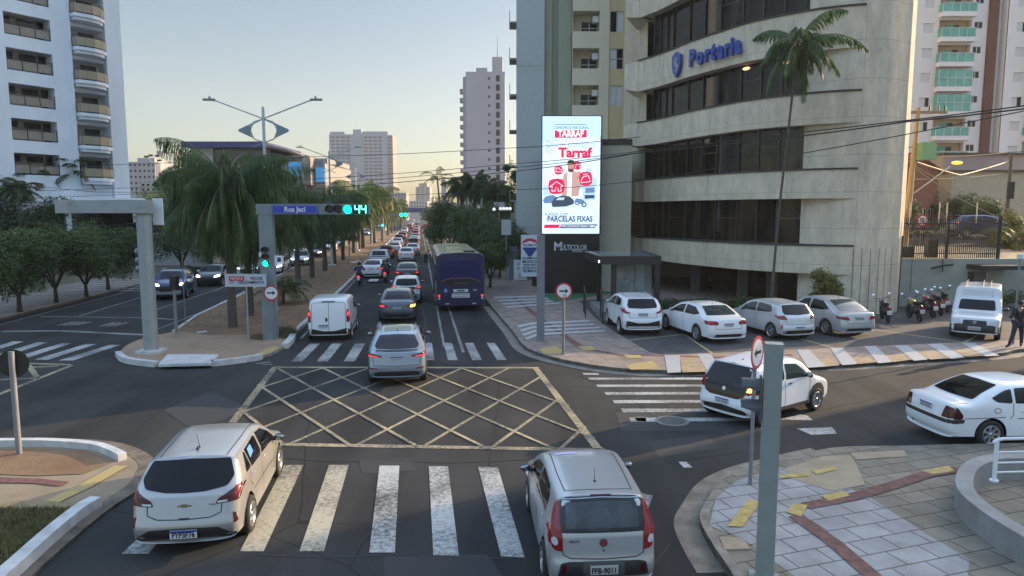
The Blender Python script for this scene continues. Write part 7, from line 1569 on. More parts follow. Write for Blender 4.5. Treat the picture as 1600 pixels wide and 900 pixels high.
def board():
    p = G(388, 532, .1); y = p.y; t = thing('notice_board', 'white rectangular sign reading NUNCA FECHE O CRUZAMENTO on a thin post', 'sign', (p.x, y, .1)); X = lambda px: XP(y, 2, px)-p.x; z0, z1 = ZP(y, 448)-.1, ZP(y, 428)-.1
    q = MB(); q.tube((0, .03, 0), (0, .03, z1), .035, n=8); q.obj('post', PG, t); q = MB(); q.box(X(352.5), X(417), -.02, .0, z0, z1); o = q.obj('board', mat('board_pale_blue', (.45, .5, .55), .5), t)
    q = MB(); q.box(X(359), X(383), -.024, -.02, z1-.27, z1-.09); q.obj('red_panel', SR, o)
    zA, zB = z1-.18, z0+.17
    text('NUNCA', .155, SW, Matrix.Translation((X(371), -.027, zA))@FACE, o, 'word', sx=.9); text('FECHE', .165, SK, Matrix.Translation((X(402), -.023, zA))@FACE, o, 'word', bold=.003)
    text('O', .165, SK, Matrix.Translation((X(363), -.023, zB))@FACE, o, 'word', bold=.003); text('CRUZAMENTO', .16, SK, Matrix.Translation((X(393), -.023, zB))@FACE, o, 'word', bold=.003, sx=.95)
board()
def post(nm, label, px, pyb, pyt, w_, m_=POLE, zb=.1, fn=None, cat='post', sq=True):
    p = G(px, pyb, zb); t = thing(nm, label, cat, (p.x, p.y, zb)); z = ZP(p.y, pyt)-zb; q = MB()
    if sq: q.box(-w_/2, w_/2, -w_/2, w_/2, 0, z); q.box(-w_*.7, w_*.7, -w_*.7, w_*.7, 0, .03)
    else: q.tube((0, 0, 0), (0, 0, z), w_/2, n=8)
    q.obj('post', m_, t)
    if fn: fn(t, z)
    return t
post('steel_post', 'bare flat-topped grey post on the avenue pavement left of the right-arrow sign', 844.5, 532, 368, .3, mat('post_blue_grey', (.17, .18, .2), .5), .12)
post('signal_post', 'slim grey post with a dark signal head on the left edge of the median', 276, 521, 450, .14, fn=lambda t, z: (lambda q: (q.box(-.13, .13, -.12, .2, z-.05, z+.5), q.obj('signal_head', SK, t)))(MB()), cat='traffic light', sq=False)
post('thin_pole', 'very thin pole on the median beside the slim signal post', 290, 506, 395, .05, sq=False)
post('thin_pole', 'thin grey post gripped by the man at the right edge', 1583, 538, 402, .07, zb=.12, sq=False, fn=lambda t, z: (lambda q: (q.box(-.09, .09, -.06, .06, z-.05, z+.12), q.obj('cap_lamp', SW, t)))(MB()))
def streetlamp(label, px, pyb, pyt, span, eye=True, zb=.1):
    p = G(px, pyb, zb); t = thing('street_lamp', label, 'street lamp', (p.x, p.y, zb), 0, 'street lamps along the median'); z = ZP(p.y, pyt)-zb; s = span/2
    q = MB(); q.tube((0, 0, 0), (0, 0, z), .12, .07, 10); q.box(-.3, .3, -.3, .3, 0, .18); q.obj('pole', LPW, t)
    for k in (-1, 1):
        q = MB(); q.path([(-k*.75, -.02*k, z-.95), (0, -.02*k, z-.58), (k*(s-.5), -.02*k, z+.3), (k*s, 0, z+.37)], .035, 6); a = q.obj('arm', LPW, t)
        q = MB(); q.box(min(k*(s-.45), k*(s+.12)), max(k*(s-.45), k*(s+.12)), -.1, .1, z+.31, z+.4); q.box(k*(s-.2)-.04, k*(s-.2)+.04, -.03, .03, z+.4, z+.52); q.obj('lamp_head', POLE, a)
        if eye:
            q = MB(); c = z-1.16; P = [Vector((k*.68*math.sqrt(1-(i/8.2)**2), -.03, c+.38*i/5)) for i in range(-5, 6)]; tip = [Vector((k*1.22, -.03, c-.07)), Vector((k*1.28, -.03, c)), Vector((k*1.22, -.03, c+.07))]
            L_ = P+tip[::-1]; n = len(L_); q.add(L_+[v+Vector((0, .05, 0)) for v in L_], [tuple(range(n)), tuple(range(2*n-1, n-1, -1)), *[(i, i+n, (i+1) % n+n, (i+1) % n) for i in range(n)]]); q.path([(0, 0, c+.58), (k*.5, 0, c+.42), (k*.68, 0, c), (k*.5, 0, c-.42), (0, 0, c-.6), (-k*.6, 0, c-.85)], .028, 5); q.obj('fin_ornament', mat('fin_blue_grey', (.2, .25, .29), .5), t)
streetlamp('nearest street lamp with two long arms and an eye-shaped ornament of grey fins', 423, 486, 167, 5.7)
streetlamp('second street lamp on the white post standing between the median palms', 519, 416, 236, 5.7)
streetlamp('third street lamp, thin and white, beyond the countdown signal', 558.5, 392, 262, 5.7)
streetlamp('street lamp on a distant thin post beside the far signal', 586, 376, 283, 5.7, False)
streetlamp('furthest visible street lamp near the end of the median', 617, 358, 300, 5.7, False)
def far_portal(label, px, pyb, x0, x1, pyt, pyq, lit, extra=0):
    p = G(px, pyb, .1); y = p.y; t = thing('traffic_signal', label, 'traffic light', (p.x, y, .1)); X = lambda a: XP(y, 5, a)-p.x; q = MB(); q.box(-.2, .2, -.15, .15, 0, ZP(y, pyt)-.1); q.obj('post', PGD, t)
    q = MB(); q.box(X(x0), X(x1), -.17, .14, ZP(y, pyq)-.1, ZP(y, pyt)-.09); q.obj('beam', PGD, t)
    for a in lit: q = MB(); q.disc((X(a), -.25, (ZP(y, pyt)+ZP(y, pyq))/2-.1), (0, -1, 0), .28, 12); q.obj('green_lamp', GRN, t)
    if extra: q = MB(); q.disc((.0, -.2, ZP(y, extra)-.1), (0, -1, 0), .16, 12); q.obj('green_lamp', GRN, t)
far_portal('second portal signal with small green lamps beyond the median palms', 598, 377, 594, 638, 333, 338, (627.5, 634), 352)
far_portal('third portal signal far away under the footbridge', 628, 358, 600, 632, 330, 333, ())
post('steel_post', 'grey post on a white footing halfway up the median', 580, 381, 336, .35, PGD)
# ---------------------------------------------------------------- billboard
def totem():
    y = 43.0; x0 = XP(y, 5, 846); x1 = XP(y, 5, 937.5); t = thing('led_billboard', 'tall black billboard tower with a bright LED screen advertising TARRAF', 'billboard', (x0, y, .12)); W_ = x1-x0
    zt = ZP(y, 181.5)-.12; zm = ZP(y, 366)-.12; q = MB(); q.box(0, W_, 0, .6, 0, zm); q.obj('base', mat('billboard_black', (.012, .012, .013), .35), t)
    q = MB(); q.box(-.02, W_+.06, -.04, .64, zm, zt+.03); q.obj('cabinet', mat('cabinet_dark', (.04, .04, .07), .4), t)
    def E(n, c, s=1.0): return mat('led_'+n, c, .5, emit=c, estr=s*.33)
    EW, ER, EN, EB = E('white', (.78, .92, 1)), E('red', (.75, .02, .1)), E('navy', (.04, .07, .16)), E('black', (.03, .03, .04)); EG = E('grey', (.16, .2, .25)); EP = E('pale_blue', (.5, .7, .84)); ES = E('skin', (.55, .3, .2)); EJ = E('beige', (.6, .36, .3)); EL = E('steel_blue', (.14, .24, .42)); EWW = E('pure', (.95, .95, .95))
    H_ = zt-zm; q = MB(); q.box(.04, W_-.04, -.05, -.04, zm+.04, zt-.02); o = q.obj('led_screen', EW, t)
    U = lambda px: (px-846)/91.5*W_; V = lambda py: zt-(py-181.5)/184.5*H_
    lv = [-.054]
    def P_(nm, pts, m_, d=None):
        lv[0] -= .004; q = MB(); q.poly([(U(a), lv[0], V(b)) for a, b in pts]); 
        if q.f: 
            A = sum(pts[i][0]*pts[(i+1) % len(pts)][1]-pts[(i+1) % len(pts)][0]*pts[i][1] for i in range(len(pts)))
            if A > 0: q.f = [f[::-1] for f in q.f]
        return q.obj(nm, m_, o)
    def T_(s, px, py, h, m_, b=.0, sx=1.0, al='CENTER'): lv[0] -= .004; text(s, h/91.5*W_*1.38, m_, Matrix.Translation((U(px), lv[0], V(py)))@FACE, o, 'lettering', bold=b, depth=.001, sx=sx, align=al)
    def rr(cx, cy, w_, h, a=0, r=.35): 
        pts = roundpoly([(-w_/2, -h/2), (w_/2, -h/2), (w_/2, h/2), (-w_/2, h/2)], min(w_, h)*r); c, s = math.cos(a), math.sin(a); return [(cx+x*c-y_*s, cy+x*s+y_*c) for x, y_ in pts]
    P_('sky_tint', [(847, 183), (937, 183), (937, 212), (847, 222)], E('tint', (.62, .84, .95)))
    P_('rule', [(866, 194), (915, 194), (915, 194.8), (866, 194.8)], EN); P_('logo_panel', [(866, 203.5), (915, 203), (915, 214.5), (866, 215)], ER)
    T_('CONSORCIO NACIONAL', 891, 199.5, 4, EN, sx=.86); T_('TARRAF', 890.5, 209, 9.5, EWW, .02, .84)
    T_('Quem compara', 890, 225, 10.5, EG, -.012, .84); T_('faz', 857, 235.5, 8.5, EG, -.008, .8); T_('Tarraf', 897, 238.5, 14.5, ER, .035, 1.0)
    for a, b, w_, h in ((848, 288, 10, 30), (856, 292, 8, 24), (905, 268, 8, 50), (914, 262, 9, 56), (922, 276, 9, 40)): P_('tower_shape', [(a, b), (a+w_, b), (a+w_, b+h*.55), (a, b+h*.55)], EP)
    P_('truck', [(909, 289), (929, 287), (931, 312), (910, 314)], EP); P_('truck_window', [(914, 293), (928, 292), (928, 300), (914, 301)], EL); P_('truck_grille', [(913, 304), (928, 304), (928, 309), (913, 310)], EN)
    P_('jacket', [(885, 268), (895, 266), (905, 270), (907, 285), (903, 306), (877, 307), (877, 285), (880, 272)], EJ); P_('shirt', [(886, 268), (893, 268), (892, 306), (885, 306)], EWW); P_('arm', [(903, 274), (909, 272), (904, 266), (899, 269)], EJ)
    P_('face', rr(891, 260, 10, 15, 0, .45), ES); P_('hair', [(885.5, 257), (886, 251), (890, 249), (895, 250), (897, 254), (896.5, 258), (895, 254.5), (887.5, 254.5)], EB); P_('beard', [(886, 262), (888, 263.5), (894, 263.5), (896, 262), (895, 267), (891, 269), (887, 267)], E('beard', (.1, .05, .04))); P_('hand', rr(902, 277, 6, 5), ES)
    for cx, cy, w_, h, a in ((872, 265.5, 13, 13, -.15), (901, 258, 11, 13, .1), (914, 278.5, 20, 22, -.1), (869, 290.5, 25, 24, -.08)): P_('icon_tile', rr(cx, cy, w_, h, a), ER)
    def L_(pts, w_=.9):
        lv[0] -= .002; q = MB()
        for (a, b), (c, d) in zip(pts, pts[1:]):
            v = Vector((c-a, d-b)).normalized(); n_ = Vector((-v.y, v.x))*w_/2; q.poly([(U(a+n_.x), lv[0], V(b+n_.y)), (U(c+n_.x), lv[0], V(d+n_.y)), (U(c-n_.x), lv[0], V(d-n_.y)), (U(a-n_.x), lv[0], V(b-n_.y))])
        q.obj('icon_line', EWW, o)
    L_([(859, 291), (869, 283), (879, 290), (876, 290), (876, 298), (871.5, 298), (871.5, 293), (867, 293), (867, 298), (862, 298), (862, 290.5), (859, 291)]); L_([(907, 284), (908, 279), (911, 275), (918, 274), (920, 278), (921, 283), (907, 285)]); L_([(910, 272), (917, 271)]); L_([(868, 262), (868, 268), (877, 268), (876, 264), (873, 264), (873, 262), (868, 262)], .7); L_([(898, 262), (899, 256), (905, 256), (905, 262)], .7)
    P_('car_shape', [(848, 312), (852, 306), (864, 304), (872, 309), (872, 316), (850, 317)], EL); P_('car_shape', [(861, 316), (866, 309), (876, 305), (889, 306), (896, 312), (896, 318), (884, 322), (863, 323)], E('dark_car', (.05, .07, .1))); P_('car_glass', [(868, 312), (872, 308), (882, 308), (880, 312)], EP)
    P_('motorbike', [(896, 315), (900, 309), (910, 311), (915, 317), (908, 319)], EL)
    for a, b, r in ((901, 317, 3), (912, 319, 4)): P_('bike_wheel', rr(a, b, 2*r, 2*r, 0, .5), EN); P_('bike_hub', rr(a, b, 1.2*r, 1.2*r, 0, .5), EP)
    T_('PLANOS COM', 869, 334.5, 4.8, EN, .0, .88); T_('PARCELAS FIXAS', 890, 342, 8.6, EN, .014, .8)
    P_('red_ribbon', [(849, 356), (851, 350.5), (875, 350.5), (872, 356)], ER); P_('navy_ribbon', [(873, 356), (876, 350.5), (933, 350), (929, 356)], EN); T_('WWW.CONSORCIOTARRAF.COM.BR', 902, 353.2, 3.4, EWW, .002, .72)
    MW_ = mat('painted_lettering', (.55, .57, .6), .5); text('M', .72, MW_, Matrix.Translation((U(872.5), -.015, ZP(y, 385.5)-.12))@FACE, t, 'sign_letter', bold=.02); text('ULTICOLOR', .47, MW_, Matrix.Translation((U(897.5), -.015, ZP(y, 387)-.12))@FACE, t, 'sign_letter', sx=.62, bold=.006); text('PAINÉIS', .22, MW_, Matrix.Translation((U(903), -.015, ZP(y, 392.5)-.12))@FACE, t, 'sign_letter', sx=.85)
totem()
g = MB(); sheet(g, GL((845, 461, .12), (957, 452, .12), (957, 458, .12), (868, 472, .12)), .13); struct('green_strip', g, mat('painted_green', (.02, .14, .05), .8, var=.3, scale=3))
def banner():
    y = 41.5; x0 = XP(y, 3, 814); t = thing('banner_sign', 'tall RE/MAX banner with a red white and blue balloon left of the billboard', 'banner', (x0, y, .12)); X = lambda px: XP(y, 3, px)-x0; Z = lambda py: ZP(y, py)-.12
    q = MB(); q.box(X(814), X(841), 0, .08, Z(432), Z(367)); o = q.obj('panel', mat('banner_blue_white', (.5, .56, .63), .6), t); BN = mat('banner_navy', (.02, .03, .22), .5)
    cx, cz = X(828), Z(385); r = .49; q = MB(); q.poly([(cx+r*math.cos(a), -.006, cz+.12+r*.75*math.sin(a)) for a in [math.pi*i/12 for i in range(13)]]+[(cx-r, -.006, cz+.06), (cx+r, -.006, cz+.06)][::1]); q.obj('balloon_top', SR, o)
    q = MB(); q.poly([(cx-r*1.02, -.009, cz+.16), (cx-r*.98, -.009, cz-.1), (cx+r*.98, -.009, cz-.1), (cx+r*1.02, -.009, cz+.16), (cx, -.009, cz+.32)]); q.obj('balloon_band', SW, o); q = MB(); q.poly([(cx-r*.95, -.012, cz-.06), (cx-.09, -.012, cz-.6), (cx+.09, -.012, cz-.6), (cx+r*.95, -.012, cz-.06)]); q.box(cx-.07, cx+.07, -.012, -.005, cz-.74, cz-.64); q.obj('balloon_bottom', BN, o)
    text('RE/MAX', .24, BN, Matrix.Translation((cx, -.016, cz+.07))@FACE, o, 'lettering', bold=.004)
    for s, py, h in (('NINGUÉM NO', 403.5, .15), ('MUNDO', 409, .25), ('VENDE MAIS', 414, .15), ('IMÓVEIS QUE A', 418.5, .13), ('RE/MAX', 423.5, .25)): text(s, h, SK, Matrix.Translation((X(827.5), -.01, Z(py)))@FACE, o, 'lettering', bold=.004, sx=.92)
    p = G(812, 437, .12); t = thing('meter_cabinet', 'white meter cabinet with small square windows at the foot of the banner', 'cabinet', (p.x, p.y, .12)); q = MB(); q.box(-.45, .55, 0, .4, 0, 1.5); q.obj('body', SW, t)
    for k in range(2): q = MB(); q.box(-.2, .0, -.02, 0, 1.1-.35*k, 1.3-.35*k); q.obj('window', PLG, t)
    q = MB(); q.box(-.1, .5, -.02, 0, .1, .5); q.obj('hatch', PLG, t)
    p = G(838, 447, .12); t = thing('gate_box', 'dark metal cage leaning against the banner by the billboard base', 'cage', (p.x, p.y, .12)); q = MB(); q.box(-.28, .3, 0, .5, 0, 1.1); q.obj('body', DARK, t); 
    for k in range(3): q = MB(); q.box(-.2+.18*k, -.1+.18*k, 0, .03, 1.15, 1.7); q.obj('bar', SW, t)
    y = 52; x0 = XP(y, 2, 783); t = thing('metal_fence', 'grey fence panels and gate along the pavement left of the banner', 'fence', (x0, y, .12)); X = lambda px: XP(y, 2, px)-x0
    q = MB(); q.box(0, X(795), 0, .2, 0, 1.0); q.obj('plinth', mat('plinth_beige', (.3, .27, .2), .9), t)
    for k in range(16): q = MB(); q.box(k*X(812)/16, k*X(812)/16+.06, .05, .1, .9, 2.3); q.obj('picket', POLE, t)
    q = MB(); q.box(X(796), X(808), .0, .1, 0, 2.5); q.obj('gate', mat('gate_blue_grey', (.12, .14, .18), .5), t)
    q = MB(); q.box(-.05, 1.0, -.06, -.03, 0, 0); b = PT(791, 354, 50); t = thing('small_sign', 'pale square sign on posts above the fence left of the banner', 'sign', (b.x, 50, 0)); q = MB(); q.box(-.35, .35, 0, .05, b.z-.6, b.z+.5); q.obj('panel', mat('sign_pale', (.45, .47, .5), .6), t); q = MB(); q.box(-.04, .04, .05, .1, 0, b.z); q.obj('post', POLE, t)
banner()
def entry():
    t = thing('entrance_porch', 'black framed glass entrance porch with a flat roof at the corner of the round building', 'porch', (4.35, 34, .12)); BM = mat('porch_black', (.02, .02, .022), .4)
    q = MB(); q.prism([(.0, 0), (3.05, .2), (3.05, 4.6), (-.35, 4.6)], 2.5, 2.9); q.obj('roof', BM, t); q = MB(); q.prism([(.25, .3), (2.8, .45), (2.8, 4.3), (0, 4.3)], 2.9, 2.915); q.obj('roof_glass', mat('roof_glass_grey', (.2, .23, .27), .12, spec=.8), t)
    for x, y in ((.75, .5), (2.9, .4), (.5, 4.3)): q = MB(); q.box(x-.12, x+.12, y-.12, y+.12, 0, 2.5); q.obj('column', BM, t)
    GT = bpy.data.materials.new('clear_glass'); GT.use_nodes = True; pn = GT.node_tree.nodes['Principled BSDF']; pn.inputs['Base Color'].default_value = (.35, .42, .42, 1); pn.inputs['Roughness'].default_value = .03; pn.inputs['Alpha'].default_value = .28
    for a, b in ((.95, 1.85), (1.9, 2.75)): q = MB(); q.box(a, b, .9, .92, 0, 2.5); q.obj('glass_panel', GT, t)
    q = MB(); q.box(.95, 2.75, 2.9, 2.95, 0, 2.5); q.obj('back_wall', mat('lobby_grey', (.2, .21, .2), .5, var=.5, scale=1.2), t)
    q = MB(); q.tube((-.0, .3, 2.65), (0, .2, 2.62), .06, n=8); q.obj('spotlight', mat('spot_white', (.8, .8, .8), .3, emit=(1, 1, 1), estr=2), t)
    person('person in a dark shirt sitting behind the glass of the entrance porch', (5.95, 36.2), 0, seated(), mat('cloth_slate', (.06, .07, .1), .9), BLKF, z=.42)
    c = MB(); c.box(-.25, .25, -.25, .25, .0, .44); c.box(-.25, .25, .2, .27, .44, .95); o = c.obj('chair', DARK); o.location = (5.95, 36.25, .41); tagp(o, 'dark chair under the person behind the porch glass', 'chair')
    s = thing('steps', 'three pale granite steps up to the entrance porch', 'steps', (4.2, 31.3, .12))
    for k in range(3): q = MB(); q.box(0, 1.6, .33*k, 3, .0+.14*k, .14*(k+1)-.002); q.obj('step', mat('step_stone', (.2, .2, .19), .8, var=.15), s)
    q = MB(); q.box(.01, 3, 3.01, 5.6, 0, .3); q.obj('landing', mat('step_stone', 0), s)
    for i, (x, y) in enumerate(((4.15, 31.2), (3.55, 33.0), (5.85, 31.3))):
        r = thing('handrail', ('black tubular handrail at the left of the entrance steps', 'black handrail further back along the entrance landing', 'black handrail between the steps and the white compact SUV')[i], 'handrail', (x, y, .12)); q = MB()
        q.path([(0, 0, 0), (0, 0, .95), (.02, .12, 1.05), (.05, 1.3, 1.4), (.05, 1.35, .42)], .03, 6)
        for k in range(4): q.tube((.01, .2+.3*k, .1), (.02, .2+.3*k, 1.1+.09*k), .015, n=5)
        q.obj('rail', BM, r)
entry()
def planter():
    P = smooth(GL((1700, 725, .13), (1640, 738, .13), (1590, 741, .13), (1540, 743, .13), (1503, 758, .13), (1490, 785, .13), (1500, 810, .13), (1540, 845, .13), (1600, 885, .13), (1700, 950, .13)), 5)
    t = thing('planter_wall', 'curved grey concrete wall round a sunken court at the lower right', 'wall', (P[0].x, P[0].y, .13)); q = MB(); o = P[0]; n = len(P); I = []
    for i in range(n): d = (P[min(i+1, n-1)]-P[max(i-1, 0)]).normalized(); I.append(P[i]+Vector((-d.y, d.x, 0))*.26)
    for i in range(n-1): q.prism([P[i]-o, P[i+1]-o, I[i+1]-o, I[i]-o], -.02, .42)
    q.obj('wall', mat('planter_concrete', (.26, .26, .25), .85, var=.2, scale=1.5, streak=.4, bump=.3), t)
    a = G(1553, 752, .55); b = a+Vector((3.2, .15, 0)); t = thing('railing', 'white tubular railing standing on the curved wall', 'railing', (a.x, a.y, .55)); q = MB(); q.tube((0, 0, 0), (0, 0, .72), .035, n=8); q.tube((0, 0, 0), (0, 0, .03), .07, n=10); q.path([(-.06, 0, .69), (0, 0, .74), (.1, 0, .76), (3.2, .15, .78)], .03, 8); q.obj('post', SW, t)
    for z in (.16, .33, .52): q = MB(); q.tube((0, 0, z), (3.2, .15, z+.02), .018, n=6); q.obj('rail', SW, t)
planter()
def upole():
    y = 41; x = XP(y, 6, 1417); zb = tz(x, y)-.2; t = thing('utility_pole', 'sunlit ochre utility pole with cross arm and insulators beside the round building', 'utility pole', (x, y, zb)); z = ZP(y, 168)-zb
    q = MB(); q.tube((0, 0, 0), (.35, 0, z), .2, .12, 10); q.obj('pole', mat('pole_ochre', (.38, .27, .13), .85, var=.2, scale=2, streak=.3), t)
    q = MB(); q.box(-1.2, 2.0, -.08, .08, z-.35, z-.2); q.obj('cross_arm', mat('arm_wood', (.25, .2, .13), .9), t)
    for dx in (-1.1, 1.0, 1.5, 1.9): q = MB(); q.tube((dx, 0, z-.2), (dx, 0, z+.12), .05, .04, 6); q.obj('insulator', DARK, t)
    q = MB(); q.box(.5, 1.4, -.3, .35, z-3.0, z-2.0); q.obj('transformer', mat('transformer_green', (.2, .38, .2), .5), t)
    for k in range(4): q = MB(); q.tube((.2, 0, z-2.2-.35*k), (-.55, 0, z-2.5-.35*k), .025, n=5); q.obj('bracket', DARK, t)
    q = MB(); q.path([(.3, 0, z-5.0), (1.2, -.3, z-4.2), (2.1, -.5, z-3.4)], .04, 6); a = q.obj('lamp_arm', mat('arm_pale', (.5, .5, .45), .5), t); q = MB(); q.ball((2.45, -.55, z-3.2), .24, 8, 0, (1.3, .6, .45)); q.obj('lamp', mat('sodium_lamp', (.8, .5, .1), .3, emit=(1, .55, .05), estr=.6), a)
    q = MB(); rr_ = random.Random(2)
    for k in range(7): q.path([(.1+rr_.uniform(-.3, .3), rr_.uniform(-.2, .2), z-5.6-rr_.uniform(0, 1.6)), (rr_.uniform(-.6, .6), -.25, z-6-rr_.uniform(0, 1.2)), (.2+rr_.uniform(-.4, .4), -.2, z-5.4-rr_.uniform(0, 2))], .02, 4)
    q.obj('cable_coil', DARK, t)
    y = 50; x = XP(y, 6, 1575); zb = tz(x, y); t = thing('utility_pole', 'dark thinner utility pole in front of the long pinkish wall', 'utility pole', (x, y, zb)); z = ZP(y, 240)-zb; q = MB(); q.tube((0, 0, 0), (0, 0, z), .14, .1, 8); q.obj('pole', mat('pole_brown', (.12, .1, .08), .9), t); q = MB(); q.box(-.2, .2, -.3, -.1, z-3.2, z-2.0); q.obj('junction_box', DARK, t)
    p = PT(1415, 365, 40); t = thing('road_sign', 'red-ringed no parking sign behind the metal fence', 'road sign', (p.x+.9, 40, tz(0, 40))); q = MB(); q.tube((0, 0, 0), (0, 0, 2.6), .03, n=6); q.obj('post', POLE, t); q = MB(); q.disc((0, -.05, 1.95), (0, -1, 0), .35, 20, 0); q.disc((0, -.055, 1.95), (0, -1, 0), .26, 20, 1); q.obj('sign_plate', [SR, SW], t); text('E', .34, SK, Matrix.Translation((0, -.06, 1.95))@FACE, t, 'letter', bold=.01); q = MB(); q.box(-.3, .3, -.07, -.064, 1.93, 1.97, 0, Matrix.Translation((0, 0, 1.95))@Matrix.Rotation(R(45), 4, 'Y')@Matrix.Translation((0, 0, -1.95))); q.obj('slash', SR, t)
upole()
# ---------------------------------------------------------------- overhead cables
def cable(label, pts, sag=.5, r=.02, m_=None):
    q = MB(); P = [PT(*p) for p in pts]; out = []
    for a, b in zip(P, P[1:]):
        for i in range(10): t = i/10; out.append(a.lerp(b, t)-Vector((0, 0, sag*4*t*(1-t)*(b-a).length/40)))
    out.append(P[-1]); c = out[len(out)//2].copy(); q.path([p-c for p in out], r, 4); o = q.obj('cable', m_ or mat('cable_black', (.02, .02, .02), .7)); o.location = c; tagp(o, label, 'cable', 'overhead cables')
CG = mat('cable_pale', (.4, .33, .2), .6)
for lab, pts, sg, r, m_ in (('upper black cable from the round building front rising to the right edge', [(1000, 236, 33), (1240, 208, 28), (1418, 188, 26), (1640, 160, 22)], .1, .025, None), ('thick black cable just below the upper one across the round building', [(985, 240, 33), (1240, 214, 28), (1418, 190, 26), (1640, 165, 22)], .15, .03, None), ('black cable crossing the round building lowest and ending at the right edge', [(985, 284, 33), (1240, 242, 28), (1640, 165, 22)], .2, .02, None),
  ('topmost thin cable across the sky left of the billboard', [(-60, 262, 60), (440, 246, 52), (800, 231, 44), (1000, 214, 34)], .2, .022, None), ('thin cable crossing the grey tower above two others', [(-60, 300, 60), (440, 282, 52), (800, 256, 44), (1000, 236, 34)], .2, .022, None), ('second of the three close cables over the avenue', [(-60, 312, 60), (440, 290, 52), (800, 262, 44), (985, 240, 33)], .2, .022, None), ('thickest dark cable over the avenue', [(-60, 320, 60), (440, 298, 52), (800, 268, 44), (985, 241, 33)], .2, .03, None), ('low sagging cable over the palms and the billboard foot', [(-60, 338, 60), (440, 308, 52), (800, 296, 44), (985, 284, 33)], .3, .02, None), ('lowest cable from the left trees to the portal post', [(-60, 333, 40), (110, 352, 36), (222, 347, 32)], .5, .02, None),
  ('cable running behind the left portal arm', [(-60, 276, 45), (150, 300, 45), (300, 298, 45)], .3, .018, None), ('sunlit cable bundle drooping from the ochre pole to the brown pole', [(1428, 252, 41), (1500, 274, 44), (1576, 252, 50)], .2, .05, CG), ('sunlit cable sloping down to the right behind the fence', [(1428, 258, 41), (1500, 300, 41), (1600, 335, 41)], .2, .02, CG), ('second sunlit cable sloping down just above the fence', [(1428, 262, 41), (1495, 308, 41), (1560, 340, 41)], .2, .02, CG), ('straight pale cable in front of the pinkish wall', [(1430, 244, 41), (1576, 238, 50), (1640, 232, 50)], .3, .02, None), ('dark cable below the straight pale one in front of the pinkish wall', [(1430, 280, 41), (1576, 270, 50), (1640, 262, 50)], .3, .02, None)):
    cable(lab, pts, sg, r, m_)
# ================================================================ trees and plants
def leafmat(name, c1, c2, sc=1.6, rough=.55):
    m = bpy.data.materials.new(name); m.use_nodes = True; n = m.node_tree.nodes; l = m.node_tree.links; p = n['Principled BSDF']
    tc = n.new('ShaderNodeTexCoord'); a = n.new('ShaderNodeTexNoise'); a.inputs['Scale'].default_value = sc; a.inputs['Detail'].default_value = 6; a.inputs['Roughness'].default_value = .75; l.new(tc.outputs['Object'], a.inputs[0])
    rp = n.new('ShaderNodeValToRGB'); rp.color_ramp.elements[0].position = .36; rp.color_ramp.elements[1].position = .68; rp.color_ramp.elements[0].color = (*c1, 1); rp.color_ramp.elements[1].color = (*c2, 1); l.new(a.outputs[0], rp.inputs[0]); l.new(rp.outputs[0], p.inputs['Base Color']); p.inputs['Roughness'].default_value = rough
    tr = n.new('ShaderNodeBsdfTranslucent'); l.new(rp.outputs[0], tr.inputs[0]); mx = n.new('ShaderNodeMixShader'); mx.inputs[0].default_value = .3; l.new(p.outputs[0], mx.inputs[1]); l.new(tr.outputs[0], mx.inputs[2]); l.new(mx.outputs[0], n['Material Output'].inputs[0])
    return m
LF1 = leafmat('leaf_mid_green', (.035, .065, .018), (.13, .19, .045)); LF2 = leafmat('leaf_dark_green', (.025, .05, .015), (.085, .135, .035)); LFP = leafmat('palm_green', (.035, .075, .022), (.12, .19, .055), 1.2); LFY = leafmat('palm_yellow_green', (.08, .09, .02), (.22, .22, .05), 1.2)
BARK = mat('bark', (.06, .045, .035), .95, var=.35, scale=6, bump=.8, bscale=20); PBARK = mat('palm_bark', (.09, .075, .065), .95, var=.3, scale=8, bump=.8, bscale=14); DRY = mat('dry_sheath', (.24, .17, .12), .8, var=.3, scale=3)
def leafcloud(rnd, lobes, n, s, mb=None):
    mb = mb or MB(); tot = sum(l[3]**2 for l in lobes)
    vs = []; fs = []
    for (x, y, z, r, *fl) in lobes:
        f = fl[0] if fl else .8
        for _ in range(int(n*r*r/tot)):
            while True:
                d = Vector((rnd.gauss(0, 1), rnd.gauss(0, 1), rnd.gauss(0, 1)));
                if d.length > .1: break
            d.normalize(); bump = .82+.18*math.sin(d.x*7+x*3)*math.sin(d.y*6+1)+.12*math.sin(d.z*9+y*5)
            q = r*bump*(rnd.random()**.28); c = Vector((x+d.x*q, y+d.y*q, z+d.z*q*f))
            u = Vector((rnd.gauss(0, 1), rnd.gauss(0, 1), rnd.gauss(0, .6))).normalized(); v = u.cross(d+Vector((0, 0, .4))+Vector((rnd.gauss(0, .6), rnd.gauss(0, .6), rnd.gauss(0, .6)))).normalized()
            a = s*rnd.uniform(.6, 1.3); o = len(vs); vs += [c-u*a, c-v*a*.45, c+u*a, c+v*a*.45]; fs.append((o, o+1, o+2, o+3))
    mb.add(vs, fs); return mb
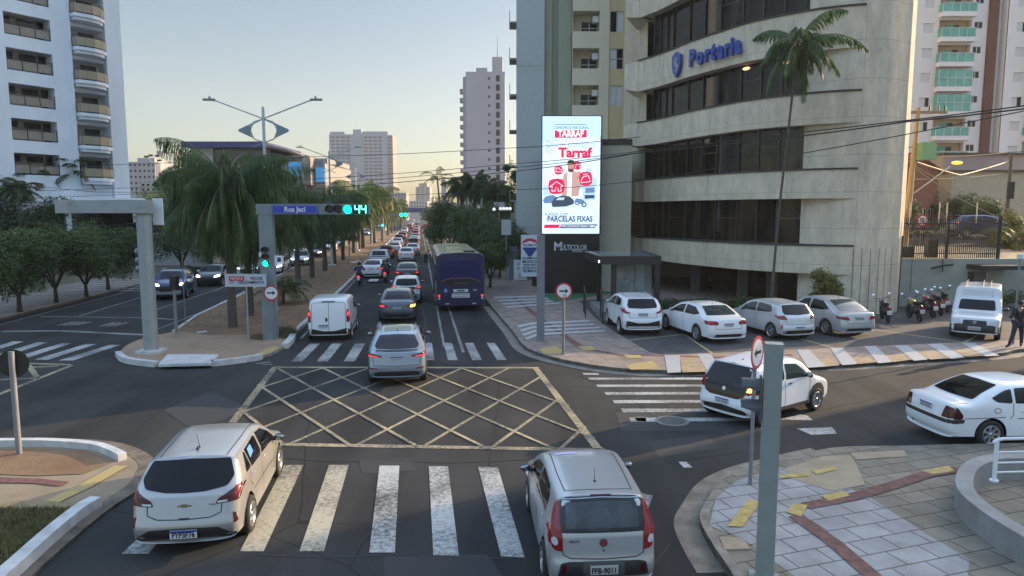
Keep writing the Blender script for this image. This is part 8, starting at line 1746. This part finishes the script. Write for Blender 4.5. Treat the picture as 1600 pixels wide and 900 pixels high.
def tree(name, label, loc, h, w_, rnd, n=5000, m_=None, trunk=.13, th=.45, group=None, s=.085, z=0, cat='tree', flat=.8, lean=0):
    t = thing(name, label, cat, Vector((loc[0], loc[1], z)), 0, group); r = w_/2; ch = h*(1-th); cz = h*th+ch*.45; lob = [(0, 0, cz, r*.72, ch/(2*r)*1.0*flat/.8)]
    for k in range(8): a = 2*math.pi*k/8+rnd.random(); q = r*rnd.uniform(.4, .62); lob.append((q*math.cos(a), q*math.sin(a), cz+ch*rnd.uniform(-.32, .3), r*rnd.uniform(.34, .5), .85))
    leafcloud(rnd, lob, n, s).obj('crown', m_ or LF1, t)
    q = MB(); top = Vector((lean, 0, h*th+.1)); q.path([(0, 0, -.1), (lean*.3, 0, h*th*.5), top], [trunk*1.4, trunk, trunk*.8], 8)
    for k in range(5): a = 2*math.pi*k/5; q.path([top-Vector((0, 0, .15)), top+Vector((math.cos(a)*r*.3, math.sin(a)*r*.3, ch*.3)), top+Vector((math.cos(a)*r*.62, math.sin(a)*r*.62, ch*.6))], [trunk*.6, trunk*.35, .015], 6)
    q.obj('trunk', BARK, t); return t
def frond(mb, base, az, el, L, droop, nl, ll, hang, rnd, w_=.022, twist=0):
    """one feather frond: midrib arc with leaflets on both sides"""
    d = Vector((math.sin(az), math.cos(az), 0)); side = Vector((d.y, -d.x, 0)); P = []
    for i in range(13):
        t = i/12; e = el-droop*t**1.4; P.append((P[-1] if P else Vector(base))+(d*math.cos(e)+Vector((0, 0, math.sin(e))))*L/12*(1 if i else 0))
    mb.path(P, [.03*(1-.8*i/12) for i in range(13)], 4, 1)
    for k in range(nl):
        t = .14+.85*(k+rnd.random()*.5)/nl; i = min(int(t*12), 11); p = P[i].lerp(P[i+1], t*12-i); tg = (P[i+1]-P[i]).normalized(); l_ = ll*math.sin(math.pi*min(1, .15+t*.85))**.6*rnd.uniform(.8, 1.15)
        for s in (-1, 1):
            v = (side*s*(1-hang*.7)+tg*.35+Vector((0, 0, .25-hang+rnd.uniform(-.15, .15)))).normalized(); m = p+v*l_*(.5-.2*(hang > .95)); e = m+(v*(1-.6*(hang > .95))+Vector((rnd.uniform(-.5, .5), rnd.uniform(-.5, .5), -hang*1.1-.25))).normalized()*l_*(.5+.2*(hang > .95)); wd = tg*w_
            mb.add([p-wd*.5, p+wd*.5, m+wd, e, m-wd], [(0, 1, 2, 3, 4)], 0)
def palm(name, label, loc, h, rnd, nf=20, L=3.0, ll=.75, hang=.8, tr=.14, m_=None, nl=34, group=None, z=0, bend=0, w_=.025, skirt=0, lo=-.5, boots=0):
    t = thing(name, label, 'palm tree', Vector((loc[0], loc[1], z)), 0, group); mb = MB(); top = Vector((bend, 0, h))
    for k in range(nf):
        el = 1.25-(1.25-lo)*((k+.5)/nf)**.9; frond(mb, top, k*2.4+rnd.random()*.4, el, L*rnd.uniform(.72, 1.2), rnd.uniform(1.2, 1.8) if el > 0 else 1.0, nl, ll, hang, rnd, w_)
    mb.obj('crown', [m_ or LFP, DRY], t)
    q = MB(); q.path([(0, 0, -.1), (bend*.3, 0, h*.4), (bend*.8, 0, h*.8), top], [tr*1.25, tr, tr*.9, tr*.8], 9); q.path([top-Vector((0, 0, .3)), top+Vector((0, 0, .4))], [tr*1.1, .04], 7); q.obj('trunk', PBARK, t)
    for k in range(boots): a = k*2.1; q = MB(); c = top+Vector((math.cos(a)*.25, -abs(math.sin(a))*.3-.1, -.3-.4*k)); q.path([top, c+Vector((0, 0, .25)), c, c+Vector((math.cos(a)*.25, -.05, -.6))], [.03, .05, .13, .01], 6); q.obj('seed_sheath', DRY, t)
    return t
rv = random.Random(11); mg = 'queen palms along the median'
a = G(364, 511, .1); palm('queen_palm', 'nearest big queen palm at the tip of the median, drooping fronds and dry seed sheaths', a, 6.3, rv, 60, 3.4, 1.7, 1.0, .17, nl=56, group=mg, z=.1, w_=.021, lo=-1.2, boots=5)
a = G(391, 493, .1); palm('queen_palm', 'second queen palm, just behind the white sign and left of the signal portal', a, 5.6, rv, 54, 3.6, 1.5, 1.0, .17, nl=54, group=mg, z=.1, w_=.021, lo=-1.2)
p1 = palm('queen_palm', 'third queen palm, first of the trunks right of the signal portal', G(466, 446, .1), 5.5, rv, 42, 3.5, 1.7, 1.0, .17, nl=44, group=mg, z=.1, lo=-1.1, w_=.026); p2 = palm('queen_palm', 'fourth queen palm, second trunk right of the signal portal', G(488, 434, .1), 5.3, rv, 42, 3.4, 1.65, 1.0, .16, nl=42, group=mg, z=.1, lo=-1.1, w_=.026)
ORD = 'fifth sixth seventh eighth ninth tenth eleventh twelfth thirteenth fourteenth fifteenth sixteenth seventeenth eighteenth nineteenth'.split()
for k, (x, y, s) in enumerate(((508, 423, 1), (523, 412, .98), (536, 406, 1.02), (553, 395, 1.2), (561, 390, 1.3), (567, 387, 1.42), (585, 380, 1.3), (597, 375, 1.15), (606, 368, 1.2), (612, 364, 1.2), (617, 361, 1.2), (622, 358, 1.2), (626, 355, 1.1))):
    r = dup((p1, p2)[k % 2], G(x, y, .1), k*1.3, ORD[k]+' queen palm of the median row counted from the crossing', mg, s)
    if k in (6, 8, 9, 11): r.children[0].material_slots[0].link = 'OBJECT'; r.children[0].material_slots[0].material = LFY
# smaller trees on the left pavement
lg = 'street trees on the left pavement'
t0 = tree('street_tree', 'leftmost small street tree, half out of the picture on the left pavement', G(-38, 508, .12), 5.0, 5.2, rv, 15000, LF1, .11, .16, lg, .075, .12); t1 = tree('street_tree', 'small street tree, second from the left edge, with an upright trunk', G(31, 488, .12), 5.2, 5.2, rv, 15000, LF1, .11, .16, lg, .075, .12)
for k, (x, y, s, lab) in enumerate(((88, 473, .98, 'small street tree with a trunk leaning to the left'), (135, 464, .9, 'small street tree beside the striped driveway, darker crown'), (169, 453, .98, 'small street tree nearest the pale grey portal post'))): dup((t1, t0)[k % 2], G(x, y, .12), 1+k*2, lab, lg, s)
pg = 'garden palms in front of the left tower'
pa = palm('garden_palm', 'feathery garden palm at the left edge in front of the tower', G(10, 428, .1), 7.6, rv, 18, 2.3, .7, .4, .08, LF2, 30, pg, .1, w_=.032)
for k, (x, y, s, lab) in enumerate(((60, 424, 1.1, 'garden palm under the leftmost loggia'), (95, 420, 1.0, 'garden palm leaning right of the white garden wall'), (118, 421, 1.15, 'tallest garden palm before the rounded balconies'), (-30, 424, 1.2, 'garden palm cut by the left edge'), (38, 432, .9, 'low garden palm between the two tall ones'))): dup(pa, G(x, y, .1), k*1.7, lab, pg, s)
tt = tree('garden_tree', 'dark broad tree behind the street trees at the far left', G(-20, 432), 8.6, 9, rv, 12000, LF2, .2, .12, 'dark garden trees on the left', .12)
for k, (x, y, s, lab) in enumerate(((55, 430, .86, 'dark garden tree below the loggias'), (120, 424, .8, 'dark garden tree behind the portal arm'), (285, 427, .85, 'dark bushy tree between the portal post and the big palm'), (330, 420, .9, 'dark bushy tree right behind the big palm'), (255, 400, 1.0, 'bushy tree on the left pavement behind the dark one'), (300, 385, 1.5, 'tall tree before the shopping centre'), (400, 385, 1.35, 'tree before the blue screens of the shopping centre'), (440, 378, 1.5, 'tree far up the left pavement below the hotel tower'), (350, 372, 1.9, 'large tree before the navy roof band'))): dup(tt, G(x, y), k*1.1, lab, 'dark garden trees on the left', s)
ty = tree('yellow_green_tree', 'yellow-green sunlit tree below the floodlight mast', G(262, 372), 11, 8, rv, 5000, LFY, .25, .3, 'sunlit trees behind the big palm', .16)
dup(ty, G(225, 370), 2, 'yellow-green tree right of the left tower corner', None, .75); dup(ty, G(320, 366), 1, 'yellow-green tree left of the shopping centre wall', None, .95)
# right-hand pavement trees
rg = 'round clipped trees on the right pavement'
ta = tree('clipped_tree', 'large round clipped tree behind the bus', G(752, 428, .12), 6.3, 6.6, rv, 22000, LF1, .16, .12, rg, .09, .12); tb = tree('clipped_tree', 'low round clipped tree touching the right side of the bus', G(766, 449, .12), 3.8, 3.2, rv, 11000, LF1, .1, .14, rg, .07, .12)
dup(ta, G(704, 398, .12), 2, 'dark round tree furthest left in the right-hand row', None, (1.15, 1.15, 1.22)).children[0].material_slots[0].link = 'OBJECT'; dup(ta, G(735, 404, .12), 4, 'dark tree between the large round tree and the furthest one', None, 1.1); dup(ta, G(690, 384, .12), 1, 'small far tree at the end of the right-hand row', None, 1.0); dup(ta, G(782, 434, .12), 5, 'clipped tree by the pavement fence, right of the bus', None, .82)
wg = 'tall palms beyond the right-hand trees'
pw = palm('fan_palm', 'shaggy palm at the left of the right-hand cluster', G(722, 396), 8.4, rv, 40, 2.6, 1.1, 1.0, .2, LF2, 36, wg, w_=.035, lo=-1.3)
for k, (x, y, s, lab) in enumerate(((742, 397, 1.05, 'tallest shaggy palm in the right-hand cluster'), (760, 399, .95, 'shaggy palm in the middle right of the cluster'), (776, 402, .9, 'shaggy palm nearest the red-roofed pavilion'))): dup(pw, G(x, y), k*2, lab, wg, s)
palm('coconut_palm', 'bent palm with few fronds left of the shaggy cluster', G(692, 372), 12, rv, 9, 4.2, .9, .5, .2, LFP, 20, None, w_=.06, lo=-.2, bend=-1)
tree('tall_tree', 'tall narrow ivy-covered tree between the slim tower and the billboard building', Vector((-.1, 72, 0)), 12.6, 2.8, rv, 6000, LF1, .2, .1, None, .13, flat=.9)
tree('yellow_green_tree', 'small bright green tree far away left of the avenue end', G(623, 356), 9, 8, rv, 2500, LFY, .3, .3, None, .3)
# by the round building
palm('tall_palm', 'tall slender palm in front of the round building with a small crown of arching fronds', Vector((XP(31.5, 10, 1216), 31.5, .12)), ZP(31.5, 66)-.1, rv, 17, 2.8, .75, .8, .055, LFP, 54, z=.12, bend=.75, w_=.026, lo=-.8)
tree('shrub', 'pale green conical shrub in front of the round building wall', Vector((XP(33.8, 1, 1278), 33.2, .12)), 2.75, 1.9, rv, 6000, LFY, .06, .05, None, .06, .12, 'shrub', 1.0)
sh = tree('clipped_bush', 'low clipped bush right of the white compact SUV', Vector((XP(33, .5, 1042), 33.4, .12)), 1.15, 1.9, rv, 3500, LF2, .04, .02, 'low bushes along the dark ground floor', .05, .12, 'bush')
for k, (x, y, s, lab) in enumerate(((1068, 33.8, .9, 'low clipped bush behind the white sports saloon'), (1152, 33.8, .95, 'low clipped bush behind the silver hatchback'), (1172, 34.0, 1.0, 'low clipped bush right of the one behind the silver hatchback'), (1100, 34.2, .9, 'low clipped bush in the middle of the dark ground floor'))): dup(sh, Vector((XP(y, .5, x), y, .12)), k, lab, None, s)
# behind the fence
palm('garden_palm', 'yellowing palm at the right edge above the fence', Vector((XP(43, 6, 1592), 43, tz(0, 43))), 3.4, rv, 18, 2.2, .6, .6, .15, LFY, 34, w_=.03); tree('flowering_tree', 'tree with pale blossom above the yellowing palm at the right edge', Vector((XP(45, 6, 1598), 46, tz(0, 46))), 6.2, 2.6, rv, 2500, LFY, .1, .3, None, .09)
td = tree('garden_tree', 'dark tree filling the gap beside the ochre utility pole', Vector((XP(52, 6, 1438), 52, tz(0, 52))), 4.4, 4.2, rv, 5000, LF2, .15, .1, 'dark trees behind the metal fence', .1)
dup(td, Vector((XP(54, 6, 1508), 54, tz(0, 54))), 2, 'round dark tree before the cream house', None, .85); dup(td, Vector((XP(51, 6, 1545), 51, tz(0, 51))), 3, 'dark tree behind the yellowing palm', None, .8); dup(td, Vector((XP(50, 6, 1410), 50, tz(0, 50))), 4, 'dark tree between the building edge and the ochre pole', None, .8)
tree('cypress', 'dark narrow cypress in front of the brown strip tower', Vector((XP(56, 6, 1463), 56, tz(0, 56)-.5)), 8.0, 1.3, rv, 5000, LF2, .1, .05, None, .09, flat=.95)
tree('garden_bush', 'leafy bush at the right end of the metal fence', Vector((XP(36.6, 2, 1586), 37.6, 2.4)), 1.3, 3.2, rv, 3500, LF1, .05, .02, None, .07, cat='bush')
# small plants on the median
palm('spiky_plant', 'spiky young palm low on the median right of the signal portal', G(443, 474, .1), .7, rv, 22, 1.9, .45, .35, .08, LFP, 26, z=.1, w_=.02, lo=.0); tree('young_tree', 'thin young tree on the median between the street lamps', G(546, 399, .1), 4.2, 2.4, rv, 1500, LF2, .06, .3, None, .12, .1)
def tufts(nm, pts_fn, n, h, m_, label):
    q = MB(); r = random.Random(4)
    for _ in range(n):
        p = pts_fn(r); hh = h*r.uniform(.4, 1.2)
        for k in range(5): a = r.random()*6.28; d = Vector((math.cos(a), math.sin(a), 0)); q.add([p-d.cross(Vector((0, 0, 1)))*.008, p+d.cross(Vector((0, 0, 1)))*.008, p+d*hh*.5+Vector((0, 0, hh))], [(0, 1, 2)])
    q.obj(nm, m_, kind='stuff', label=label)
GRM = leafmat('grass_blades', (.08, .085, .03), (.2, .19, .07), 3)
def bed(r):
    while True:
        p = G(r.uniform(-60, 150), r.uniform(796, 930), .12)
        q = G(150, 797, .12); e = G(30, 902, .12)
        if (e-q).cross(p-q).z < -.35 and (math.sin(p.x*3.1)+math.sin(p.y*2.3+1)+r.random()*1.6 > .7 or p.y > 11.8): return p
tufts('grass', bed, 4200, .09, GRM, 'rough grass on the corner bed behind the white kerb')
def med(r): 
    k = r.random()
    if k < .3: return G(440+r.gauss(0, 9), 521+r.gauss(0, 3), .1)
    if k < .4: return G(402+r.gauss(0, 6), 527+r.gauss(0, 2), .1)
    s, t_ = r.uniform(32, 110), r.uniform(-12.2, -5.8); return AP(s, t_, .1)
tufts('grass', med, 5000, .09, leafmat('dry_grass_blades', (.12, .1, .05), (.3, .24, .12), .6), 'dry grass scattered over the median soil')
tufts('grass', lambda r: G(r.gauss(441, 10), r.gauss(521, 3), .1), 900, .2, GRM, 'green weeds at the foot of the signal portal')
# ================================================================ thin evening haze
g = MB(); g.box(-420, 420, -40, 900, -1.5, 140)
hm = bpy.data.materials.new('haze'); hm.use_nodes = True; n = hm.node_tree.nodes; n.remove(n['Principled BSDF'])
pv = n.new('ShaderNodeVolumePrincipled'); pv.inputs['Density'].default_value = .0003; pv.inputs['Color'].default_value = (.9, .92, .95, 1); pv.inputs['Anisotropy'].default_value = .2
hm.node_tree.links.new(pv.outputs[0], n['Material Output'].inputs['Volume'])
o = g.obj('haze', hm, kind='stuff', label='thin pale evening haze lying over the whole avenue')
